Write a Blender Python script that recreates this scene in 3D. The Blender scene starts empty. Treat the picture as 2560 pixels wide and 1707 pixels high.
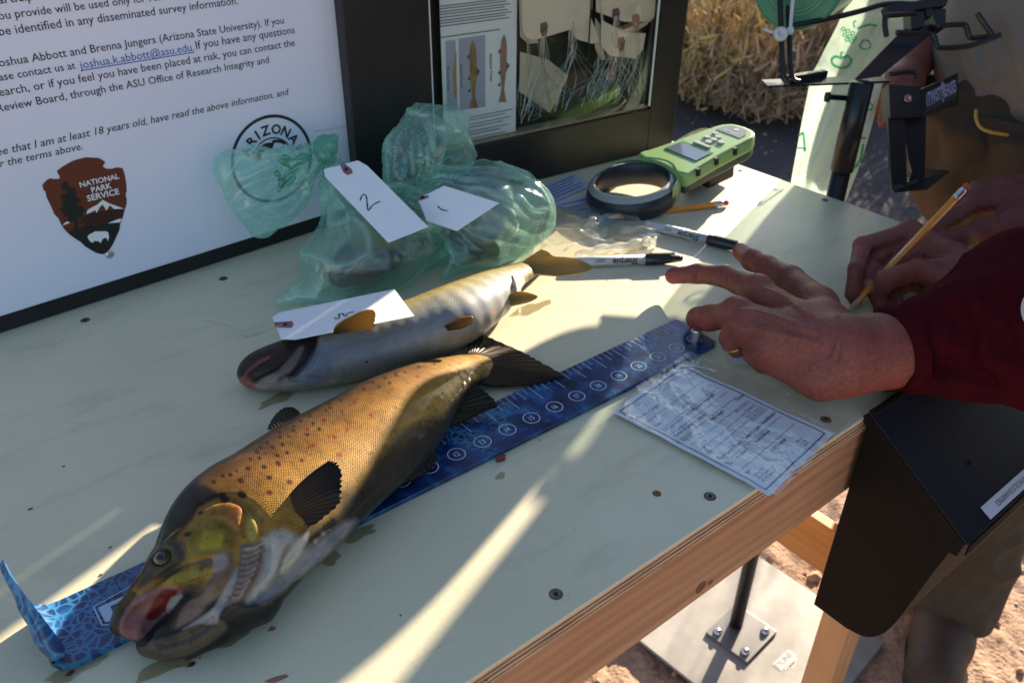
import bpy, bmesh, math, random
import numpy as np
from mathutils import Vector, Matrix

random.seed(11)
rng = np.random.default_rng(11)
SC = bpy.context.scene
COL = SC.collection

# ------------------------------------------------------------------ camera
# World: table top is z = 0, X runs along the table's front edge, Y away from the viewer, metres.
FPX, CXP, CYP, CAMH = 2066.0, 1280.0, 853.5, 0.42698
PITCH, ROLL, YAW = math.radians(32.3398), math.radians(0.62917), math.radians(38.5527)

def _axes():
    c, s = math.cos(PITCH), math.sin(PITCH)
    fw = np.array([0, c, -s]); up = np.array([0, s, c]); r = np.array([1., 0, 0])
    cr, sr = math.cos(ROLL), math.sin(ROLL)
    r, up = cr * r + sr * up, -sr * r + cr * up
    ca, sa = math.cos(YAW), math.sin(YAW)
    rot = lambda p: np.array([p[0] * ca + p[1] * sa, -p[0] * sa + p[1] * ca, p[2]])
    return rot(r), rot(up), rot(fw)
RX, UP, FW = _axes()
CAM = np.array([0, 0, CAMH])

cd = bpy.data.cameras.new('camera')
cam = bpy.data.objects.new('camera', cd)
COL.objects.link(cam)
cam.matrix_world = Matrix(((RX[0], UP[0], -FW[0], 0), (RX[1], UP[1], -FW[1], 0), (RX[2], UP[2], -FW[2], CAMH), (0, 0, 0, 1)))
cd.sensor_fit = 'HORIZONTAL'
cd.sensor_width = 22.3
cd.lens = FPX / 2560 * 22.3
cd.clip_start, cd.clip_end = 0.02, 400
cd.dof.use_dof = True
cd.dof.focus_distance = 0.60
cd.dof.aperture_fstop = 8.0
SC.camera = cam

# ------------------------------------------------------------------ sky, sun, exposure
SUN_EL = math.radians(16.5)
SUN_AZ = math.atan2(0.366, 1.0)                 # direction towards the sun, from +X towards +Y
SUNV = np.array([math.cos(SUN_EL) * math.cos(SUN_AZ), math.cos(SUN_EL) * math.sin(SUN_AZ), math.sin(SUN_EL)])
w = bpy.data.worlds.new('World'); SC.world = w; w.use_nodes = True
nt = w.node_tree
sky = nt.nodes.new('ShaderNodeTexSky'); sky.sky_type = 'NISHITA'; sky.sun_disc = False
sky.sun_elevation = SUN_EL
sky.sun_rotation = math.pi / 2 - SUN_AZ
sky.air_density = 1.0; sky.dust_density = 0.6; sky.ozone_density = 1.4
bg = nt.nodes['Background']; bg.inputs['Strength'].default_value = 0.055
nt.links.new(sky.outputs[0], bg.inputs[0])
sd = bpy.data.lights.new('sun', 'SUN'); sd.energy = 4.0; sd.angle = math.radians(0.53); sd.color = (1.0, 0.86, 0.66)
so = bpy.data.objects.new('sun', sd); COL.objects.link(so)
so.rotation_euler = Vector(SUNV).to_track_quat('Z', 'Y').to_euler()
SC.view_settings.view_transform = 'Standard'; SC.view_settings.look = 'None'
SC.view_settings.exposure = 2.2; SC.view_settings.gamma = 1.0
SC.render.engine = 'CYCLES'
SC.cycles.use_denoising = True
SC.cycles.max_bounces = 7; SC.cycles.diffuse_bounces = 3; SC.cycles.glossy_bounces = 3; SC.cycles.transparent_max_bounces = 16
SC.cycles.caustics_reflective = False; SC.cycles.caustics_refractive = False
SC.cycles.sample_clamp_indirect = 6.0

# ------------------------------------------------------------------ geometry of sight lines, used to place things at real positions
def V(*a): return np.array(a, float)
def ray(px, py):
    d = (px - CXP) / FPX * RX - (py - CYP) / FPX * UP + FW
    return d
def P(px, py, z=0.0):
    d = ray(px, py); return CAM + d * ((z - CAMH) / d[2])
def PD(px, py, depth): return CAM + ray(px, py) * depth
def PX(px, py, x):
    d = ray(px, py); return CAM + d * (x / d[0])
def PY(px, py, y):
    d = ray(px, py); return CAM + d * (y / d[1])
def PV(px, py, a, b, off=0.0):
    """on the vertical plane through the ground points a, b; off moves towards the viewer"""
    e = V(b[0] - a[0], b[1] - a[1], 0); e /= np.linalg.norm(e)
    n = V(e[1], -e[0], 0)
    d = ray(px, py)
    return CAM + d * ((n @ V(a[0], a[1], 0) + off - n @ CAM) / (n @ d))
def proj(p):
    p = np.asarray(p, float) - CAM
    dz = p @ FW
    return np.stack([CXP + FPX * (p @ RX) / dz, CYP - FPX * (p @ UP) / dz], -1)
def srgb(h):
    h = h.lstrip('#'); c = [int(h[i:i + 2], 16) / 255 for i in (0, 2, 4)]
    return np.array([x / 12.92 if x <= .04045 else ((x + .055) / 1.055) ** 2.4 for x in c])
def lerp(a, b, t): return a + (b - a) * t

# ------------------------------------------------------------------ materials
def mat(name, col=(.5, .5, .5), rough=.5, metal=0, spec=.5, var=0, vscale=8, bump=0, bscale=40, col2=None, coat=0, detail=4,
        attr=None, sheen=0, alpha=1, trans=0, sub=0, stretch=None, subcol=None, bdist=.002, ior=None):
    if isinstance(col, str): col = srgb(col)
    if isinstance(col2, str): col2 = srgb(col2)
    m = bpy.data.materials.new(name); m.use_nodes = True
    N, Lk = m.node_tree.nodes, m.node_tree.links
    b = N['Principled BSDF']
    b.inputs['Base Color'].default_value = (*col[:3], 1)
    b.inputs['Roughness'].default_value = rough; b.inputs['Metallic'].default_value = metal
    b.inputs['Specular IOR Level'].default_value = spec
    b.inputs['Coat Weight'].default_value = coat; b.inputs['Coat Roughness'].default_value = .06
    b.inputs['Sheen Weight'].default_value = sheen
    b.inputs['Alpha'].default_value = alpha; b.inputs['Transmission Weight'].default_value = trans
    if ior: b.inputs['IOR'].default_value = ior
    if sub:
        b.inputs['Subsurface Weight'].default_value = sub; b.inputs['Subsurface Radius'].default_value = (1, .35, .2)
        b.inputs['Subsurface Scale'].default_value = .004
    tc = N.new('ShaderNodeNewGeometry').outputs['Position']
    if stretch:
        mp = N.new('ShaderNodeMapping'); mp.inputs['Scale'].default_value = stretch; Lk.new(tc, mp.inputs[0]); tc = mp.outputs[0]
    src = None
    if attr:
        a = N.new('ShaderNodeAttribute'); a.attribute_name = attr; src = a.outputs['Color']
    if var or col2 is not None:
        nz = N.new('ShaderNodeTexNoise'); nz.inputs['Scale'].default_value = vscale; nz.inputs['Detail'].default_value = detail
        Lk.new(tc, nz.inputs['Vector'])
        if col2 is not None:
            rp = N.new('ShaderNodeValToRGB'); rp.color_ramp.elements[0].position = .35; rp.color_ramp.elements[1].position = .65
            rp.color_ramp.elements[0].color = (*col[:3], 1); rp.color_ramp.elements[1].color = (*col2[:3], 1)
            Lk.new(nz.outputs['Fac'], rp.inputs[0]); src2 = rp.outputs[0]
        else:
            src2 = None
        if var:
            mr = N.new('ShaderNodeMapRange'); mr.inputs['From Min'].default_value = .25; mr.inputs['From Max'].default_value = .75
            mr.inputs['To Min'].default_value = 1 - var; mr.inputs['To Max'].default_value = 1 + var
            nz2 = N.new('ShaderNodeTexNoise'); nz2.inputs['Scale'].default_value = vscale * 2.7; nz2.inputs['Detail'].default_value = 6
            Lk.new(tc, nz2.inputs['Vector']); Lk.new(nz2.outputs['Fac'], mr.inputs[0])
            hs = N.new('ShaderNodeVectorMath'); hs.operation = 'MULTIPLY'
            base = src2 or src
            if base is not None: Lk.new(base, hs.inputs[0])
            else: hs.inputs[0].default_value = tuple(col[:3])
            Lk.new(mr.outputs[0], hs.inputs[1]); src = hs.outputs[0]
        else:
            src = src2
    if src is not None: Lk.new(src, b.inputs['Base Color'])
    if bump:
        nz = N.new('ShaderNodeTexNoise'); nz.inputs['Scale'].default_value = bscale; nz.inputs['Detail'].default_value = 5
        Lk.new(tc, nz.inputs['Vector'])
        bp = N.new('ShaderNodeBump'); bp.inputs['Strength'].default_value = bump; bp.inputs['Distance'].default_value = bdist
        Lk.new(nz.outputs['Fac'], bp.inputs['Height']); Lk.new(bp.outputs[0], b.inputs['Normal'])
    return m

# ------------------------------------------------------------------ objects
def tag(o, label=None, cat=None, group=None, kind=None):
    if label: o['label'] = label
    if cat: o['category'] = cat
    if group: o['group'] = group
    if kind: o['kind'] = kind
    return o
def empty(name, loc=(0, 0, 0), label=None, cat=None, group=None):
    o = bpy.data.objects.new(name, None); COL.objects.link(o); o.empty_display_size = .05
    o.location = tuple(loc); o['_loc'] = [float(x) for x in loc]
    return tag(o, label, cat, group)
def mk(name, verts, faces, m=None, parent=None, smooth=False, attrs=None, mats=None, fmat=None):
    me = bpy.data.meshes.new(name)
    verts = np.asarray(verts, float).reshape(-1, 3)
    off = np.zeros(3)
    if parent is not None:
        q = parent
        while q is not None:
            if '_loc' in q: off += np.array(q['_loc'])
            q = q.parent
    if isinstance(faces, np.ndarray) and faces.ndim == 2:
        nf, k = faces.shape; me.vertices.add(len(verts)); me.vertices.foreach_set('co', (verts - off).astype(np.float32).ravel())
        me.loops.add(nf * k); me.loops.foreach_set('vertex_index', faces.astype(np.int32).ravel())
        me.polygons.add(nf); me.polygons.foreach_set('loop_start', np.arange(0, nf * k, k, dtype=np.int32))
        me.update(calc_edges=True)
    else:
        me.from_pydata([tuple(v) for v in (verts - off)], [], [tuple(int(i) for i in f) for f in faces])
    if m is not None: me.materials.append(m)
    if mats:
        for x in mats: me.materials.append(x)
    if fmat is not None: me.polygons.foreach_set('material_index', np.asarray(fmat, np.int32))
    if smooth: me.polygons.foreach_set('use_smooth', [True] * len(me.polygons))
    if attrs:
        for k, a in attrs.items():
            if a.shape[1] == 3: a = np.concatenate([a, np.ones((len(a), 1))], 1)
            at = me.attributes.new(k, 'FLOAT_COLOR', 'POINT'); at.data.foreach_set('color', np.ascontiguousarray(a, np.float32).ravel())
    me.update()
    o = bpy.data.objects.new(name, me); COL.objects.link(o)
    if parent is not None: o.parent = parent
    return o
class MB:
    """collects shapes into one mesh"""
    def __init__(s): s.v = []; s.f = []
    def add(s, v, f):
        b = len(s.v); s.v += [tuple(x) for x in v]; s.f += [tuple(i + b for i in q) for q in f]; return s
    def box(s, c, d, ax=None, bev=0):
        ax = np.eye(3) if ax is None else np.asarray(ax)
        d = np.asarray(d) / 2; c = np.asarray(c)
        if bev <= 0:
            v = [c + ax[0] * x * d[0] + ax[1] * y * d[1] + ax[2] * z * d[2] for x in (-1, 1) for y in (-1, 1) for z in (-1, 1)]
            return s.add(v, [(0, 1, 3, 2), (4, 6, 7, 5), (0, 4, 5, 1), (2, 3, 7, 6), (0, 2, 6, 4), (1, 5, 7, 3)])
        bm = bmesh.new(); bmesh.ops.create_cube(bm, size=1)
        for q in bm.verts: q.co = Vector((q.co.x * d[0] * 2, q.co.y * d[1] * 2, q.co.z * d[2] * 2))
        bmesh.ops.bevel(bm, geom=bm.edges[:], offset=bev, segments=2, affect='EDGES', profile=.6)
        bm.verts.index_update()
        v = [c + ax[0] * q.co.x + ax[1] * q.co.y + ax[2] * q.co.z for q in bm.verts]
        f = [[q.index for q in g.verts] for g in bm.faces]; bm.free()
        return s.add(v, f)
    def tube(s, pts, r, n=8, cap=True):
        pts = [np.asarray(p, float) for p in pts]
        rs = r if hasattr(r, '__len__') else [r] * len(pts)
        up = V(0, 0, 1.); v = []; f = []; prev = None
        for i, p in enumerate(pts):
            t = pts[min(i + 1, len(pts) - 1)] - pts[max(i - 1, 0)]; t = t / (np.linalg.norm(t) + 1e-12)
            if prev is None:
                a = np.cross(t, up if abs(t[2]) < .9 else V(1, 0, 0))
            else:
                a = prev - t * (prev @ t)
            a = a / np.linalg.norm(a); b = np.cross(t, a); prev = a
            for k in range(n):
                th = 2 * math.pi * k / n; v.append(p + rs[i] * (a * math.cos(th) + b * math.sin(th)))
        for i in range(len(pts) - 1):
            for k in range(n):
                f.append((i * n + k, i * n + (k + 1) % n, (i + 1) * n + (k + 1) % n, (i + 1) * n + k))
        if cap: f += [tuple(range(n))[::-1], tuple((len(pts) - 1) * n + k for k in range(n))]
        return s.add(v, f)
    def lathe(s, base, axis, prof, n=20):
        """prof: (radius, height along axis)"""
        axis = np.asarray(axis, float); axis /= np.linalg.norm(axis)
        a = np.cross(axis, V(1, 0, 0) if abs(axis[0]) < .8 else V(0, 1, 0)); a /= np.linalg.norm(a); b = np.cross(axis, a)
        v = [np.asarray(base) + axis * h + r * (a * math.cos(2 * math.pi * k / n) + b * math.sin(2 * math.pi * k / n)) for r, h in prof for k in range(n)]
        f = [(i * n + k, i * n + (k + 1) % n, (i + 1) * n + (k + 1) % n, (i + 1) * n + k) for i in range(len(prof) - 1) for k in range(n)]
        f += [tuple(range(n))[::-1], tuple((len(prof) - 1) * n + k for k in range(n))]
        return s.add(v, f)
    def prism(s, pts, nrm, th):
        """closed outline pushed along nrm by th"""
        nrm = np.asarray(nrm, float); nrm = nrm / np.linalg.norm(nrm); pts = [np.asarray(p, float) for p in pts]; n = len(pts)
        v = pts + [p + nrm * th for p in pts]
        f = [tuple(range(n)), tuple(range(2 * n - 1, n - 1, -1))] + [(i, i + n, (i + 1) % n + n, (i + 1) % n) for i in range(n)]
        return s.add(v, f)
    def sheet(s, grid):
        g = np.asarray(grid); a, b = g.shape[:2]
        f = [(i * b + j, i * b + j + 1, (i + 1) * b + j + 1, (i + 1) * b + j) for i in range(a - 1) for j in range(b - 1)]
        return s.add(g.reshape(-1, 3), f)
    def build(s, name, m, parent=None, smooth=False, **k): return mk(name, s.v, s.f, m, parent, smooth, **k)
def solid(o, th, off=-1):
    md = o.modifiers.new('solid', 'SOLIDIFY'); md.thickness = th; md.offset = off; return o
def bevel(o, w, seg=2):
    md = o.modifiers.new('bevel', 'BEVEL'); md.width = w; md.segments = seg; md.limit_method = 'ANGLE'; return o
def spline(pts, n):
    """Catmull-Rom through the points, n samples"""
    p = np.asarray(pts, float)
    p = np.vstack([2 * p[0] - p[1], p, 2 * p[-1] - p[-2]])
    m = len(p) - 3; out = []
    for t in np.linspace(0, m - 1e-6, n):
        i = int(t); u = t - i; a, b, c, d = p[i:i + 4]
        out.append(.5 * ((2 * b) + (c - a) * u + (2 * a - 5 * b + 4 * c - d) * u * u + (3 * b - 3 * c + d - a) * u ** 3))
    return np.array(out)

def text_v(s, shear=0.0, bold=0.0):
    cu = bpy.data.curves.new('t', 'FONT'); cu.body = s; cu.shear = shear; cu.offset = bold; cu.resolution_u = 2
    o = bpy.data.objects.new('t', cu); me = o.to_mesh()
    v = np.array([q.co[:] for q in me.vertices]).reshape(-1, 3); f = [tuple(p.vertices) for p in me.polygons]
    o.to_mesh_clear(); bpy.data.objects.remove(o); bpy.data.curves.remove(cu)
    return v, f
def text(name, s, m, parent, a, b, up=None, h=None, prefix='', nrm=(0, -1, 0), shear=0, bold=0.0, lift=.0004, fit=True, hx=None):
    """writes s with its baseline from point a to point b; prefix is written before a at the same size"""
    a, b = np.asarray(a, float), np.asarray(b, float); nrm = np.asarray(nrm, float); nrm = nrm / np.linalg.norm(nrm)
    ex = b - a; L = np.linalg.norm(ex); ex = ex / L
    up = np.cross(nrm, ex) if up is None else np.asarray(up, float)
    v, f = text_v(prefix + s, shear, bold)
    x0 = 0
    if prefix:
        v0, _ = text_v(prefix + 'n', shear, bold); v1, _ = text_v('n', shear, bold)
        x0 = v0[:, 0].max() - (v1[:, 0].max() - v1[:, 0].min()) - v1[:, 0].min() * 0
        x1 = v[:, 0].max()
    else:
        x0, x1 = v[:, 0].min(), v[:, 0].max()
    k = L / (x1 - x0); ky = k if hx is None else hx
    pts = a + nrm * lift + np.outer((v[:, 0] - x0) * k, ex) + np.outer(v[:, 1] * ky, up)
    return mk(name, pts, f, m, parent)

# ------------------------------------------------------------------ signed distance modelling: smooth bodies grown from joints
class Field:
    def __init__(s, lo, hi, h):
        s.h = h; s.lo = np.asarray(lo, float); s.n = [int(math.ceil((b - a) / h)) + 1 for a, b in zip(lo, hi)]
        s.ax = [s.lo[i] + h * np.arange(s.n[i]) for i in range(3)]
        s.v = np.full(s.n, 1.0, np.float32)
    def _sub(s, lo, hi):
        sl = []
        for i in range(3):
            a = int(max(0, math.floor((lo[i] - s.lo[i]) / s.h))); b = int(min(s.n[i], math.ceil((hi[i] - s.lo[i]) / s.h) + 1))
            if b <= a: return None
            sl.append(slice(a, b))
        return tuple(sl)
    def _grid(s, sl):
        return np.meshgrid(*[s.ax[i][sl[i]].astype(np.float32) for i in range(3)], indexing='ij')
    def _mix(s, sl, d, k, sub):
        v = s.v[sl]
        if sub:
            d = -d; hh = np.clip(.5 - .5 * (v - d) / k, 0, 1); s.v[sl] = v + (d - v) * hh + k * hh * (1 - hh)
        else:
            hh = np.clip(.5 + .5 * (v - d) / k, 0, 1); s.v[sl] = v + (d - v) * hh - k * hh * (1 - hh)
    def cone(s, a, b, ra, rb, k=.004, zs=1.0, sub=False, sq=None):
        a = np.array(a, float); b = np.array(b, float); r = max(ra, rb) + k * 1.5 + 2 * s.h
        rr = V(r, r, r * zs)
        sl = s._sub(np.minimum(a, b) - rr, np.maximum(a, b) + rr)
        if sl is None: return s
        X, Y, Z = s._grid(sl); Z = Z / zs; a = a.copy(); b = b.copy(); a[2] /= zs; b[2] /= zs
        ab = b - a; L2 = ab @ ab + 1e-12
        t = np.clip(((X - a[0]) * ab[0] + (Y - a[1]) * ab[1] + (Z - a[2]) * ab[2]) / L2, 0, 1)
        d = np.sqrt((X - a[0] - t * ab[0]) ** 2 + (Y - a[1] - t * ab[1]) ** 2 + (Z - a[2] - t * ab[2]) ** 2) - (ra + (rb - ra) * t)
        s._mix(sl, d * min(1, zs), k, sub); return s
    def chain(s, pts, rs, k=.004, zs=1.0, sub=False):
        for i in range(len(pts) - 1): s.cone(pts[i], pts[i + 1], rs[i], rs[i + 1], k, zs, sub)
        return s
    def ell(s, c, r, k=.004, ax=None, sub=False):
        c = np.asarray(c, float); r = np.asarray(r, float); m = r.max() + k * 1.5 + 2 * s.h
        sl = s._sub(c - m, c + m)
        if sl is None: return s
        X, Y, Z = s._grid(sl); D = [X - c[0], Y - c[1], Z - c[2]]
        ax = np.eye(3) if ax is None else ax
        q = [sum(D[j] * ax[i][j] for j in range(3)) for i in range(3)]
        k0 = np.sqrt(sum((q[i] / r[i]) ** 2 for i in range(3))); k1 = np.sqrt(sum((q[i] / r[i] ** 2) ** 2 for i in range(3))) + 1e-9
        s._mix(sl, k0 * (k0 - 1) / k1, k, sub); return s
    def cut(s, p, n, k=.001):
        """keeps only what lies on the side n points to"""
        X, Y, Z = np.meshgrid(*[a.astype(np.float32) for a in s.ax], indexing='ij', sparse=True); d = (p[0] - X) * n[0] + (p[1] - Y) * n[1] + (p[2] - Z) * n[2]
        hh = np.clip(.5 - .5 * (s.v - d) / k, 0, 1); s.v = s.v + (d - s.v) * hh + k * hh * (1 - hh); return s
    def floor(s, z, k=.003):
        Z = s.ax[2][None, None, :].astype(np.float32); d = np.broadcast_to(z - Z, s.v.shape)
        hh = np.clip(.5 - .5 * (s.v - d) / k, 0, 1); s.v = s.v + (d - s.v) * hh + k * hh * (1 - hh); return s
    def at(s, p):
        q = (np.asarray(p) - s.lo) / s.h
        if (q < 0).any() or (q >= np.array(s.n) - 1).any(): return 1.0
        i = q.astype(int); f = q - i; c = s.v[i[0]:i[0] + 2, i[1]:i[1] + 2, i[2]:i[2] + 2]
        c = c[0] * (1 - f[0]) + c[1] * f[0]; c = c[0] * (1 - f[1]) + c[1] * f[1]; return float(c[0] * (1 - f[2]) + c[1] * f[2])
    def surf(s, px, py, dflt=None):
        """first point of the body along the sight line"""
        d = ray(px, py); d = d / np.linalg.norm(d)
        corners = np.array([[s.lo[0] + i * s.h * s.n[0], s.lo[1] + j * s.h * s.n[1], s.lo[2] + k * s.h * s.n[2]] for i in (0, 1) for j in (0, 1) for k in (0, 1)])
        tt = (corners - CAM) @ d
        t = max(tt.min() - .02, .01)
        while t < tt.max() + .02:
            v = s.at(CAM + d * t)
            if v < 0: return CAM + d * t
            t += s.h * .5 if v < .5 else s.h * 2
        return dflt
    def groove(s, pxs, r, k=.0015, sub=True, n=None, lift=0.0):
        pts = spline(pxs, n or max(4, len(pxs) * 4)); w = [s.surf(*p) for p in pts]
        w = [p - ray(*q) * lift for p, q in zip(w, pts) if p is not None]
        for i in range(len(w) - 1):
            if np.linalg.norm(w[i + 1] - w[i]) < .02: s.cone(w[i], w[i + 1], r, r, k, 1, sub)
        return s
    def mesh(s):
        v = s.v; n = np.array(v.shape); ins = v < 0
        c = [v[i:n[0] - 1 + i, j:n[1] - 1 + j, k:n[2] - 1 + k] for i in (0, 1) for j in (0, 1) for k in (0, 1)]
        cnt = sum((x < 0).astype(np.int8) for x in c); act = (cnt > 0) & (cnt < 8)
        idx = np.argwhere(act); cid = -np.ones(act.shape, np.int64); cid[act] = np.arange(len(idx))
        cv = np.stack([x[act] for x in c], 1); off = np.array([(i, j, k) for i in (0, 1) for j in (0, 1) for k in (0, 1)], float)
        acc = np.zeros((len(idx), 3)); w = np.zeros(len(idx))
        for a in range(8):
            for b in range(a + 1, 8):
                if np.abs(off[a] - off[b]).sum() == 1:
                    m = (cv[:, a] < 0) != (cv[:, b] < 0); t = cv[m, a] / (cv[m, a] - cv[m, b])
                    acc[m] += off[a] + t[:, None] * (off[b] - off[a]); w[m] += 1
        V_ = s.lo + (idx + acc / w[:, None]) * s.h
        F = []
        for ax in range(3):
            a1, a2 = [(1, 2), (2, 0), (0, 1)][ax]
            sl0 = [slice(1, n[i] - 1) for i in range(3)]; sl0[ax] = slice(0, n[ax] - 1)
            sl1 = list(sl0); sl1[ax] = slice(1, n[ax])
            A, B = ins[tuple(sl0)], ins[tuple(sl1)]; e = np.argwhere(A != B)
            base = e.copy(); o = np.ones(3, int); o[ax] = 0; base = base + o
            flip = A[tuple(e.T)]
            q = []
            for d1, d2 in ((-1, -1), (0, -1), (0, 0), (-1, 0)):
                t = base.copy(); t[:, a1] += d1; t[:, a2] += d2; q.append(cid[tuple(t.T)])
            q = np.stack(q, 1); q[~flip] = q[~flip][:, ::-1]; F.append(q)
        F = np.concatenate(F); F = F[(F >= 0).all(1)]
        return V_, F
def normals(v, f):
    f = np.asarray(f); n = np.cross(v[f[:, 2]] - v[f[:, 0]], v[f[:, 3]] - v[f[:, 1]]); out = np.zeros_like(v)
    for i in range(4): np.add.at(out, f[:, i], n)
    return out / (np.linalg.norm(out, axis=1)[:, None] + 1e-12)
def relax(v, f, it=2, lam=.5):
    f = np.asarray(f); a = np.concatenate([f, f[:, [1, 2, 3, 0]]]); b = np.concatenate([f[:, [1, 2, 3, 0]], f])
    a, b = a.ravel(), b.ravel(); c = np.bincount(a, minlength=len(v)).astype(float)[:, None]
    for _ in range(it):
        m = np.stack([np.bincount(a, v[b, i], minlength=len(v)) for i in range(3)], 1) / c; v = v + lam * (m - v)
    return v
def refine(v, f):
    """each quad into four"""
    f = np.asarray(f); e = np.sort(np.concatenate([f[:, [0, 1]], f[:, [1, 2]], f[:, [2, 3]], f[:, [3, 0]]]), 1)
    key = e[:, 0] * len(v) + e[:, 1]; u, inv = np.unique(key, return_inverse=True); a, b = u // len(v), u % len(v)
    n, ne, nf = len(v), len(u), len(f); m = inv.reshape(4, nf).T + n; c = np.arange(nf) + n + ne
    v2 = np.concatenate([v, (v[a] + v[b]) / 2, v[f].mean(1)])
    q = np.concatenate([np.stack([f[:, i], m[:, i], c, m[:, i - 1]], 1) for i in range(4)]); return v2, q
def inpoly(p, poly):
    poly = np.asarray(poly, float); x, y = p[:, 0], p[:, 1]; r = np.zeros(len(p), bool); j = len(poly) - 1
    for i in range(len(poly)):
        xi, yi, xj, yj = *poly[i], *poly[j]
        r ^= ((yi > y) != (yj > y)) & (x < (xj - xi) * (y - yi) / (yj - yi + 1e-12) + xi); j = i
    return r
def dseg(p, poly, closed=True):
    poly = np.asarray(poly, float); d = np.full(len(p), 1e9); n = len(poly)
    for i in range(n if closed else n - 1):
        a, b = poly[i], poly[(i + 1) % n]; ab = b - a; t = np.clip(((p - a) @ ab) / (ab @ ab + 1e-9), 0, 1)
        d = np.minimum(d, np.linalg.norm(p - a - t[:, None] * ab, axis=1))
    return d
class Paint:
    """colours the skin of a body patch by patch"""
    def __init__(s, v, base): s.p = proj(v); s.c = np.tile(np.asarray(base, float), (len(v), 1)) if np.ndim(base) == 1 else base.copy()
    def blend(s, w, col): s.c += np.clip(w, 0, 1)[:, None] * (np.asarray(col) - s.c); return s
    def poly(s, pts, col, soft=4, op=1.0):
        if isinstance(col, str): col = srgb(col)
        pts = spline(list(pts) + [pts[0]], len(pts) * 5); k = s.near(pts, soft); q = s.p[k]
        if len(q) == 0: return s
        d = dseg(q, pts); d = np.where(inpoly(q, pts), d, -d); t = np.clip(.5 + d / (2 * soft), 0, 1); s.c[k] += (op * t * t * (3 - 2 * t))[:, None] * (np.asarray(col) - s.c[k]); return s
    def near(s, pts, m): return np.flatnonzero(((s.p > pts.min(0) - m) & (s.p < pts.max(0) + m)).all(1))
    def line(s, pts, col, w=3, soft=2, op=1.0):
        if isinstance(col, str): col = srgb(col)
        pts = spline(pts, len(pts) * 6); k = s.near(pts, w + soft); q = s.p[k]
        if len(q) == 0: return s
        d = dseg(q, pts, False); s.c[k] += (op * np.clip((w + soft - d) / (2 * soft), 0, 1))[:, None] * (np.asarray(col) - s.c[k]); return s
    def dot(s, c, r, col, soft=2, op=1.0, asp=1.0, ang=0.0):
        if isinstance(col, str): col = srgb(col)
        q = s.p - np.asarray(c, float); ca, sa = math.cos(ang), math.sin(ang)
        d = np.hypot(q[:, 0] * ca + q[:, 1] * sa, (-q[:, 0] * sa + q[:, 1] * ca) * asp)
        return s.blend(op * np.clip((r + soft - d) / (2 * soft), 0, 1), col)
def noise3(v, scale, seed=0, octs=3):
    """cheap smooth value noise per vertex, about -1..1"""
    r = np.random.default_rng(seed); out = np.zeros(len(v)); amp = 1; tot = 0
    for o in range(octs):
        T = r.uniform(-1, 1, (32, 32, 32)); q = v * scale * 2 ** o + r.uniform(0, 30, 3); i = np.floor(q).astype(int); f = q - i; f = f * f * (3 - 2 * f)
        acc = 0
        for a in (0, 1):
            for b in (0, 1):
                for c in (0, 1):
                    wgt = np.where(a, f[:, 0], 1 - f[:, 0]) * np.where(b, f[:, 1], 1 - f[:, 1]) * np.where(c, f[:, 2], 1 - f[:, 2])
                    acc = acc + wgt * T[(i[:, 0] + a) % 32, (i[:, 1] + b) % 32, (i[:, 2] + c) % 32]
        out += amp * acc; tot += amp; amp *= .5
    return out / tot * 1.6
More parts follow.
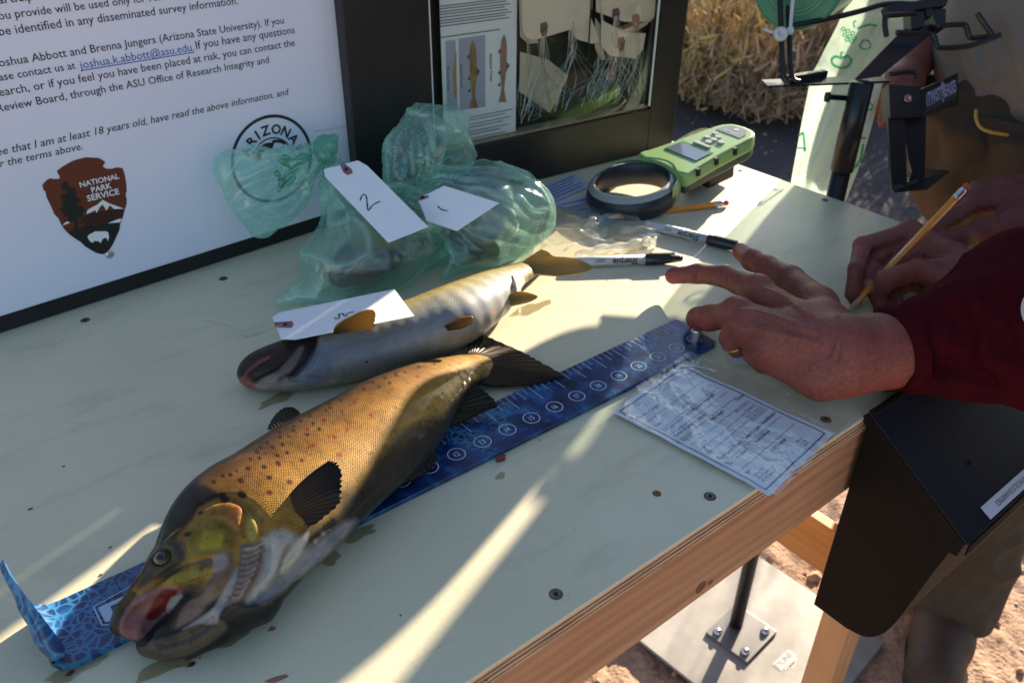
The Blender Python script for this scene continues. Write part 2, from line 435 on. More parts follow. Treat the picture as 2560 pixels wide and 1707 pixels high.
# ================================================================== ground
GZ = -0.92
def make_ground():
    def axis(lo, hi, fine, far0, far1):
        a = list(np.arange(lo, hi, fine)); s = fine
        while a[-1] < far1: s *= 1.25; a.append(a[-1] + s)
        b = []; s = fine; x = lo
        while x > far0: s *= 1.25; x -= s; b.append(x)
        return np.array(b[::-1] + a)
    xs = axis(.5, 2.4, .0115, -60, 160); ys = axis(-.4, 1.2, .0115, -60, 160)
    X, Y = np.meshgrid(xs, ys, indexing='ij'); v = np.stack([X.ravel(), Y.ravel(), np.zeros(X.size)], 1)
    near = np.clip(1.6 - np.hypot(v[:, 0] - 1.4, v[:, 1] - .4) / 1.6, 0, 1)
    ang = math.radians(35); q = np.stack([v[:, 0] * math.cos(ang) + v[:, 1] * math.sin(ang), (-v[:, 0] * math.sin(ang) + v[:, 1] * math.cos(ang)) * 2.2, v[:, 2]], 1)
    h = noise3(q, 16, 3, 3) * .0065 + noise3(v, 5, 4, 2) * .008 + np.abs(noise3(q, 34, 8, 2)) * .0055
    far = np.clip(np.hypot(v[:, 0], v[:, 1]) / 12, 0, 1)
    v[:, 2] = GZ + h * near + noise3(v, .25, 6, 2) * .25 * np.clip((np.hypot(v[:, 0], v[:, 1]) - 5) / 20, 0, 1)
    nx, ny = len(xs), len(ys)
    i = np.arange((nx - 1) * (ny - 1)); r, c = i // (ny - 1), i % (ny - 1); b = r * ny + c
    f = np.stack([b, b + ny, b + ny + 1, b + 1], 1)
    sand = np.array([.45, .285, .195]); dark = np.array([.095, .072, .072])  # far ground colour darkened to carry the shade lying there
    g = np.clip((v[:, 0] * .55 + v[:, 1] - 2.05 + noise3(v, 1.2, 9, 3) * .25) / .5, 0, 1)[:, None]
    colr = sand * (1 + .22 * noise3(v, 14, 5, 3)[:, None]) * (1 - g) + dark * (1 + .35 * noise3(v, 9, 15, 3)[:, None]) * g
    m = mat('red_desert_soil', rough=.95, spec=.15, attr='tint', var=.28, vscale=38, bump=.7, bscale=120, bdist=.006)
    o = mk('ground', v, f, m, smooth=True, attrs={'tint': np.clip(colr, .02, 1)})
    tag(o, kind='structure')
    # loose stones
    ico = bmesh.new(); bmesh.ops.create_icosphere(ico, subdivisions=1, radius=1); iv = np.array([q.co[:] for q in ico.verts]); jf = [[q.index for q in g.verts] for g in ico.faces]; ico.free()
    mb = MB(); tint = []
    for k in range(1500):
        if k < 600: x, y = rng.uniform(.7, 2.3), rng.uniform(-.3, 1.1); s = rng.uniform(.003, .012) * (2.0 if rng.random() < .09 else 1)
        else:
            d = rng.uniform(2.0, 6.5); a = math.radians(rng.uniform(18, 52)); x, y = d * math.cos(a), d * math.sin(a); s = rng.uniform(.005, .014)
        dv = iv * s * rng.uniform(.6, 1.25, 3) * (1 + rng.uniform(-.18, .18, (len(iv), 1))); dv[:, 2] *= .7
        mb.add(dv + V(x, y, GZ + s * .25), jf)
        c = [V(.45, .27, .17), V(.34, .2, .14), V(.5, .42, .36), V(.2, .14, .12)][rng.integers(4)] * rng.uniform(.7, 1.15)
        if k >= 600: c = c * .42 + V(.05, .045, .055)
        tint += [c] * len(iv)
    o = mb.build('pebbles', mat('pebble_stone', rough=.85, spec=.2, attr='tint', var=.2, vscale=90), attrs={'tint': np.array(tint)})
    tag(o, 'loose pebbles scattered over the reddish ground', 'pebbles', kind='stuff')
make_ground()

# far shrubs beyond the table
def shrub(name, c, r, hgt, n, cols, label, seed, stiff=1.0):
    rg = np.random.default_rng(seed); e = empty(name, c, label, 'shrub', 'dry shrubs behind the table')
    v = []; f = []; t = []
    for k in range(n):
        a = rg.uniform(0, 2 * math.pi); rr = r * rg.random() ** .6
        b = V(c[0] + rr * .5 * math.cos(a), c[1] + rr * .5 * math.sin(a), c[2])
        hh = hgt * rg.uniform(.35, 1.05) * (1 - .45 * (rr / r) ** 2)
        tip = V(c[0] + rr * 1.05 * math.cos(a) + rg.normal(0, .05), c[1] + rr * 1.05 * math.sin(a) + rg.normal(0, .05), c[2] + hh)
        s0 = rg.uniform(.25, .85); q0 = lerp(b, tip, s0)
        d = rg.normal(0, 1, 3); d[2] = abs(d[2]) * stiff + .4; d /= np.linalg.norm(d)
        L = rg.uniform(.05, .15); wd = rg.uniform(.003, .008); sd_ = np.cross(d, rg.normal(0, 1, 3)); sd_ /= np.linalg.norm(sd_)
        i = len(v); v += [q0 - sd_ * wd, q0 + sd_ * wd, q0 + d * L * .6 + sd_ * wd * .8, q0 + d * L, q0 + d * L * .6 - sd_ * wd * .8]; f.append((i, i + 1, i + 2, i + 3, i + 4))
        cc = cols[rg.integers(len(cols))] * rg.uniform(.6, 1.25); t += [cc] * 5
    m = mat(name + '_leaf', rough=.8, spec=.2, attr='tint')
    mk('foliage', v, f, m, e, attrs={'tint': np.array(t)})
    mb = MB()
    for k in range(26):
        a = rg.uniform(0, 6.28); rr = r * rg.uniform(.2, .8)
        p0 = V(c[0], c[1], c[2] - .02) + V(math.cos(a), math.sin(a), 0) * rr * .25; p1 = V(c[0] + rr * math.cos(a), c[1] + rr * math.sin(a), c[2] + hgt * rg.uniform(.5, .9))
        mid = lerp(p0, p1, .5) + rg.normal(0, .03, 3); mb.tube([p0, mid, p1], [.009, .006, .002], 5)
    mb.build('stem', mat(name + '_twig', (.11, .08, .055), .9), e)
YG = [V(.58, .42, .15), V(.50, .38, .13), V(.64, .47, .22), V(.44, .31, .16), V(.50, .32, .20)]
BR = [V(.34, .21, .13), V(.42, .27, .17), V(.25, .16, .11), V(.46, .33, .18)]
G0 = lambda px, py: P(px, py, GZ)
def gp(px, d):
    q = ray(px, 300); q = q[:2] / np.linalg.norm(q[:2]); return V(q[0] * d, q[1] * d, GZ + .0)
SH = [(1730, 4.9, .55, .75, YG, 'tall yellow-green shrub just right of the black display case'),
      (1795, 5.25, .5, .6, YG + BR, 'mixed yellow and brown shrub between the case and the bag dispenser'),
      (1870, 5.6, .65, .7, YG + BR[:2], 'pale yellow shrub behind the left wires of the bag dispenser'),
      (1905, 4.7, .5, .45, BR, 'low brown twiggy shrub behind the wire loop of the dispenser'),
      (2020, 5.2, .6, .55, BR, 'reddish brown shrub behind the hanging strip of green bags'),
      (1690, 6.4, .8, .95, YG, 'far olive shrub partly hidden by the display case edge'),
      (1960, 6.8, .9, .95, YG + BR, 'far tall shrub above the dispenser wires'),
      (1840, 7.4, 1.0, 1.1, YG, 'farthest bright yellow shrub at the top of the view'),
      (2110, 6.2, .8, .8, BR + YG[:1], 'brown shrub behind the dispenser post'),
      (2240, 6.0, .9, .9, BR, 'brown shrub behind the person in the grey shirt'),
      (2400, 5.4, 1.0, 1.75, YG + BR, 'tall dense shrub added behind the grey-shirted person to shade the ground'),  # this and the next are unseen shrubs added to shade the ground
      (2330, 7.6, 1.3, 2.1, YG, 'tallest shrub, added far behind the grey-shirted person for its shade')]
for k, (px, d, r, hh, cs, lab) in enumerate(SH): shrub('desert_shrub', gp(px, d), r, hh, 2600, cs, lab, 40 + k)

# ================================================================== work table
TX0, TX1, TY0, TY1 = -.62, .985, .2515, .93
def make_table():
    e = empty('work_table', ((TX0 + TX1) / 2, (TY0 + TY1) / 2, GZ), 'pale painted plywood work table on unpainted wooden legs', 'table')
    m = bpy.data.materials.new('pale_table_paint'); m.use_nodes = True
    N, Lk = m.node_tree.nodes, m.node_tree.links; b = N['Principled BSDF']
    g = N.new('ShaderNodeNewGeometry').outputs['Position']
    def noise(sc, det=5, vec=None, rough=.6):
        n = N.new('ShaderNodeTexNoise'); n.inputs['Scale'].default_value = sc; n.inputs['Detail'].default_value = det; n.inputs['Roughness'].default_value = rough
        Lk.new(vec or g, n.inputs['Vector']); return n.outputs['Fac']
    def ramp(fac, p0, c0, p1, c1):
        r = N.new('ShaderNodeValToRGB'); r.color_ramp.elements[0].position = p0; r.color_ramp.elements[1].position = p1
        r.color_ramp.elements[0].color = (*c0, 1); r.color_ramp.elements[1].color = (*c1, 1); Lk.new(fac, r.inputs[0]); return r.outputs[0]
    base = ramp(noise(5.5), .3, (.64, .570, .39), .7, (.72, .650, .46))
    mp = N.new('ShaderNodeMapping'); mp.inputs['Rotation'].default_value = (0, 0, .5); mp.inputs['Scale'].default_value = (1, 3.2, 1); Lk.new(g, mp.inputs[0])
    grime = ramp(noise(9, 8, mp.outputs[0], .68), .54, (0, 0, 0), .74, (1, 1, 1))
    mx = N.new('ShaderNodeMix'); mx.data_type = 'RGBA'; Lk.new(base, mx.inputs['A']); mx.inputs['B'].default_value = (.45, .40, .27, 1)
    mm = N.new('ShaderNodeMath'); mm.operation = 'MULTIPLY'; mm.inputs[1].default_value = .6; Lk.new(grime, mm.inputs[0]); Lk.new(mm.outputs[0], mx.inputs['Factor'])
    vor = N.new('ShaderNodeTexVoronoi'); vor.inputs['Scale'].default_value = 26; Lk.new(g, vor.inputs['Vector'])
    lt = N.new('ShaderNodeMath'); lt.operation = 'LESS_THAN'; lt.inputs[1].default_value = .034; Lk.new(vor.outputs['Distance'], lt.inputs[0])
    sep = N.new('ShaderNodeSeparateColor'); Lk.new(vor.outputs['Color'], sep.inputs[0])
    gt = N.new('ShaderNodeMath'); gt.operation = 'GREATER_THAN'; gt.inputs[1].default_value = .72; Lk.new(sep.outputs[0], gt.inputs[0])
    mu = N.new('ShaderNodeMath'); mu.operation = 'MULTIPLY'; Lk.new(lt.outputs[0], mu.inputs[0]); Lk.new(gt.outputs[0], mu.inputs[1])
    mx2 = N.new('ShaderNodeMix'); mx2.data_type = 'RGBA'; Lk.new(mx.outputs['Result'], mx2.inputs['A']); mx2.inputs['B'].default_value = (.10, .085, .06, 1); Lk.new(mu.outputs[0], mx2.inputs['Factor'])
    vo2 = N.new('ShaderNodeTexVoronoi'); vo2.inputs['Scale'].default_value = 95; Lk.new(g, vo2.inputs['Vector']); l2 = N.new('ShaderNodeMath'); l2.operation = 'LESS_THAN'; l2.inputs[1].default_value = .05; Lk.new(vo2.outputs['Distance'], l2.inputs[0])
    s2 = N.new('ShaderNodeSeparateColor'); Lk.new(vo2.outputs['Color'], s2.inputs[0]); g2 = N.new('ShaderNodeMath'); g2.operation = 'GREATER_THAN'; g2.inputs[1].default_value = .86; Lk.new(s2.outputs[1], g2.inputs[0]); m2_ = N.new('ShaderNodeMath'); m2_.operation = 'MULTIPLY'; Lk.new(l2.outputs[0], m2_.inputs[0]); Lk.new(g2.outputs[0], m2_.inputs[1])
    mp3 = N.new('ShaderNodeMapping'); mp3.inputs['Rotation'].default_value = (0, 0, -.35); mp3.inputs['Scale'].default_value = (2.5, 60, 1); Lk.new(g, mp3.inputs[0]); scr = ramp(noise(3.2, 4, mp3.outputs[0]), .67, (0, 0, 0), .72, (1, 1, 1)); sc3 = N.new('ShaderNodeMath'); sc3.operation = 'MULTIPLY'; sc3.inputs[1].default_value = .28; Lk.new(scr, sc3.inputs[0])
    ms = N.new('ShaderNodeMath'); ms.operation = 'MAXIMUM'; Lk.new(m2_.outputs[0], ms.inputs[0]); Lk.new(sc3.outputs[0], ms.inputs[1])
    mx3 = N.new('ShaderNodeMix'); mx3.data_type = 'RGBA'; Lk.new(mx2.outputs['Result'], mx3.inputs['A']); mx3.inputs['B'].default_value = (.30, .25, .16, 1); Lk.new(ms.outputs[0], mx3.inputs['Factor'])
    Lk.new(mx3.outputs['Result'], b.inputs['Base Color'])
    rr = N.new('ShaderNodeMapRange'); rr.inputs['To Min'].default_value = .32; rr.inputs['To Max'].default_value = .52; Lk.new(noise(14), rr.inputs[0]); Lk.new(rr.outputs[0], b.inputs['Roughness'])
    bp = N.new('ShaderNodeBump'); bp.inputs['Strength'].default_value = .25; bp.inputs['Distance'].default_value = .0006; Lk.new(noise(260, 3), bp.inputs['Height']); Lk.new(bp.outputs[0], b.inputs['Normal'])
    MB().box(((TX0 + TX1) / 2, (TY0 + TY1) / 2, -.0018), (TX1 - TX0, TY1 - TY0, .0036)).build('painted_top', m, e)
    # plywood layers under the paint: each ply a slightly uneven strip
    plies = []
    for k in range(7):
        z1 = -.0037 - k * .0021; c = (.45, .255, .145) if k % 2 else (.56, .36, .22)
        mp_ = mat('plywood_ply', c, .8, spec=.2, var=.35, vscale=55, bump=.5, bscale=180, stretch=(.25, 1, 3))
        off = [.0, .0011, .0002, .0014, .0, .0009, .0003][k]
        MB().box(((TX0 + TX1) / 2, (TY0 + TY1) / 2 + off / 2, z1 - .001), (TX1 - TX0 - .001 - off, TY1 - TY0 - .0008 - off, .0020)).build('ply_layer', mp_, e)
    def wood(name, c1, c2, st, sc=9):
        m = bpy.data.materials.new(name); m.use_nodes = True; N, Lk = m.node_tree.nodes, m.node_tree.links; b = N['Principled BSDF']
        g = N.new('ShaderNodeNewGeometry').outputs['Position']; mp = N.new('ShaderNodeMapping'); mp.inputs['Scale'].default_value = st; Lk.new(g, mp.inputs[0])
        nz = N.new('ShaderNodeTexNoise'); nz.inputs['Scale'].default_value = sc; nz.inputs['Detail'].default_value = 6; nz.inputs['Distortion'].default_value = .6; Lk.new(mp.outputs[0], nz.inputs['Vector'])
        wv = N.new('ShaderNodeTexWave'); wv.bands_direction = 'Z' if st[2] > st[0] else 'X'; wv.inputs['Scale'].default_value = sc * .55; wv.inputs['Distortion'].default_value = 9; wv.inputs['Detail'].default_value = 3; wv.inputs['Detail Scale'].default_value = .7; Lk.new(mp.outputs[0], wv.inputs['Vector'])
        ad = N.new('ShaderNodeMath'); ad.operation = 'ADD'; Lk.new(nz.outputs['Fac'], ad.inputs[0]); mu = N.new('ShaderNodeMath'); mu.operation = 'MULTIPLY'; mu.inputs[1].default_value = .16; Lk.new(wv.outputs['Fac'], mu.inputs[0]); Lk.new(mu.outputs[0], ad.inputs[1])
        rp = N.new('ShaderNodeValToRGB'); rp.color_ramp.elements[0].position = .38; rp.color_ramp.elements[1].position = .92; rp.color_ramp.elements[0].color = (*c1, 1); rp.color_ramp.elements[1].color = (*c2, 1)
        Lk.new(ad.outputs[0], rp.inputs[0]); Lk.new(rp.outputs[0], b.inputs['Base Color']); b.inputs['Roughness'].default_value = .6
        bp = N.new('ShaderNodeBump'); bp.inputs['Strength'].default_value = .3; bp.inputs['Distance'].default_value = .001; Lk.new(ad.outputs[0], bp.inputs['Height']); Lk.new(bp.outputs[0], b.inputs['Normal'])
        return m
    fir = wood('fir_rail_wood', (.36, .165, .085), (.60, .34, .19), (.55, 2, 4.5))
    leg = wood('fir_leg_wood', (.45, .215, .085), (.64, .37, .185), (3, 3, .5))
    brc = wood('fir_brace_wood', (.45, .20, .055), (.60, .30, .10), (2, .5, 4))
    z0, z1 = -.0935, -.0186
    r = MB().box(((TX0 + TX1) / 2, TY0 + .0218, (z0 + z1) / 2), (TX1 - TX0 - .004, .038, z1 - z0), bev=.0025).build('front_rail', fir, e)
    kn = mat('pine_knot', (.17, .075, .035), .7, var=.3, vscale=200)
    for px, py, s in ((1752, 1467, .006), (1776, 1455, .0028)):
        p = PY(px, py, TY0 + .0028); g = MB().lathe(p, (0, -1, 0), [(s, -.002), (s, .0002), (s * .6, .0004)], 14); g.build('knot', kn, r)
    MB().box(((TX0 + TX1) / 2, TY1 - .022, (z0 + z1) / 2), (TX1 - TX0 - .004, .038, z1 - z0), bev=.0025).build('rear_rail', fir, e)
    for x in (TX1 - .021, TX0 + .021):
        MB().box((x, (TY0 + TY1) / 2, (z0 + z1) / 2), (.038, TY1 - TY0 - .086, z1 - z0), bev=.0025).build('side_rail', fir, e)
    for x in (.850, TX0 + .10):
        for y in (TY0 + .062, TY1 - .062):
            MB().box((x, y, (GZ + -.019) / 2), (.046, .042, -.019 - GZ - .006), bev=.003).build('leg', leg, e)
        MB().box((x + (.052 if x > 0 else -.052), (TY0 + TY1) / 2, -.47), (.019, TY1 - TY0 - .06, .085), bev=.002).build('cross_brace', brc, e)
    # the low stretcher seen under the rail
    A_, B_ = PY(1905, 1400, .52), PY(2052, 1490, .40)
    MB().box((.80, (TY0 + TY1) / 2 + .02, -.33), (.036, .40, .088), bev=.002).build('stretcher', brc, e)
    sm = mat('steel_screw', (.16, .15, .15), .42, metal=1); sdk = mat('screw_recess', (.012, .012, .012), .8); rust = mat('rust_ring', (.20, .105, .045), .85, var=.3, vscale=400)
    for px, py in ((213, 800), (558, 696), (1390, 1484), (1775, 1240), (2065, 1048), (2063, 500), (1850, 426)):
        p = P(px, py, .0003)
        s = MB().lathe(p, (0, 0, 1), [(.0039, -.001), (.0039, .0001), (.0033, .0005), (.0028, .0003)], 18).build('screw', sm, e)
        MB().lathe(p, (0, 0, 1), [(.0047, -.001), (.0047, -.00005)], 18).build('countersink', rust, s)
        MB().prism([p + V(math.cos(a) * rr, math.sin(a) * rr, .00062) for a, rr in [(k * math.pi / 6, .0020 if k % 2 else .0012) for k in range(12)]], (0, 0, 1), .0001).build('star_recess', sdk, s)
    p = P(1642, 1233, .0001); MB().lathe(p, (0, 0, 1), [(.0036, -.001), (.0034, .0001)], 14).build('rusty_nail_head', mat('rust_stain', (.21, .09, .03), .9, var=.4, vscale=500), e)
    # dried blood, thin flecks lying on the paint
    bl = mat('dried_blood', (.16, .018, .014), .35, coat=.3); blp = mat('thin_blood_smear', (.33, .13, .08), .6)
    bd = [(168, 1667, .0045, .0016), (181, 1652, .0014, .001), (176, 1682, .0042, .0022), (479, 1660, .0045, .002), (472, 1643, .0009, .0018), (75, 1272, .0026, .002), (275, 1368, .002, .0012), (252, 1436, .0016, .0012), (680, 1571, .004, .0024), (1001, 1538, .0012, .001), (1350, 1100, .001, .001), (1250, 1149, .0065, .005), (135, 1660, .0018, .0008), (236, 1640, .001, .001), (500, 1644, .0008, .0008), (1215, 1700, .001, .0013)]
    for i, (px, py, a, b_) in enumerate(bd):
        p = P(px, py, .00015); k = 18; ph = rng.uniform(0, 6)
        a *= .6; b_ *= .6
        pts = [p + V(a * math.cos(t) * (1 + .3 * math.sin(3 * t + ph)), b_ * math.sin(t) * (1 + .35 * math.sin(2 * t + ph)), 0) for t in np.linspace(0, 2 * math.pi, k, endpoint=False)]
        MB().prism(pts, (0, 0, 1), .0003 if i != 11 else .0035).build('blood_spot', bl if i != 8 else blp, e)
    pts = [P(*q, .0002) for q in [(660, 1702), (690, 1690), (715, 1684), (722, 1690), (700, 1700), (680, 1707)]]
    MB().prism(pts, (0, 0, 1), .0001).build('blood_smear', blp, e)
    wet = bpy.data.materials.new('thin_water_film'); wet.use_nodes = True; N, Lk = wet.node_tree.nodes, wet.node_tree.links; N.remove(N['Principled BSDF'])
    t_ = N.new('ShaderNodeBsdfTransparent'); t_.inputs[0].default_value = (.88, .86, .80, 1); g_ = N.new('ShaderNodeBsdfGlossy'); g_.inputs['Roughness'].default_value = .06; m_ = N.new('ShaderNodeMixShader'); m_.inputs[0].default_value = .06; Lk.new(t_.outputs[0], m_.inputs[1]); Lk.new(g_.outputs[0], m_.inputs[2]); Lk.new(m_.outputs[0], N['Material Output'].inputs[0])
    for px, py, a, b_, sd_ in ((822, 1396, .008, .006, 1), (560, 1590, .022, .008, 2), (430, 1650, .020, .007, 3), (700, 1475, .016, .006, 4), (900, 1335, .014, .005, 5), (190, 1672, .016, .006, 6), (1290, 1000, .016, .010, 7), (1330, 770, .022, .008, 8), (690, 1000, .018, .006, 9), (1250, 1190, .005, .003, 10)):
        p = P(px, py, .00025); rg_ = np.random.default_rng(sd_); ph = rg_.uniform(0, 6.28, 4)
        MB().prism([p + V(a * math.cos(t) * (1 + .22 * math.sin(2 * t + ph[0]) + .12 * math.sin(5 * t + ph[1])), b_ * math.sin(t) * (1 + .22 * math.sin(3 * t + ph[2]) + .12 * math.sin(7 * t + ph[3])), 0) for t in np.linspace(0, 2 * math.pi, 44, endpoint=False)], (0, 0, 1), .0004).build('wet_patch', wet, e)
    return e
make_table()

# ================================================================== poster board (left panel) and display case (right panel)
LA, LB = (.034, .839), (.470, .8755)          # foot of the left panel's front face
RA, RB = (.470, .8495), (.963, .818)          # foot of the right panel's front face
def frame_axes(a, b):
    e = V(b[0] - a[0], b[1] - a[1], 0); e /= np.linalg.norm(e); return e, V(e[1], -e[0], 0)
BLK = mat('black_painted_plywood', (.014, .014, .015), .42, spec=.4, var=.3, vscale=7, bump=.12, bscale=320, bdist=.0006)
WHT = mat('white_poster_board', (.80, .80, .92), .35, spec=.4, var=.02, vscale=3)
INK = mat('black_print', (.025, .025, .03), .6); BLUE = mat('blue_link_print', (.07, .13, .42), .6)
BOARD_TOP = .62
def make_poster():
    ex, n = frame_axes(LA, LB); LX = -.62; a = V(*LA, 0) + ex * (LX - LA[0]) / ex[0]; b = V(*LB, 0)
    e = empty('poster_board', (a + b) / 2, 'black framed board with a large white printed notice and an arrowhead emblem', 'notice board')
    def slab(p, q, z0, z1, th, off): 
        c = (p + q) / 2 + V(0, 0, (z0 + z1) / 2) - n * (th / 2 - off); return MB().box(c, (np.linalg.norm(q - p), th, z1 - z0), (ex, -n, V(0, 0, 1)), bev=.0015)
    slab(a, b, .001, BOARD_TOP, .018, 0).build('backing_panel', BLK, e)
    pr0, pr1 = PV(870, 0, LA, LB), PV(905, 440, LA, LB)
    s_r = ((pr0 + pr1) / 2 - a) @ ex; zb = PV(300, 690, LA, LB)[2]
    zb = np.mean([PV(0, 770, LA, LB)[2], PV(780, 560, LA, LB)[2]])
    ps = slab(a + ex * .03, a + ex * s_r, zb, BOARD_TOP - .03, .0022, .0022).build('poster_sheet', WHT, e)
    F0 = .0023
    def pv(px, py, o=F0): return PV(px, py, LA, LB, o)
    def line(s, prefix, x0, y0, x1, y1, m=INK, shear=0, bold=.004):
        p, q = pv(x0, y0), pv(x1, y1); z = (p[2] + q[2]) / 2; p[2] = q[2] = z
        return text('printed_line', s, m, ps, p, q, V(0, 0, 1), prefix=prefix, nrm=n, shear=shear, bold=bold, lift=.0002)
    line('articipation is completely', 'Your p', 0, 17, 330, -33)
    line('ou provide will be used only for research', 'All information y', 0, 55, 458, -10)
    line('be identified in any disseminated survey information.', 'You will not ', 0, 91, 595, 10)
    line('oshua Abbott and Brenna Jungers (Arizona State University). If you', 'This survey is led by J', 0, 168, 710, 59)
    line('ase contact us at', 'questions, ple', 0, 203, 190, 172)
    line('joshua.k.abbott@asu.edu.', '', 201, 172, 486, 128, BLUE)
    p, q = pv(201, 176), pv(486, 132); p[2] = q[2] = (p[2] + q[2]) / 2
    MB().box((p + q) / 2 + n * .0003, (np.linalg.norm(q - p), .0004, .0008), (ex, -n, V(0, 0, 1))).build('printed_line', BLUE, ps)
    line('If you have any questions', '', 491, 124, 737, 83)
    line('earch, or if you feel you have been placed at risk, you can contact the', 'about the res', 0, 241, 737, 115)
    line('Review Board, through the ASU Office of Research Integrity and', '', -6, 279, 673, 159)
    line('ee that I am at least 18 years old, have read the above information, and', 'I agr', -8, 386, 723, 240, shear=.22)
    line('r the terms above.', 'agree unde', 0, 416, 208, 376, shear=.22)
    # arrowhead emblem, traced shape by shape on the sheet
    Z4 = lambda q: (80 + .17857 * q[0], 380 + .17857 * q[1])
    def patch(name, pts, m, o, par=ps): 
        w = [pv(*Z4(q), F0 + o) for q in pts]; return MB().prism(w, n, .00012).build(name, m, par)
    out = [(760, 75), (860, 82), (930, 85), (975, 108), (1010, 130), (1025, 155), (1005, 178), (990, 205), (1040, 235), (1110, 238), (1200, 215), (1270, 230), (1285, 280), (1300, 330), (1320, 450), (1325, 540), (1310, 600), (1325, 660), (1325, 730), (1295, 820), (1270, 920), (1235, 1010), (1225, 1090), (1180, 1190), (1140, 1280), (1090, 1360), (1030, 1415), (990, 1435), (900, 1415), (810, 1365), (740, 1320), (680, 1260), (600, 1210), (530, 1160), (450, 1080), (400, 1000), (370, 930), (310, 870), (280, 790), (240, 710), (205, 640), (190, 560), (160, 530), (145, 460), (200, 400), (250, 370), (310, 380), (380, 378), (390, 345), (365, 310), (345, 270), (400, 225), (470, 180), (560, 130), (650, 100)]
    ar = patch('emblem', out, mat('emblem_brown', (.135, .026, .008), .5), .0002)
    dk, dr, wh = mat('emblem_black', (.006, .009, .008), .5), mat('emblem_dark_red', (.045, .008, .004), .5), mat('emblem_white', (.82, .82, .84), .5)
    patch('emblem_mountain_base', [(640, 1010), (760, 870), (905, 850), (1040, 820), (1150, 800), (1290, 800), (1268, 925), (1060, 1000)], dr, .0004, ar)
    patch('emblem_ground', [(450, 1080), (520, 1120), (580, 1090), (590, 1040), (640, 1070), (740, 1040), (760, 990), (790, 1040), (820, 930), (850, 1030), (1040, 1000), (1040, 930), (1200, 940), (1230, 1000), (1222, 1090), (1178, 1190), (1138, 1280), (1088, 1358), (1028, 1412), (990, 1430), (900, 1410), (812, 1362), (742, 1316), (682, 1256), (602, 1206), (532, 1156)], dk, .0006, ar)
    patch('emblem_snow_peak', [(760, 870), (780, 810), (850, 770), (910, 740), (990, 670), (1080, 720), (1290, 795), (1150, 800), (1090, 745), (1040, 822), (990, 735), (950, 770), (905, 855), (885, 815), (820, 850)], wh, .0008, ar)
    patch('emblem_snow', [(430, 1030), (450, 1000), (490, 972), (535, 990)], wh, .0009, ar); patch('emblem_snow', [(1060, 1000), (1190, 945), (1258, 930), (1235, 985)], wh, .0009, ar); patch('emblem_snow', [(635, 908), (650, 888), (685, 884), (675, 903)], wh, .0009, ar)
    patch('emblem_bison', [(775, 1190), (800, 1155), (835, 1140), (880, 1113), (1040, 1110), (1068, 1130), (1078, 1190), (1062, 1250), (1050, 1215), (1030, 1200), (985, 1220), (960, 1278), (935, 1250), (870, 1245), (850, 1272), (812, 1252)], wh, .0009, ar)
    tr = [(470, 405), (505, 440), (520, 500), (505, 530), (550, 520), (560, 500), (590, 490), (612, 560), (625, 600), (605, 640), (690, 660), (640, 720), (600, 740), (700, 760), (730, 810), (765, 805), (700, 860), (720, 910), (640, 920), (640, 1000), (650, 1080), (600, 1080), (605, 960), (560, 990), (500, 960), (530, 900), (440, 910), (490, 860), (420, 850), (395, 790), (440, 770), (415, 720), (460, 700), (415, 670), (400, 610), (450, 600), (500, 580), (490, 540), (430, 530), (410, 470)]
    patch('emblem_tree', tr, dk, .0010, ar)
    for s, (x0, y0), (x1, y1) in (('NATIONAL', (672, 495), (1222, 368)), ('PARK', (836, 570), (1118, 500)), ('SERVICE', (776, 690), (1222, 585))):
        p, q = pv(*Z4((x0, y0)), F0), pv(*Z4((x1, y1)), F0); text('emblem_lettering', s, wh, ar, p, q, nrm=n, bold=.025, lift=.0009)
    # round seal with letters on an arc
    c = pv(682, 399); R = .0498
    def ring(name, r0, r1, a0, a1, cc=c, m=INK, lift=.0003):
        t = np.radians(np.linspace(a0, a1, 60)); g = [[cc + n * lift + ex * r * math.cos(q) + V(0, 0, 1) * r * math.sin(q) for q in t] for r in (r0, r1)]
        o = MB().sheet(g).build(name, m, ps); return o
    ring('seal_ring', R * .93, R, 0, 360); ring('seal_ring', R * .47, R * .50, 20, 165)
    for ch, dg in zip('ARIZONA', (152, 130, 114, 96, 74, 53, 31)):
        t = math.radians(dg); o = V(math.cos(t), 0, math.sin(t)); rad = ex * o[0] + V(0, 0, o[2]); tan = ex * o[2] - V(0, 0, o[0])
        v, f = text_v(ch, bold=.03); v[:, 0] -= v[:, 0].mean(); k = .0150
        mk('seal_letter', c + n * .0004 + rad * (R * .575) + np.outer(v[:, 0] * k, tan) + np.outer(v[:, 1] * k, rad), f, INK, ps)
    p0 = c + ex * R * .71 * math.cos(.17) + V(0, 0, R * .71 * math.sin(.17)); MB().lathe(p0, n, [(.0019, .0001), (.0019, .0004)], 14).build('seal_dot', INK, ps)
    ring('seal_mark', R * .20, R * .34, 60, 175, c + ex * -.004 + V(0, 0, .003)); ring('seal_mark', R * .36, R * .43, 45, 95, c + ex * .004)
    MB().lathe(pv(274, 636, .0022), n, [(.0042, -.001), (.0040, .0008), (.0024, .0019), (.0006, .0022)], 18).build('screw', mat('bright_screw', (.55, .56, .55), .28, metal=1), e)
    # pale pencil scratch across the sheet and frame
    w_ = [pv(*q, F0 + .0003) for q in ((782, 330), (830, 322), (880, 312))]
    MB().tube(w_, .00025, 4).build('scratch', mat('grey_scratch', (.3, .3, .34), .6), ps)
make_poster()

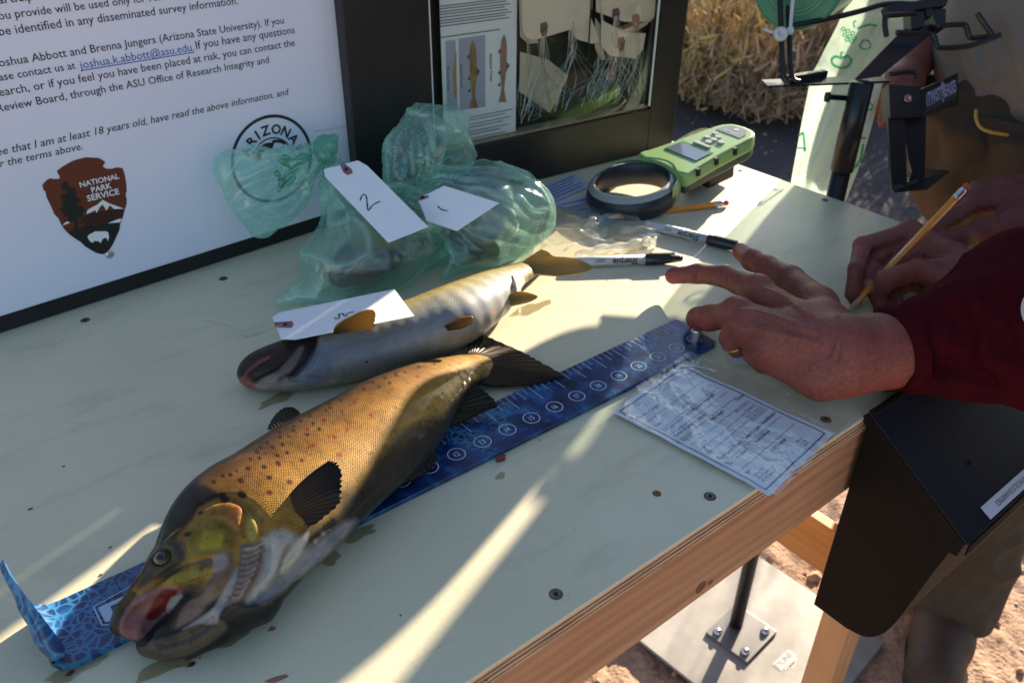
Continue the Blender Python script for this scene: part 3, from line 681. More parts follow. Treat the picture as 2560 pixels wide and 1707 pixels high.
def make_case():
    ex, n = frame_axes(RA, RB); a, b = V(*RA, 0), V(*RB, 0)
    e = empty('display_case', (a + b) / 2, 'black shallow display case with clear front holding a fish sheet and tags', 'display case')
    up = V(0, 0, 1)
    def box(s0, s1, z0, z1, d0, d1, bev=.0015):
        c = a + ex * (s0 + s1) / 2 + up * (z0 + z1) / 2 - n * (d0 + d1) / 2; return MB().box(c, (s1 - s0, d1 - d0, z1 - z0), (ex, -n, up), bev=bev)
    L = np.linalg.norm(b - a)
    cl = PV(1083, 285, RA, RB); cr = PV(1628, 270, RA, RB)
    s0, s1 = (cl - a) @ ex, (cr - a) @ ex; zb = np.mean([PV(1105, 380, RA, RB)[2], PV(1625, 277, RA, RB)[2]])
    D = .034
    box(-.03, s0, .001, BOARD_TOP, 0, D).build('frame_side', BLK, e); box(s1, L, .001, BOARD_TOP, 0, .015).build('frame_side', BLK, e)
    box(s0 + .0005, s1 - .0005, .001, zb, 0, D).build('frame_bottom', BLK, e); box(s0 + .0005, s1 - .0005, BOARD_TOP - .05, BOARD_TOP, 0, D).build('frame_top', BLK, e)
    bk = mat('case_back_dark_green', (.022, .026, .017), .6, var=.25, vscale=9)
    box(s1 - .004, s1 + .001, zb - .004, BOARD_TOP - .046, .0155, D - .007, 0).build('inner_side', BLK, e); box(s0 - .004, s1 + .001, zb - .004, BOARD_TOP - .046, D - .006, D + .001, 0).build('back_panel', bk, e)
    led = mat('raw_wood_ledge', (.42, .30, .17), .7, var=.2, vscale=60)
    box(s0 + .001, s1 - .001, zb, zb + .003, .007, D - .007, 0).build('inner_ledge', led, e)
    gl = bpy.data.materials.new('clear_acrylic'); gl.use_nodes = True; N, Lk = gl.node_tree.nodes, gl.node_tree.links
    N.remove(N['Principled BSDF']); t = N.new('ShaderNodeBsdfTransparent'); t.inputs[0].default_value = (.93, .95, .93, 1); g = N.new('ShaderNodeBsdfGlossy'); g.inputs['Roughness'].default_value = .03
    fr = N.new('ShaderNodeFresnel'); fr.inputs[0].default_value = 1.46; mx = N.new('ShaderNodeMixShader'); fm_ = N.new('ShaderNodeMath'); fm_.operation = 'MULTIPLY'; fm_.inputs[1].default_value = .10; Lk.new(fr.outputs[0], fm_.inputs[0]); Lk.new(fm_.outputs[0], mx.inputs[0]); Lk.new(t.outputs[0], mx.inputs[1]); Lk.new(g.outputs[0], mx.inputs[2]); Lk.new(mx.outputs[0], N['Material Output'].inputs[0])
    box(s0 + .002, s1 - .002, zb + .0032, BOARD_TOP - .052, .003, .006, 0).build('clear_front', gl, e)
    ed = mat('acrylic_edge', (.72, .76, .74), .3, spec=.8)
    box(s1 - .0042, s1 - .0022, zb + .004, BOARD_TOP - .055, .0005, .0026, 0).build('acrylic_edge', ed, e); box(s0 + .0005, s0 + .0018, zb + .004, BOARD_TOP - .055, .0003, .0028, 0).build('acrylic_edge', ed, e)
    # pocket divider
    box((PV(1482, 100, RA, RB) - a) @ ex - .001, (PV(1482, 100, RA, RB) - a) @ ex + .0006, zb + .004, BOARD_TOP - .055, .0068, .0080, 0).build('pocket_seam', mat('dark_seam', (.02, .02, .02), .5), e)
    box(s0 + .0005, s0 + .007, zb + .0032, BOARD_TOP - .055, .0065, .012, 0).build('inner_stop', BLK, e)
    OFF = -.0145
    def pv(px, py, o=OFF): return PV(px, py, RA, RB, o)
    # information sheet standing in the case
    st = empty('information_sheet', pv(1190, 330), 'white printed sheet with trout pictures inside the display case', 'printed sheet')
    corners = [pv(1109, -300), pv(1293, -300), pv(1288, 346), pv(1098, 392)]
    s_l = np.mean([(pv(1097, 0) - a) @ ex, (pv(1113, 350) - a) @ ex]); s_r = np.mean([(pv(1294, 0) - a) @ ex, (pv(1288, 340) - a) @ ex])
    z0 = zb + .0035; paper = mat('white_sheet_paper', (.82, .81, .84), .7); pgrey = mat('picture_backing_grey', (.40, .40, .50), .7)
    q = lambda s, z, d: a + ex * s + up * z - n * d
    MB().box(q((s_l + s_r) / 2, (z0 + BOARD_TOP - .06) / 2, .0150), (s_r - s_l, .0006, BOARD_TOP - .06 - z0), (ex, -n, up)).build('paper', paper, st)
    def ps(px, py, o=OFF + .0002): return pv(px, py, o)
    # panels and two fish pictures with fins, built as flat print
    def pt(name, pts, m, l=.0): return MB().prism([ps(*p, OFF + .0003 + l) for p in pts], n, .0001).build(name, m, st)
    zz = lambda p: (850 + .38265 * p[0], .38265 * p[1])
    pt('picture_panel', [zz(p) for p in ((775, 255), (948, 230), (950, 700), (785, 722))], pgrey); pt('picture_panel', [zz(p) for p in ((690, 270), (755, 262), (768, 715), (700, 720))], pgrey)
    def trout(cx, y0, y1, w_, c1, c2, dx=0):
        k = (y1 - y0); o = []
        prof = [(0, .0), (.06, .28), (.15, .45), (.3, .5), (.45, .5), (.6, .42), (.72, .28), (.80, .22), (.86, .28), (1.0, .62)]
        o = [(cx + w_ * r + dx * t, y0 + k * t) for t, r in prof] + [(cx - w_ * r + dx * t, y0 + k * t) for t, r in prof[::-1]]
        m1 = mat('printed_fish', c1, .6, col2=c2, vscale=120); pt('printed_fish', [zz(p) for p in o], m1, .0002)
        m2 = mat('printed_fin', np.asarray(c1) * .45, .6)
        for t0, t1, sgn, ex_ in ((.2, .3, -1, .95), (.52, .6, -1, .9), (.70, .77, -1, .85), (.40, .56, 1, .98)):
            pt('printed_fin', [zz(p) for p in ((cx + dx * t0 + sgn * w_ * .4, y0 + k * t0), (cx + dx * t0 + sgn * w_ * ex_, y0 + k * (t0 + .06)), (cx + dx * t1 + sgn * w_ * .42, y0 + k * t1))], m2, .0001)
    trout(868, 262, 706, 46, (.38, .22, .08), (.22, .13, .07), 6); trout(1072, 225, 668, 42, (.40, .17, .13), (.25, .21, .14), -10)
    pt('printed_fish', [zz(p) for p in ((752, 335), (760, 345), (764, 640), (748, 640), (738, 500))], mat('printed_fish_half', (.42, .27, .09), .6), .0002)
    gi = mat('grey_print', (.12, .12, .15), .7)
    for s, (x, y0, y1) in (('Brown Trout', (792, 420, 575)), ('Rainbow Trout', (985, 355, 535)), ('Brown Trout', (706, 440, 595))):
        p, r_ = ps(*zz((x - 8, y0)), OFF + .0004), ps(*zz((x - 4, y1)), OFF + .0004); text('printed_caption', s, gi, st, p, r_, nrm=n, bold=.02, lift=.0002)
    for k in range(8): 
        y = 30 + k * 18.5 - (0 if k else 0); p, r_ = ps(*zz((650, y + 22))), ps(*zz((1125 - (k * 37) % 60, y - 48)))
        MB().box((p + r_) / 2, (np.linalg.norm(r_ - p), .0002, .0011), (ex, -n, up)).build('printed_line', gi, st)
    p, r_ = ps(*zz((655, 250))), ps(*zz((1045, 192))); MB().box((p + r_) / 2, (np.linalg.norm(r_ - p), .0002, .0012), (ex, -n, up)).build('printed_line', gi, st)
    for k in range(9):
        y = 765 + k * 24; p, r_ = ps(*zz((845, y))), ps(*zz((1130 - (k * 53) % 90, y - 48)))
        MB().box((p + r_) / 2, (np.linalg.norm(r_ - p), .0002, .0010), (ex, -n, up)).build('printed_line', gi, st)
    # manila tags with wires in the pockets
    man = mat('manila_card', (.78, .62, .50), .75, var=.05, vscale=30); man2 = mat('old_manila_card', (.56, .46, .34), .75, var=.08, vscale=30); mau = mat('mauve_eyelet_paper', (.20, .08, .085), .7); wire = mat('thin_tag_wire', (.40, .41, .40), .35, metal=.8); hole = mat('eyelet_hole', (.01, .01, .01), .8)
    T = [([(1301, -60), (1482, -60), (1480, 20), (1474, 44), (1455, 66), (1332, 102), (1316, 94), (1306, 76)], man, (1360, 75), .000, 'large manila tag, front of the stack behind the left pocket'),
         ([(1296, -60), (1330, -60), (1345, 108), (1320, 110), (1300, 92)], man2, None, .0018, 'worn manila tag peeking from behind the large one at the left'),
         ([(1410, 60), (1475, 40), (1500, 105), (1480, 110), (1440, 98)], man, (1432, 55), .0030, 'manila tag with its eyelet showing right of the large tag'),
         ([(1370, 150), (1420, 190), (1375, 282), (1298, 230), (1300, 130)], man2, None, .0042, 'blank dull card hanging below the large tag among the wires'),
         ([(1490, 30), (1490, -60), (1640, -60), (1637, 40), (1625, 55), (1560, 55)], man, (1540, 40), .0034, 'manila tag at the top of the right pocket'),
         ([(1495, -30), (1510, 60), (1560, 75), (1622, 52), (1618, 62), (1560, 95), (1505, 80)], man2, (1590, 55), .0022, 'manila tag in the middle of the right pocket'),
         ([(1503, 50), (1560, 82), (1614, 84), (1607, 125), (1588, 147), (1524, 140), (1502, 115)], man, (1553, 112), .0008, 'lowest manila tag in the right pocket with a split eyelet'),
         ([(1488, 45), (1505, 70), (1512, 150), (1500, 150), (1487, 120)], man2, None, .0048, 'dull manila tag edge at the left side of the right pocket')]
    rr = np.random.default_rng(5)
    for pts, m, eye, d, lab in T:
        g = empty('manila_tag', pv(*pts[0], -.0085 - d), lab, 'tag', 'tags stored in the display case')
        MB().prism([pv(*p, -.0085 - d) for p in pts], n, .0004).build('card', m, g)
        if eye is not None:
            x, y = eye; o = -.0085 - d + .0004
            MB().prism([pv(x + dx, y + dy, o) for dx, dy in ((-9, -16), (6, -20), (10, -8), (6, 14), (-4, 18), (-10, 4))], n, .0003).build('eyelet_patch', mau, g)
            MB().prism([pv(x + 3 * math.cos(t), y + 4 * math.sin(t), o + .0003) for t in np.linspace(0, 6.28, 9)[:-1]], n, .0002).build('eyelet_hole', hole, g)
        ex0, ey0 = eye if eye is not None else (np.mean([p[0] for p in pts]), max(p[1] for p in pts) - 10)
        mbw = MB()
        for k in range(16 if eye is not None else 9):
            xs = ex0 + rr.uniform(-5, 5); x1 = xs + rr.normal(-20, 55); y1 = min(328 - (x1 - 1300) * .22, 330) - rr.uniform(4, 60) - 12; x1 = min(max(x1, 1302), 1600)
            y1 = min(y1, 340 - (x1 - 1290) * .22)
            c = spline([(xs, ey0), (xs + rr.normal(0, 8), lerp(ey0, y1, .35)), (lerp(xs, x1, .6) + rr.normal(0, 14), lerp(ey0, y1, .7)), (x1, y1)], 9)
            dd = rr.uniform(.0075, .017)
            mbw.tube([pv(*p, -dd) for p in c], .00035, 4)
        mbw.build('tag_wire', wire, g)
make_case()
# ================================================================== blue measuring board
RY0, RY1, RT = .4002, .4556, .0042
def make_ruler():
    e = empty('fish_ruler', (.28, .428, 0), 'blue patterned fish measuring board with numbered circles lying under the large trout', 'ruler')
    m = bpy.data.materials.new('blue_scale_print'); m.use_nodes = True; N, Lk = m.node_tree.nodes, m.node_tree.links; b = N['Principled BSDF']
    g = N.new('ShaderNodeNewGeometry').outputs['Position']
    def nz(sc, det=4, vec=None):
        n = N.new('ShaderNodeTexNoise'); n.inputs['Scale'].default_value = sc; n.inputs['Detail'].default_value = det; n.inputs['Roughness'].default_value = .65; Lk.new(vec or g, n.inputs['Vector']); return n
    wob = nz(30, 2); ad = N.new('ShaderNodeVectorMath'); ad.operation = 'MULTIPLY_ADD'; Lk.new(wob.outputs['Color'], ad.inputs[0]); ad.inputs[1].default_value = (.02, .02, 0); Lk.new(g, ad.inputs[2])
    fl = N.new('ShaderNodeVectorMath'); fl.operation = 'MULTIPLY'; fl.inputs[1].default_value = (1, 1, 0); Lk.new(ad.outputs[0], fl.inputs[0])
    n1 = nz(48, 5, fl.outputs[0]); rp = N.new('ShaderNodeValToRGB'); el = rp.color_ramp.elements
    el[0].position = .36; el[0].color = (.003, .005, .035, 1); el[1].position = .72; el[1].color = (.018, .135, .33, 1); q = el.new(.53); q.color = (.005, .035, .145, 1)
    Lk.new(n1.outputs['Fac'], rp.inputs[0])
    vo = N.new('ShaderNodeTexVoronoi'); vo.feature = 'DISTANCE_TO_EDGE'; vo.inputs['Scale'].default_value = 170; Lk.new(fl.outputs[0], vo.inputs['Vector'])
    lt = N.new('ShaderNodeMapRange'); lt.inputs['From Min'].default_value = .05; lt.inputs['From Max'].default_value = .16; lt.inputs['To Min'].default_value = 1; lt.inputs['To Max'].default_value = 0; Lk.new(vo.outputs['Distance'], lt.inputs[0])
    n2 = nz(22, 3); mk_ = N.new('ShaderNodeMapRange'); mk_.inputs['From Min'].default_value = .52; mk_.inputs['From Max'].default_value = .62; Lk.new(n2.outputs['Fac'], mk_.inputs[0])
    sx = N.new('ShaderNodeSeparateXYZ'); Lk.new(g, sx.inputs[0])
    lf = N.new('ShaderNodeMapRange'); lf.inputs['From Min'].default_value = .075; lf.inputs['From Max'].default_value = .01; Lk.new(sx.outputs[0], lf.inputs[0])
    mxm = N.new('ShaderNodeMath'); mxm.operation = 'MAXIMUM'; Lk.new(mk_.outputs[0], mxm.inputs[0]); Lk.new(lf.outputs[0], mxm.inputs[1])
    mu = N.new('ShaderNodeMath'); mu.operation = 'MULTIPLY'; Lk.new(lt.outputs[0], mu.inputs[0]); Lk.new(mxm.outputs[0], mu.inputs[1])
    mu2 = N.new('ShaderNodeMath'); mu2.operation = 'MULTIPLY'; mu2.inputs[1].default_value = .75; Lk.new(mu.outputs[0], mu2.inputs[0])
    mx = N.new('ShaderNodeMix'); mx.data_type = 'RGBA'; Lk.new(rp.outputs[0], mx.inputs['A']); mx.inputs['B'].default_value = (.045, .22, .40, 1); Lk.new(mu2.outputs[0], mx.inputs['Factor'])
    Lk.new(mx.outputs['Result'], b.inputs['Base Color']); b.inputs['Roughness'].default_value = .33; b.inputs['Coat Weight'].default_value = .2
    # plate with clipped right corners, curving up into the end lip
    th = RT; prof = [(x, 0) for x in np.linspace(.03, -.004, 5)] + [(-.010, .0012), (-.0145, .005), (-.0172, .0105), (-.0190, .020), (-.0200, .034), (-.0208, .049)]
    v = []; f = []
    ys = np.linspace(RY0, RY1, 9)
    rows = []
    for i, (x, z) in enumerate(prof):
        j0, j1 = max(i - 1, 0), min(i + 1, len(prof) - 1); t = V(prof[j1][0] - prof[j0][0], 0, prof[j1][1] - prof[j0][1]); t /= np.linalg.norm(t); nn = V(-t[2], 0, t[0]); nn = -nn if i < 5 and nn[2] > 0 else -nn
        nn = V(t[2], 0, -t[0])
        top, bot = [], []
        for y in ys:
            u = (y - RY0) / (RY1 - RY0); lim = .049 * min(1, .20 + 1.0 * u ** 1.1 + .06)
            zz = min(z, lim) if i >= 5 else z; k = 1 if z <= 0 else zz / z
            p = V(lerp(-.004, x, k) if i >= 5 else x, y, zz)
            top.append(p + V(0, 0, th) if i < 5 else p + nn * -th * .0 + V(0, 0, th)); bot.append(p + (V(-th * .75, 0, th * .25) if i >= 8 else V(-th * .4 * max(0, i - 4) / 4, 0, .0002)))
        rows.append((top, bot))
    mbk = MB(); mbk.sheet([r_[0] for r_ in rows]); mbk.sheet([r_[1][::-1] for r_ in rows])
    n_ = len(ys)
    for s in (0, n_ - 1):
        mbk.sheet([[r_[0][s] for r_ in rows], [r_[1][s] for r_ in rows]])
    mbk.sheet([rows[-1][0], rows[-1][1]])
    mbk.build('end_lip', m, e, smooth=True)
    out = [(.0302, RY0), (.5665, RY0), (.5720, RY0 + .004), (.5745, RY1 - .012), (.5735, RY1 - .002), (.5700, RY1), (.0302, RY1)]
    o = MB().prism([V(x, y, .0002) for x, y in out], (0, 0, 1), RT).build('plate', m, e); bevel(o, .0006)
    wt = mat('white_ruler_print', (.55, .62, .72), .5); z = RT + .0003
    x0 = .279 - 12 * .0254
    for k in range(1, 24):
        if k < 10: continue
        c = V(x0 + k * .0254, .4185, z); t = np.linspace(0, 2 * math.pi, 33)
        MB().sheet([[c + r_ * V(math.cos(q), math.sin(q), 0) for q in t] for r_ in (.0066, .0074)]).build('number_circle', wt, e)
        s = str(k); wd = .0054 * (.82 if s[0] == '1' else 1)
        text('number', s, wt, e, c + V(-wd / 2, -.0026, 0), c + V(wd / 2, -.0026, 0), V(0, 1, 0), nrm=(0, 0, 1), lift=0, bold=.01, hx=.0076)
    for k in range(10 * 4, 23 * 4 + 1):
        x = x0 + k * .0254 / 4; ln = .0205 if k % 4 == 0 else (.0135 if k % 2 == 0 else .0080)
        a = V(x, RY1 - .0010, z); MB().box(a + V(0, -ln / 2, 0), (.00045, ln, .0001)).build('tick_mark', wt, e)
    c = P(1737, 851, RT); MB().lathe(c, (0, 0, 1), [(.0054, -.001), (.0056, .001), (.0050, .0115), (.0046, .0124), (.001, .0126)], 22).build('peg', mat('steel_peg', (.62, .62, .63), .3, metal=1), e)
    # white framed logo with a block letter near the lip
    Zb = lambda q: P(.38265 * q[0], 1107 + .38265 * q[1], RT + .0004)
    wl = mat('white_logo_print', (.50, .58, .74), .5)
    def bar(a, b, w_):
        a, b = Zb(a), Zb(b); d = b - a; L = np.linalg.norm(d); d /= L; MB().box((a + b) / 2, (L, w_, .0001), (d, np.cross(V(0, 0, 1), d), V(0, 0, 1))).build('logo_line', wl, e)
    bar((612, 1070), (860, 930), .0008); bar((612, 1070), (668, 1190), .0008); bar((668, 1190), (760, 1180), .0008); bar((860, 930), (900, 905), .0008)
    for pts in ([(640, 1075), (840, 985), (836, 1010), (720, 1068), (735, 1100), (800, 1080), (806, 1100), (745, 1122), (765, 1160), (688, 1168)],):
        MB().prism([Zb(p) for p in pts], (0, 0, 1), .0001).build('logo_letter', wl, e)
make_ruler()

# ================================================================== trout
def solve_stations(UL, k, it=60):
    UL = np.asarray(UL, float); n = len(UL); mid = (UL[:, :2] + UL[:, 2:]) / 2
    kk = k if hasattr(k, '__len__') else [k] * n
    c = np.array([P(*m, .02) for m in mid])[:, :2]; a = np.array([.35 * np.linalg.norm(P(*u[:2], .02) - P(*u[2:], .02)) for u in UL])
    th = np.linspace(0, 2 * math.pi, 40, endpoint=False)
    for rep in range(4):
        t = np.gradient(c, axis=0); t /= np.linalg.norm(t, axis=1)[:, None]; nn = np.stack([-t[:, 1], t[:, 0]], 1)
        for i in range(n):
            m = UL[i, :2] - UL[i, 2:]; m /= np.linalg.norm(m); mp = np.array([m[1], -m[0]])
            tgt = np.array([UL[i, :2] @ m, UL[i, 2:] @ m, mid[i] @ mp])
            def fn(q):
                A = abs(q[2]) + 1e-4; z = kk[i] * A
                p = np.stack([q[0] + nn[i, 0] * A * np.cos(th), q[1] + nn[i, 1] * A * np.cos(th), z + kk[i] * A * np.sin(th)], 1); pp = proj(p)
                cc = proj(V(q[0], q[1], z)); return np.array([(pp @ m).max(), (pp @ m).min(), cc @ mp]) - tgt
            q = np.array([c[i, 0], c[i, 1], a[i]])
            for _ in range(12):
                r = fn(q); J = np.stack([(fn(q + d) - r) / 1e-5 for d in np.eye(3) * 1e-5], 1)
                q = q - np.clip(np.linalg.lstsq(J, r, rcond=None)[0], -.02, .02)
            c[i], a[i] = q[:2], abs(q[2]) + 1e-4
    return c, a, np.asarray(kk) * a
def fish_coords(v, c, b, a):
    """per vertex: distance along the spine, angle round the body (0 back, pi belly), local radius"""
    s = np.concatenate([[0], np.cumsum(np.linalg.norm(np.diff(c, axis=0), axis=1))]); best = np.full(len(v), 1e9); S = np.zeros(len(v)); LAT = np.zeros(len(v)); RB = np.zeros(len(v)); RA = np.zeros(len(v))
    for i in range(len(c) - 1):
        d = c[i + 1] - c[i]; L = np.linalg.norm(d); d = d / L; nn = np.array([-d[1], d[0]]); q = v[:, :2] - c[i]
        t = np.clip(q @ d, 0 if i else -.05, L if i < len(c) - 2 else L + .05); dist = np.linalg.norm(q - t[:, None] * d, axis=1); m = dist < best
        u = np.clip(t / L, 0, 1)
        best[m] = dist[m]; S[m] = s[i] + t[m]; LAT[m] = -(q @ nn)[m]; RB[m] = (b[i] + (b[i + 1] - b[i]) * u)[m]; RA[m] = (a[i] + (a[i + 1] - a[i]) * u)[m]
    ang = np.arctan2((v[:, 2] - RB) / np.maximum(RB, 1e-4), LAT / np.maximum(RA, 1e-4))
    return S, ang, RA, s[-1]
def skin_mat(name, sc=620, rough=.5, coat=.3, bump=.35):
    m = bpy.data.materials.new(name); m.use_nodes = True; N, Lk = m.node_tree.nodes, m.node_tree.links; b = N['Principled BSDF']
    a = N.new('ShaderNodeAttribute'); a.attribute_name = 'skin'; u = N.new('ShaderNodeAttribute'); u.attribute_name = 'scl'
    mp = N.new('ShaderNodeVectorMath'); mp.operation = 'SCALE'; mp.inputs['Scale'].default_value = sc; Lk.new(u.outputs['Vector'], mp.inputs[0])
    rt = N.new('ShaderNodeMapping'); rt.inputs['Rotation'].default_value = (0, 0, math.pi / 4); Lk.new(mp.outputs[0], rt.inputs[0])
    fl = N.new('ShaderNodeVectorMath'); fl.operation = 'MULTIPLY'; fl.inputs[1].default_value = (1, 1, 0); Lk.new(rt.outputs[0], fl.inputs[0])
    vo = N.new('ShaderNodeTexVoronoi'); vo.inputs['Scale'].default_value = 1; vo.inputs['Randomness'].default_value = .22; Lk.new(fl.outputs[0], vo.inputs['Vector'])
    mr = N.new('ShaderNodeMapRange'); mr.inputs['From Min'].default_value = .25; mr.inputs['From Max'].default_value = .68; mr.inputs['To Min'].default_value = 1.12; mr.inputs['To Max'].default_value = .50; Lk.new(vo.outputs['Distance'], mr.inputs[0])
    sepz = N.new('ShaderNodeSeparateXYZ'); Lk.new(u.outputs['Vector'], sepz.inputs[0])
    mixf = N.new('ShaderNodeMix'); mixf.data_type = 'FLOAT'; Lk.new(sepz.outputs[2], mixf.inputs['Factor']); mixf.inputs['A'].default_value = 1.0; Lk.new(mr.outputs[0], mixf.inputs['B'])
    sc_ = N.new('ShaderNodeVectorMath'); sc_.operation = 'SCALE'; Lk.new(a.outputs['Color'], sc_.inputs[0]); Lk.new(mixf.outputs['Result'], sc_.inputs['Scale'])
    Lk.new(sc_.outputs[0], b.inputs['Base Color'])
    iv = N.new('ShaderNodeMath'); iv.operation = 'MULTIPLY'; Lk.new(vo.outputs['Distance'], iv.inputs[0]); mn = N.new('ShaderNodeMath'); mn.operation = 'MULTIPLY'; mn.inputs[1].default_value = -1; Lk.new(sepz.outputs[2], mn.inputs[0]); Lk.new(mn.outputs[0], iv.inputs[1])
    bp = N.new('ShaderNodeBump'); bp.inputs['Strength'].default_value = bump; bp.inputs['Distance'].default_value = .0012; Lk.new(iv.outputs[0], bp.inputs['Height']); Lk.new(bp.outputs[0], b.inputs['Normal'])
    b.inputs['Roughness'].default_value = rough; b.inputs['Coat Weight'].default_value = coat; b.inputs['Coat Roughness'].default_value = .035; b.inputs['Specular IOR Level'].default_value = .10; b.inputs['Coat IOR'].default_value = 1.33
    b.inputs['Subsurface Weight'].default_value = .0
    return m
def fin(name, root, tips, m, parent, rays=14, th=.0012, curl=0.0, cup=None, col0=None, col1=None, ragged=.0, seed=0, mid=None):
    """a fin: fan of rays from the root line to the outer edge; raised ribs, thin web between"""
    rg = np.random.default_rng(seed); R = spline(root, rays * 4 + 1); T = spline(tips, rays * 4 + 1); n = len(R); nu = 12; top = []
    for i in range(n):
        ph = (i % 4) / 4; rib = .5 + .5 * math.cos(2 * math.pi * ph); row = []
        k = 1 - ragged * rg.random() * (1 - rib)
        for j in range(nu):
            u = j / (nu - 1) * k; p = lerp(R[i], T[i], u)
            if mid is not None: p = p + np.asarray(mid) * (4 * u * (1 - u))
            row.append((p, rib * (1 - .7 * u) * min(1, u * 5)))
        top.append(row)
    P0 = np.array([[q[0] for q in r_] for r_ in top]); nr = np.cross(P0[-1, nu // 2] - P0[0, nu // 2], P0[n // 2, -1] - P0[n // 2, 0]); nr = nr / np.linalg.norm(nr)
    if nr @ (CAM - P0.mean((0, 1))) < 0: nr = -nr
    rb = np.array([[q[1] for q in r_] for r_ in top])[..., None]; up_ = P0 + nr * th * (.35 + .9 * rb); dn = P0 - nr * th * .5 * (1 - .5 * np.linspace(0, 1, nu))[None, :, None]
    mb = MB(); mb.sheet(up_); mb.sheet(dn[::-1])
    ring = lambda g: list(g[0]) + list(g[1:, -1]) + list(g[-1, ::-1][1:]) + list(g[::-1, 0][1:-1])
    a, b = ring(up_), ring(dn); mb.sheet([a + [a[0]], b + [b[0]]])
    col0, col1 = np.asarray(col0, float), np.asarray(col1, float)
    u = np.linspace(0, 1, nu)[None, :, None]; C = (col0 * (1 - u) + col1 * u) * (.62 + .5 * rb); C2 = (col0 * (1 - u) + col1 * u) * np.ones_like(rb)
    cols = np.concatenate([C.reshape(-1, 3), C2[::-1].reshape(-1, 3), np.array([col1] * (2 * (len(a) + 1)))])
    return mb.build(name, m, parent, smooth=True, attrs={'skin': cols})
FINM = mat('wet_fin', rough=.45, coat=.15, attr='skin', spec=.25)
_N, _L = FINM.node_tree.nodes, FINM.node_tree.links; _t = _N.new('ShaderNodeBsdfTranslucent'); _a = _N.new('ShaderNodeAttribute'); _a.attribute_name = 'skin'; _k = _N.new('ShaderNodeVectorMath'); _k.operation = 'SCALE'; _k.inputs['Scale'].default_value = 1.15; _L.new(_a.outputs['Color'], _k.inputs[0]); _L.new(_k.outputs[0], _t.inputs[0]); _m = _N.new('ShaderNodeMixShader'); _m.inputs[0].default_value = .38; _L.new(_N['Principled BSDF'].outputs[0], _m.inputs[1]); _L.new(_t.outputs[0], _m.inputs[2]); _L.new(_m.outputs[0], _N['Material Output'].inputs[0])
EYEW = mat('fish_eye_black', (.004, .004, .006), .05, coat=1.0); EYEG = mat('fish_eye_gold_ring', (.42, .27, .10), .25, metal=.6)
ZH = lambda *p: [(240 + .2934 * x, 1180 + .2934 * y) for x, y in p]

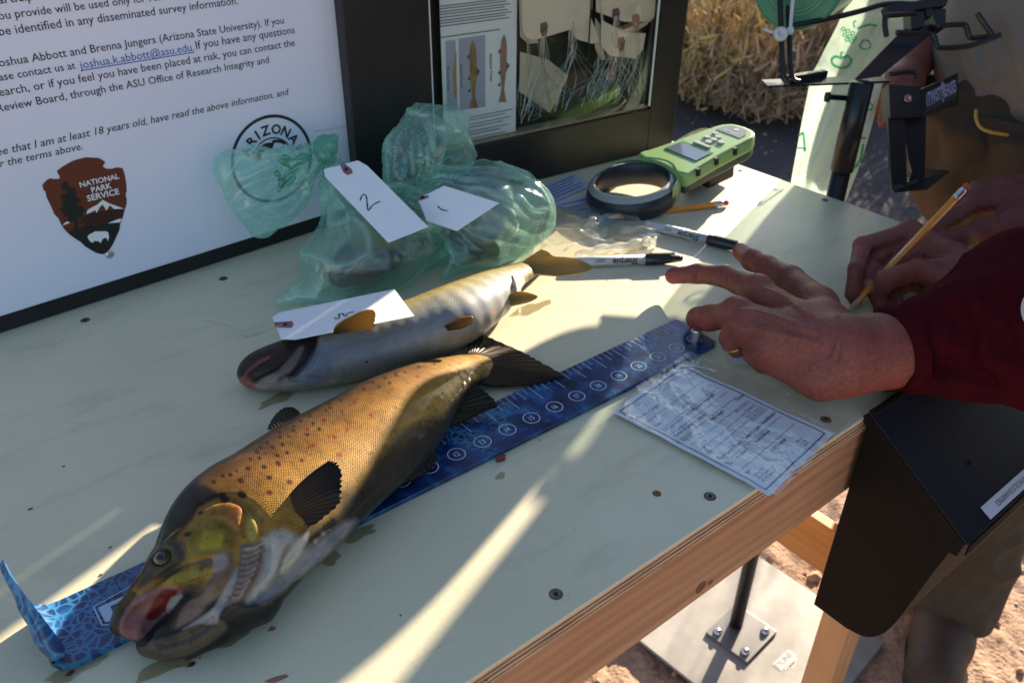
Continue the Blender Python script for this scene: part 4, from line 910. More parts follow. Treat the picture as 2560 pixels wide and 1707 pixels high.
def big_trout():
    UL = [(1212, 902, 1232, 944), (1178, 887, 1206, 961), (1108, 891, 1158, 985), (1012, 914, 1095, 1062), (917, 948, 1042, 1145), (844, 986, 990, 1212), (752, 1032, 930, 1272), (668, 1078, 868, 1332), (591, 1128, 800, 1402), (534, 1166, 728, 1458), (500, 1256, 640, 1480)]
    c, a, b = solve_stations(UL, [.22, .42, .5, .58, .62, .64, .64, .64, .64, .64, .64])
    lo = np.array([c[:, 0].min() - .12, c[:, 1].min() - .09, -.004]); hi = np.array([c[:, 0].max() + .03, c[:, 1].max() + .07, .085])
    F = Field(lo, hi, .00135)
    cs = spline(np.column_stack([c, a, b]), 40)
    for i in range(len(cs) - 1):
        zs = cs[i, 3] / cs[i, 2]
        F.cone(V(cs[i, 0], cs[i, 1], cs[i, 3]), V(cs[i + 1, 0], cs[i + 1, 1], cs[i + 1, 3]), cs[i, 2], cs[i + 1, 2], .0008, zs)
    # head: skull and snout above, gape, lower jaw below
    p = lambda x, y, z: P(240 + .2934 * x, 1180 + .2934 * y, z)
    C0 = V(*cs[-1, :2], cs[-1, 3])
    F.chain([p(980, 480, .034), p(800, 660, .036), p(600, 840, .0345), p(430, 1030, .031), p(280, 1190, .026), p(225, 1290, .0215)], [.0205, .0168, .0122, .0096, .0076, .0072], .004, 1.0)
    F.chain([p(700, 470, .034), p(560, 760, .032), p(430, 930, .029)], [.0075, .0072, .0064], .005)
    F.chain([p(1180, 760, .040), p(1130, 930, .033), p(1010, 1130, .024), p(840, 1300, .017)], [.016, .015, .014, .012], .006)          # jaw hinge band
    F.chain([p(1010, 1180, .018), p(800, 1370, .014), p(600, 1430, .0125), p(470, 1450, .0125)], [.016, .0125, .0105, .0085], .005)   # lower jaw
    F.chain([p(1230, 1020, .024), p(1000, 1250, .016)], [.026, .016], .008)
    F.chain([p(760, 960, .030), p(560, 1130, .022), p(380, 1290, .0155)], [.013, .013, .0105], .003)      # mouth lining
    F.chain([p(520, 1010, .027), p(720, 960, .0315), p(900, 900, .036), p(965, 855, .0385)], [.0045, .0062, .0066, .0058], .002)      # upper lip plate (maxilla)
    F.chain([p(300, 1310, .026), p(400, 1230, .029), p(530, 1130, .034), p(650, 1050, .039)], [.0050, .0072, .0074, .0045], .002, sub=True)   # open gape
    # carve and raise along traced lines
    F.groove(ZH((500, 1290), (620, 1150), (740, 1035), (880, 985)), .0035, .003)
    F.groove(ZH((380, 1410), (470, 1320), (560, 1220)), .0040, .003)
    F.groove(ZH((600, 990), (760, 965), (900, 930), (985, 880)), .0022, .0016)
    F.groove(ZH((560, 890), (700, 815), (860, 770), (985, 775)), .0016, .002)
    F.groove(ZH((1015, 405), (1110, 440), (1170, 510), (1178, 620), (1165, 740), (1130, 900), (1050, 1020), (940, 1130)), .0016, .0022)
    F.groove(ZH((890, 290), (1060, 225), (1200, 235), (1320, 310), (1400, 400), (1440, 520), (1440, 640)), .0020, .0020)
    F.groove(ZH((1290, 310), (1270, 400), (1265, 500), (1300, 590)), .0016, .0022)
    F.groove(ZH((1240, 600), (1225, 720), (1210, 850), (1160, 1000), (1060, 1130)), .0024, .003)
    F.groove(ZH((1440, 640), (1430, 780), (1400, 900), (1340, 1020), (1270, 1110)), .0024, .003)
    for k in range(9):
        y = 655 + 52 * k; x0 = 1248 - 2.2 * k * k * .5 - k * 3; F.groove(ZH((x0 + 10, y), (x0 + 90 - k * 3, y - 8), (x0 + 178 - 9 * k, y - 50)), .0011, .0016, sub=False, lift=.0004); 
    for k in range(9):
        y = 682 + 52 * k; x0 = 1248 - 2.2 * k * k * .5 - k * 3; F.groove(ZH((x0 + 16, y), (x0 + 90 - k * 3, y - 8), (x0 + 172 - 9 * k, y - 50)), .0010, .0014)
    F.groove(ZH((690, 600), (740, 690), (760, 760)), .0012, .003); F.groove(ZH((420, 1000), (560, 900), (700, 800)), .0010, .003)
    F.groove(ZH((1000, 1260), (860, 1370), (700, 1440), (560, 1470)), .0016, .002)
    F.groove([(648, 1500), (720, 1440), (800, 1370), (860, 1318)], .0020, .004)
    F.groove([(640, 1490), (735, 1400), (830, 1310)], .0012, .003)
    ec = F.surf(401.4, 1389.8); F.ell(ec, V(.0062, .0062, .0062), .002, sub=True)
    F.floor(.0004)
    v, f = F.mesh(); v = relax(v, f, 2, .35); v, f = refine(v, f); v = relax(v, f, 1, .5)
    S, ang, RAD, Lt = fish_coords(v, cs[:, :2], cs[:, 3], cs[:, 2])
    u = np.clip(ang / math.pi, -1, 1); u = np.where(ang < 0, np.where(ang > -math.pi / 2, -ang * .6 / math.pi * 0, 1.0), u)   # 0 back .. 1 belly
    n1, n2 = noise3(v, 70, 1, 3), noise3(v, 210, 2, 2)
    stops = [(.0, (.010, .007, .004)), (.27, (.012, .007, .003)), (.33, (.038, .019, .006)), (.40, (.092, .043, .011)), (.47, (.145, .068, .014)), (.55, (.205, .097, .017)), (.64, (.29, .145, .021)), (.74, (.34, .178, .027)), (.80, (.30, .160, .030)), (.86, (.12, .080, .032)), (.90, (.032, .028, .022)), (1.0, (.014, .014, .015))]  # belly end darkened to hold the shade of the lower flank
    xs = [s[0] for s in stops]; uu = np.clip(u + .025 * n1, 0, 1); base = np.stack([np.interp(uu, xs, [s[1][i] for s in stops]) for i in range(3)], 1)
    tail = np.clip((Lt * .28 - S) / (Lt * .2), 0, 1)[:, None]; base = base * (1 + .12 * n2[:, None]) ; base = base * (1 - tail * .0) + tail * (V(.34, .19, .035) - base) * np.clip(1 - abs(uu - .5) * 2.6, 0, 1)[:, None]
    pt = Paint(v, base)
    # body spots
    Zs = lambda x, y: (400 + .38265 * x, 800 + .38265 * y)
    rg = np.random.default_rng(3)
    for x, y, r_, c_ in [(575, 968, 17, 0), (680, 958, 17, 0), (772, 936, 18, 0), (530, 1050, 18, 0), (712, 1028, 16, 0), (845, 1056, 19, 1), (535, 1140, 28, 0), (716, 1126, 20, 1), (925, 914, 14, 1), (1172, 880, 17, 2), (1000, 818, 14, 2), (1140, 764, 14, 2), (1220, 716, 11, 2), (1376, 620, 12, 2), (962, 748, 13, 0), (1040, 710, 13, 0), (1072, 654, 14, 1), (962, 714, 11, 1), (1190, 596, 10, 1), (1000, 674, 12, 0), (1110, 570, 11, 0), (800, 812, 14, 0), (830, 866, 13, 0), (766, 884, 14, 0), (735, 830, 13, 0), (650, 900, 12, 0), (635, 862, 15, 0), (784, 764, 12, 0), (780, 732, 14, 0), (870, 720, 12, 0), (874, 692, 12, 0), (920, 660, 13, 0), (980, 626, 12, 0), (1085, 590, 11, 0), (1240, 550, 9, 1), (1270, 534, 9, 1), (1370, 508, 8, 2), (1514, 455, 9, 2), (1540, 570, 8, 2), (1680, 370, 12, 2), (1870, 398, 7, 2), (1960, 286, 7, 2), (1690, 468, 6, 2), (1500, 410, 12, 0), (1430, 436, 10, 0), (1330, 450, 12, 0), (1540, 355, 12, 0), (1600, 340, 9, 0), (1690, 306, 11, 0), (1790, 286, 8, 0), (1470, 378, 12, 0), (1390, 405, 11, 0), (1180, 522, 12, 0), (1100, 545, 13, 0), (1020, 572, 14, 0), (430, 1180, 30, 0), (410, 1150, 26, 0), (1830, 264, 7, 1), (700, 800, 13, 0), (460, 1010, 14, 0), (410, 1015, 14, 0), (590, 905, 13, 0), (350, 1055, 15, 0), (655, 830, 13, 0), (690, 870, 9, 0), (840, 760, 10, 0), (500, 985, 10, 0)]:
        pt.dot(Zs(x, y), r_ * .43, [(.022, .004, .003), (.10, .004, .003), (.24, .006, .003)][c_], 1.7, .9, 1.3, .5 + rg.uniform(-.3, .3))
    # head colours
    pt.poly(ZH((780, 40), (1050, 190), (900, 300), (800, 420), (720, 500), (600, 640), (480, 780), (380, 900), (300, 1010), (180, 1150), (60, 1330), (-100, 1200), (150, 800), (400, 500), (600, 200)), (0.017, 0.014, 0.010), 7.7)
    pt.poly(ZH((870, 300), (1080, 225), (1250, 275), (1390, 410), (1420, 540), (1300, 600), (1260, 520), (1200, 560), (1120, 440), (980, 400), (840, 420)), (0.239, 0.107, 0.025), 4.95)
    pt.poly(ZH((1150, 280), (1230, 320), (1190, 420), (1130, 390)), (0.271, 0.080, 0.020), 4.95, .8)
    pt.poly(ZH((800, 430), (980, 395), (1120, 450), (1170, 560), (1150, 660), (980, 700), (780, 740), (740, 660), (760, 560)), (0.191, 0.123, 0.020), 5.5)
    pt.poly(ZH((920, 500), (1060, 520), (1090, 610), (980, 660), (880, 640)), (0.319, 0.232, 0.025), 6.6, .9)
    pt.poly(ZH((1290, 320), (1370, 400), (1400, 500), (1330, 590), (1275, 520)), (0.287, 0.207, 0.041), 3.85)
    pt.poly(ZH((500, 640), (680, 560), (760, 640), (740, 760), (600, 860), (420, 960), (340, 1010), (420, 830)), (0.084, 0.064, 0.041), 6.6)
    pt.poly(ZH((640, 520), (700, 480), (720, 475), (640, 545), (560, 610)), (0.239, 0.175, 0.057), 2.2, .8)
    pt.poly(ZH((1020, 690), (1170, 680), (1160, 860), (1100, 1000), (960, 1130), (820, 1260), (640, 1330), (700, 1180), (860, 1010), (980, 880), (1000, 760)), (0.171, 0.107, 0.074), 6.6)
    pt.poly(ZH((1000, 710), (1100, 700), (1120, 800), (1000, 850)), (0.264, 0.207, 0.175), 5.5, .8)
    pt.poly(ZH((545, 965), (620, 885), (750, 815), (900, 798), (985, 822), (975, 868), (900, 922), (760, 950), (640, 972)), (0.223, 0.152, 0.028), 2.75)
    pt.poly(ZH((560, 880), (700, 810), (880, 750), (985, 730), (980, 790), (860, 790), (720, 830), (600, 900)), (0.080, 0.054, 0.068), 2.75, .85)
    pt.poly(ZH((320, 1075), (430, 1010), (545, 985), (690, 995), (740, 1010), (650, 1140), (500, 1295), (375, 1420), (280, 1420), (200, 1370), (190, 1290), (240, 1180)), (0.239, 0.107, 0.100), 3.85)
    pt.poly(ZH((560, 1010), (690, 1000), (640, 1120), (520, 1250), (420, 1240), (480, 1120)), (0.152, 0.017, 0.014), 4.4)
    pt.poly(ZH((300, 1250), (420, 1280), (400, 1400), (280, 1405), (230, 1330)), (0.216, 0.084, 0.084), 4.4, .8)
    pt.line(ZH((540, 985), (680, 985), (800, 985), (900, 940)), (0.335, 0.104, 0.072), 2.2, 2.5, .9)
    pt.poly(ZH((640, 1060), (740, 1040), (700, 1110), (620, 1200), (600, 1150)), (0.287, 0.248, 0.223), 2.75, .85)
    pt.poly(ZH((20, 1250), (150, 1080), (300, 1010), (345, 1050), (250, 1170), (200, 1290), (190, 1380), (60, 1420)), (0.039, 0.028, 0.014), 3.3, .9)
    pt.poly(ZH((520, 1310), (640, 1170), (760, 1060), (700, 1240), (640, 1380), (480, 1420), (390, 1425)), (0.033, 0.025, 0.022), 4.4, .85)
    pt.poly(ZH((350, 1440), (470, 1430), (640, 1400), (800, 1330), (1000, 1240), (1120, 1330), (900, 1500), (700, 1590), (540, 1610), (380, 1560)), (0.080, 0.059, 0.041), 5.5)
    pt.poly(ZH((740, 1340), (900, 1230), (1000, 1150), (1120, 950), (1210, 800), (1230, 880), (1180, 1040), (1060, 1190), (1020, 1290), (880, 1290)), (.27, .25, .24), 5, .9)
    pt.poly(ZH((1225, 620), (1300, 600), (1420, 590), (1440, 700), (1410, 880), (1330, 1030), (1180, 1110), (1090, 1140), (1170, 1000), (1220, 800)), (0.160, 0.116, 0.084), 3.85)
    for k in range(9):
        y = 655 + 52 * k; x0 = 1248 - 2.2 * k * k * .5 - k * 3; pt.line(ZH((x0 + 10, y), (x0 + 90 - k * 3, y - 8), (x0 + 178 - 9 * k, y - 50)), (0.319, 0.264, 0.216), 2.0, 2, .8)
    for q in ((780, 528, 38), (1100, 238, 46), (890, 345, 30), (1075, 205, 40)): pt.dot(ZH((q[0], q[1]))[0], q[2] * .26, (0.017, 0.008, 0.006), 2.5, .9, 1.6, -.35)
    pt.poly([(655, 1345), (690, 1325), (725, 1328), (742, 1345), (705, 1385), (690, 1435), (650, 1490), (615, 1503), (640, 1460), (660, 1400)], (0.40, 0.385, 0.34), 12, .9)
    pt.poly([(690, 1440), (745, 1385), (810, 1340), (870, 1300), (890, 1305), (840, 1370), (760, 1440), (680, 1492), (645, 1502)], (0.22, 0.22, 0.225), 12, .9)
    pt.poly([(745, 1345), (770, 1330), (765, 1360), (720, 1425), (700, 1430), (715, 1385)], (0.42, 0.40, 0.35), 7, .9)
    pt.poly([(650, 1345), (665, 1300), (650, 1255), (620, 1240), (640, 1300)], (0.287, 0.136, 0.036), 8, .7)
    pt.poly([(1010, 1075), (1060, 1045), (1098, 1045), (1110, 1062), (1085, 1120), (1030, 1180), (960, 1235), (900, 1280), (870, 1300), (890, 1240), (950, 1140)], (0.028, 0.025, 0.020), 12, .85)  # painted shade along the lower hind belly
    sp = noise3(v, 330, 51, 2); pt.c *= np.clip(1 + .22 * noise3(v, 120, 52, 2) - .5 * np.clip(sp - .35, 0, 1), .4, 1.5)[:, None]
    fx = np.clip((np.asarray(S) * 0 + 1), 0, 1)
    hd = np.clip((Lt * .985 - S) / (Lt * .05), 0, 1) * np.clip((.88 - uu) / .08, 0, 1) * (v[:, 2] > .004)
    gillm = inpoly(pt.p, spline(ZH((800, 150), (1060, 200), (1260, 260), (1420, 400), (1480, 640), (1480, 1100), (900, 1600), (-50, 1500), (-50, 900), (500, 400), (800, 150)), 80))
    hd = np.where(gillm, 0, hd)
    arc = ang * np.maximum(RAD, .01) * .82
    scl = np.stack([S, arc, hd], 1)
    e = empty('large_trout', V(*c[5], 0), 'large golden brown trout with dark red spots and open mouth lying on the blue ruler', 'fish')
    body = mk('body', v, f, skin_mat('brown_trout_skin', 820), e, smooth=True, attrs={'skin': np.clip(pt.c, .004, 1), 'scl': scl})
    nd = (CAM - ec); nd /= np.linalg.norm(nd); nd = V(nd[0] * .55 - .1, nd[1] * .6, nd[2] + .5); nd /= np.linalg.norm(nd)
    eb = MB().lathe(ec - nd * .0048, nd, [(.0052 * math.cos(t), .0042 * math.sin(t)) for t in np.linspace(0, 1.5, 9)], 28).build('eye', EYEG, e, smooth=True)
    MB().lathe(ec - nd * .00215, nd, [(.0036, 0), (.0034, .0010), (.0024, .0017), (.0008, .0020)], 24).build('pupil', EYEW, eb, smooth=True)
    W = lambda x, y, z: P(x, y, z)
    fin('pectoral_fin', [W(690, 1303, .052), W(700, 1315, .051), W(716, 1330, .047)], [W(826, 1150, .082), W(846, 1158, .083), W(856, 1186, .080), W(855, 1222, .075), W(850, 1256, .068), W(815, 1290, .060), W(770, 1322, .052)], FINM, e, 15, .0016, col0=(.15, .06, .016), col1=(.010, .009, .006), ragged=.05, seed=1, mid=V(-.0035, .0035, .001))
    fin('dorsal_fin', [W(752, 1036, .030), W(715, 1058, .030), W(676, 1078, .030)], [W(744, 1026, .026), W(730, 1018, .026), W(705, 1022, .026), W(682, 1046, .026), W(668, 1072, .026)], FINM, e, 11, .0012, col0=(.06, .040, .015), col1=(.045, .032, .013), ragged=.08, seed=2)
    fin('tail_fin', [W(1172, 884, .012), W(1196, 893, .014), W(1215, 925, .014), W(1206, 962, .009)], [W(1166, 846, .006), W(1196, 834, .006), W(1242, 853, .006), W(1310, 883, .006), W(1350, 905, .0062), W(1410, 941, .0066), W(1390, 948, .0058), W(1330, 962, .0045), W(1250, 968, .004)], FINM, e, 22, .0016, col0=(.10, .052, .014), col1=(.022, .017, .009), ragged=.03, seed=3)
    fin('anal_fin', [W(1160, 990, .016), W(1130, 1030, .014), W(1118, 1060, .012)], [W(1176, 974, .022), W(1200, 972, .024), W(1220, 986, .022), W(1244, 1014, .014), W(1215, 1026, .010), W(1165, 1050, .008), W(1130, 1066, .008)], FINM, e, 12, .0030, col0=(.07, .045, .014), col1=(.026, .019, .008), ragged=.05, seed=4)
    fin('pelvic_fin', [W(1040, 1080, .024), W(1015, 1110, .022)], [W(1108, 1058, .022), W(1112, 1075, .018), W(1098, 1105, .014), W(1060, 1130, .014), W(1030, 1140, .016)], FINM, e, 10, .0026, col0=(.05, .036, .016), col1=(.026, .021, .012), ragged=.05, seed=5, mid=V(0, -.002, .004))
    fin('pelvic_fin', [W(1030, 1105, .018), W(1005, 1140, .016)], [W(1086, 1122, .016), W(1092, 1140, .012), W(1088, 1160, .009), W(1060, 1186, .008), W(1012, 1210, .008)], FINM, e, 10, .0026, col0=(.04, .03, .015), col1=(.018, .016, .010), ragged=.05, seed=6, mid=V(0, -.002, .004))
    return e
big_trout()

def small_trout():
    UL = [(1345, 640, 1356, 668), (1312, 650, 1330, 692), (1262, 668, 1274, 728), (1208, 686, 1225, 790), (1120, 716, 1142, 862), (1030, 746, 1062, 900), (940, 776, 962, 930), (850, 806, 862, 957), (770, 832, 775, 972), (705, 855, 700, 978), (660, 874, 656, 976), (640, 893, 634, 970)]
    c, a, b = solve_stations(UL, [.35, .5, .62, .72, .8, .82, .82, .82, .82, .84, .84, .84])
    lo = np.array([c[:, 0].min() - .04, c[:, 1].min() - .06, -.004]); hi = np.array([c[:, 0].max() + .03, c[:, 1].max() + .06, .085])
    F = Field(lo, hi, .0014); cs = spline(np.column_stack([c, a, b]), 36)
    for i in range(len(cs) - 1):
        F.cone(V(cs[i, 0], cs[i, 1], cs[i, 3]), V(cs[i + 1, 0], cs[i + 1, 1], cs[i + 1, 3]), cs[i, 2], cs[i + 1, 2], .0008, cs[i, 3] / cs[i, 2])
    Zs = lambda *p: [(400 + .38265 * x, 800 + .38265 * y) for x, y in p]
    F.groove(Zs((1025, 130), (1000, 220), (960, 300), (880, 370), (800, 400)), .0030, .0025)
    F.groove(Zs((570, 330), (640, 280), (720, 240)), .0022, .003); F.groove(Zs((640, 410), (740, 350), (840, 270), (900, 190)), .0016, .003)
    F.groove(Zs((860, 380), (1000, 385), (1120, 400)), .0018, .003); F.groove(Zs((555, 395), (600, 420), (700, 430)), .0014, .002)
    F.floor(.0004); v, f = F.mesh(); v = relax(v, f, 2, .35); v, f = refine(v, f); v = relax(v, f, 1, .5)
    S, ang, RAD, Lt = fish_coords(v, cs[:, :2], cs[:, 3], cs[:, 2]); u = np.clip(ang / math.pi, -1, 1); u = np.where(ang < 0, np.where(ang > -math.pi / 2, 0, 1.0), u)
    n1, n2 = noise3(v, 80, 21, 3), noise3(v, 190, 22, 2)
    stops = [(.0, (.05, .033, .010)), (.27, (.10, .062, .018)), (.34, (.22, .150, .045)), (.42, (.30, .235, .085)), (.50, (.31, .275, .145)), (.60, (.27, .265, .225)), (.74, (.17, .178, .205)), (.88, (.28, .265, .25)), (1, (.23, .20, .15))]
    xs = [s[0] for s in stops]; uu = np.clip(u + .03 * n1, 0, 1); base = np.stack([np.interp(uu, xs, [s[1][i] for s in stops]) for i in range(3)], 1) * (1 + .1 * n2[:, None])
    tl = np.clip((Lt * .3 - S) / (Lt * .2), 0, 1)[:, None]; base = base + tl * (V(.22, .155, .038) - base) * .8
    pt = Paint(v, base)
    pt.poly(Zs((490, 400), (500, 310), (560, 230), (640, 150), (760, 60), (1050, 40), (1030, 140), (1000, 220), (960, 300), (860, 375), (760, 350), (640, 400), (590, 450), (530, 460)), (.030, .018, .016), 6)
    pt.poly(Zs((660, 400), (760, 345), (900, 190), (940, 180), (880, 300), (800, 390), (720, 420)), (.16, .125, .12), 5, .8)
    pt.poly(Zs((620, 420), (760, 380), (820, 420), (780, 450), (660, 455)), (.27, .21, .19), 5, .9)
    pt.line(Zs((540, 400), (570, 340), (640, 280), (710, 245)), (.26, .075, .05), 3, 3, .8); pt.poly(Zs((500, 370), (580, 380), (625, 440), (600, 500), (540, 480)), (.30, .10, .07), 5, .8)
    pt.line(Zs((1022, 130), (1000, 220), (960, 300), (880, 368)), (.015, .011, .010), 3, 2, .95)
    pt.poly(Zs((880, 380), (1030, 200), (1060, 180), (1120, 260), (1100, 380), (950, 440)), (.15, .155, .20), 14, .8)
    for k in range(9): pt.line(Zs((1020 + 55 * k, 330 - 8 * k), (1000 + 55 * k, 400 - 8 * k)), (.26, .24, .22), 2.2, 3, .4)
    pt.dot(Zs((1350, 274))[0], 3.2, (.05, .01, .01), 1.5); pt.dot((1236, 780), 6, (.45, .22, .18), 3, .8)
    hd = np.clip((Lt * .72 - S) / (Lt * .08), 0, 1) * np.clip((.72 - uu) / .12, 0, 1) * (v[:, 2] > .004)
    e = empty('small_trout', V(*c[5], 0), 'smaller pale silver trout lying on its side behind the large one, under tag number three', 'fish')
    mk('body', v, f, skin_mat('pale_trout_skin', 780, .5, .3), e, smooth=True, attrs={'skin': np.clip(pt.c, .004, 1), 'scl': np.stack([S, ang * np.maximum(RAD, .01) * .8, hd], 1)})
    W = P; am, am2 = (.17, .10, .025), (.42, .26, .055)
    Zq = lambda x, y: (500 + .38265 * x, 350 + .38265 * y)
    fin('pectoral_fin', [W(*Zq(870, 1262), .060), W(*Zq(890, 1265), .059), W(*Zq(950, 1252), .058)], [W(*Zq(990, 1150), .088), W(*Zq(1060, 1118), .092), W(*Zq(1120, 1108), .093), W(*Zq(1148, 1130), .090), W(*Zq(1140, 1190), .080), W(*Zq(1125, 1230), .070)], FINM, e, 12, .0016, col0=(.10, .06, .025), col1=(.40, .25, .055), ragged=.03, seed=11, mid=V(-.003, .003, 0))
    fin('pelvic_fin', [W(*Zq(1575, 1225), .040), W(*Zq(1600, 1240), .038)], [W(*Zq(1700, 1158), .052), W(*Zq(1770, 1150), .052), W(*Zq(1784, 1168), .050), W(*Zq(1775, 1200), .044), W(*Zq(1700, 1235), .040)], FINM, e, 9, .0016, col0=(.09, .045, .02), col1=(.28, .16, .03), seed=12)
    fin('pelvic_fin', [W(*Zq(1720, 1260), .022), W(*Zq(1735, 1300), .018)], [W(*Zq(1770, 1222), .022), W(*Zq(1810, 1218), .020), W(*Zq(1826, 1240), .016), W(*Zq(1800, 1280), .010), W(*Zq(1750, 1310), .008)], FINM, e, 8, .0014, col0=(.28, .19, .06), col1=(.44, .34, .13), seed=13)
    fin('anal_fin', [W(*Zq(2010, 1010), .030), W(*Zq(1960, 1060), .026), W(*Zq(1940, 1090), .022)], [W(*Zq(2070, 988), .036), W(*Zq(2140, 995), .034), W(*Zq(2205, 1022), .028), W(*Zq(2150, 1058), .022), W(*Zq(2040, 1085), .018)], FINM, e, 10, .0014, col0=(.30, .20, .06), col1=(.42, .29, .08), seed=14)
    Zr = lambda x, y: (1250 + .2998 * x, 280 + .2998 * y)
    fin('tail_fin', [W(*Zr(185, 1255), .036), W(*Zr(240, 1280), .036), W(*Zr(285, 1355), .033)], [W(*Zr(345, 1148), .050), W(*Zr(400, 1168), .050), W(*Zr(450, 1205), .048), W(*Zr(560, 1215), .046), W(*Zr(680, 1240), .044), W(*Zr(765, 1300), .040), W(*Zr(690, 1340), .036), W(*Zr(480, 1372), .033)], FINM, e, 20, .0016, col0=(.34, .24, .08), col1=(.46, .33, .11), seed=15)
small_trout()
# ================================================================== green bags of fish
def film(name, tint=(.84, .975, .93), dif=(.56, .91, .79), fac=.20, rough=.16, spec=.07, ridge=0):
    m = bpy.data.materials.new(name); m.use_nodes = True; N, Lk = m.node_tree.nodes, m.node_tree.links; N.remove(N['Principled BSDF'])
    t = N.new('ShaderNodeBsdfTransparent'); t.inputs[0].default_value = (*tint, 1); d = N.new('ShaderNodeBsdfDiffuse'); d.inputs[0].default_value = (*dif, 1); tl = N.new('ShaderNodeBsdfTranslucent'); tl.inputs[0].default_value = (*dif, 1)
    g = N.new('ShaderNodeBsdfGlossy'); g.inputs['Roughness'].default_value = rough; g.inputs[0].default_value = (.9, .95, .93, 1)
    m1 = N.new('ShaderNodeMixShader'); m1.inputs[0].default_value = .5; Lk.new(d.outputs[0], m1.inputs[1]); Lk.new(tl.outputs[0], m1.inputs[2])
    m2 = N.new('ShaderNodeMixShader'); m2.inputs[0].default_value = fac
    if ridge:
        at = N.new('ShaderNodeAttribute'); at.attribute_name = 'skin'; mr = N.new('ShaderNodeMapRange'); mr.inputs['To Min'].default_value = fac; mr.inputs['To Max'].default_value = ridge; Lk.new(at.outputs['Fac'], mr.inputs[0]); Lk.new(mr.outputs[0], m2.inputs[0])
    Lk.new(t.outputs[0], m2.inputs[1]); Lk.new(m1.outputs[0], m2.inputs[2])
    m3 = N.new('ShaderNodeMixShader'); m3.inputs[0].default_value = spec; Lk.new(m2.outputs[0], m3.inputs[1]); Lk.new(g.outputs[0], m3.inputs[2]); Lk.new(m3.outputs[0], N['Material Output'].inputs[0])
    nz = N.new('ShaderNodeTexNoise'); nz.inputs['Scale'].default_value = 70; nz.inputs['Detail'].default_value = 3; Lk.new(N.new('ShaderNodeNewGeometry').outputs['Position'], nz.inputs['Vector'])
    bp = N.new('ShaderNodeBump'); bp.inputs['Strength'].default_value = .5; bp.inputs['Distance'].default_value = .004; Lk.new(nz.outputs['Fac'], bp.inputs['Height'])
    for q in (g, d, tl): Lk.new(bp.outputs[0], q.inputs['Normal'])
    return m
GFILM = film('pale_green_bag_film', fac=.13, ridge=.72)
GFILM2 = film('gathered_green_bag_film', (.55, .88, .76), (.20, .55, .42), .5)
def folds(v, f, K, axis, nf, amp, seed, near=.03, far=.13, sharp=1.6):
    """gathers: ridges running from the knot K down the bag"""
    axis = np.asarray(axis, float); axis /= np.linalg.norm(axis); a = np.cross(axis, V(0, 0, 1) if abs(axis[2]) < .9 else V(1, 0, 0)); a /= np.linalg.norm(a); b = np.cross(axis, a)
    q = v - K; r = np.linalg.norm(q, axis=1); th = np.arctan2(q @ b, q @ a); nn = normals(v, f)
    th = th + .35 * noise3(v, 14, seed, 2)
    w = 1 - np.abs(np.sin(th * nf / 2 + 1.3 * np.sin(th * 2 + seed))) ; w = w ** sharp
    k = np.clip((r - .008) / near, 0, 1) * np.clip((far - r) / (far - near) + .12, .12, 1)
    w2 = (1 - np.abs(np.sin(th * nf * 1.7 + 2.1 * np.sin(th * 3 + seed) + noise3(v, 9, seed + 7, 2) * 1.6))) ** 7; cr = (1 - np.abs(noise3(v, 15, seed + 11, 2))) ** 10
    global RIDGE; RIDGE = np.clip(w ** 2 * k * .6 + w2 * k * .6 + cr * .8, 0, 1)
    return v + nn * ((w - .3) * amp * k + w2 * amp * .22 * k + cr * .0024 + .0012 * noise3(v, 60, seed + 3, 2))[:, None]
def rid(): return {'skin': np.repeat(RIDGE[:, None], 3, 1)}
def bagged_fish(name, label, pts, rs, zs, base, spots, res=.0022):
    pts = [np.asarray(p, float) for p in pts]; r = max(rs) + .01
    F = Field(np.min(pts, 0) - r, np.max(pts, 0) + r, res); F.chain(pts, rs, .006, zs); v, f = F.mesh(); v = relax(v, f, 2, .4)
    e = empty(name, (np.mean(pts, 0)[0], np.mean(pts, 0)[1], 0), label, 'fish'); pt = Paint(v, np.array(base)[None] * (1 + .25 * noise3(v, 60, 5, 3)[:, None]))
    for poly, c, s in spots: pt.poly(poly, c, s)
    mk('body', v, f, mat(name + '_wet_skin', rough=.3, coat=.5, attr='skin'), e, smooth=True, attrs={'skin': np.clip(pt.c, .01, 1)})
    d = pts[-1] - pts[-2]; d /= np.linalg.norm(d); s = np.cross(d, V(0, 0, 1)); 
    fin('tail_fin', [pts[-1] - s * rs[-1] * .6, pts[-1], pts[-1] + s * rs[-1] * .6], [pts[-1] + d * .022 - s * .02, pts[-1] + d * .016, pts[-1] + d * .022 + s * .02], FINM, e, 8, .0014, col0=(.12, .09, .04), col1=(.08, .06, .03))
    return e
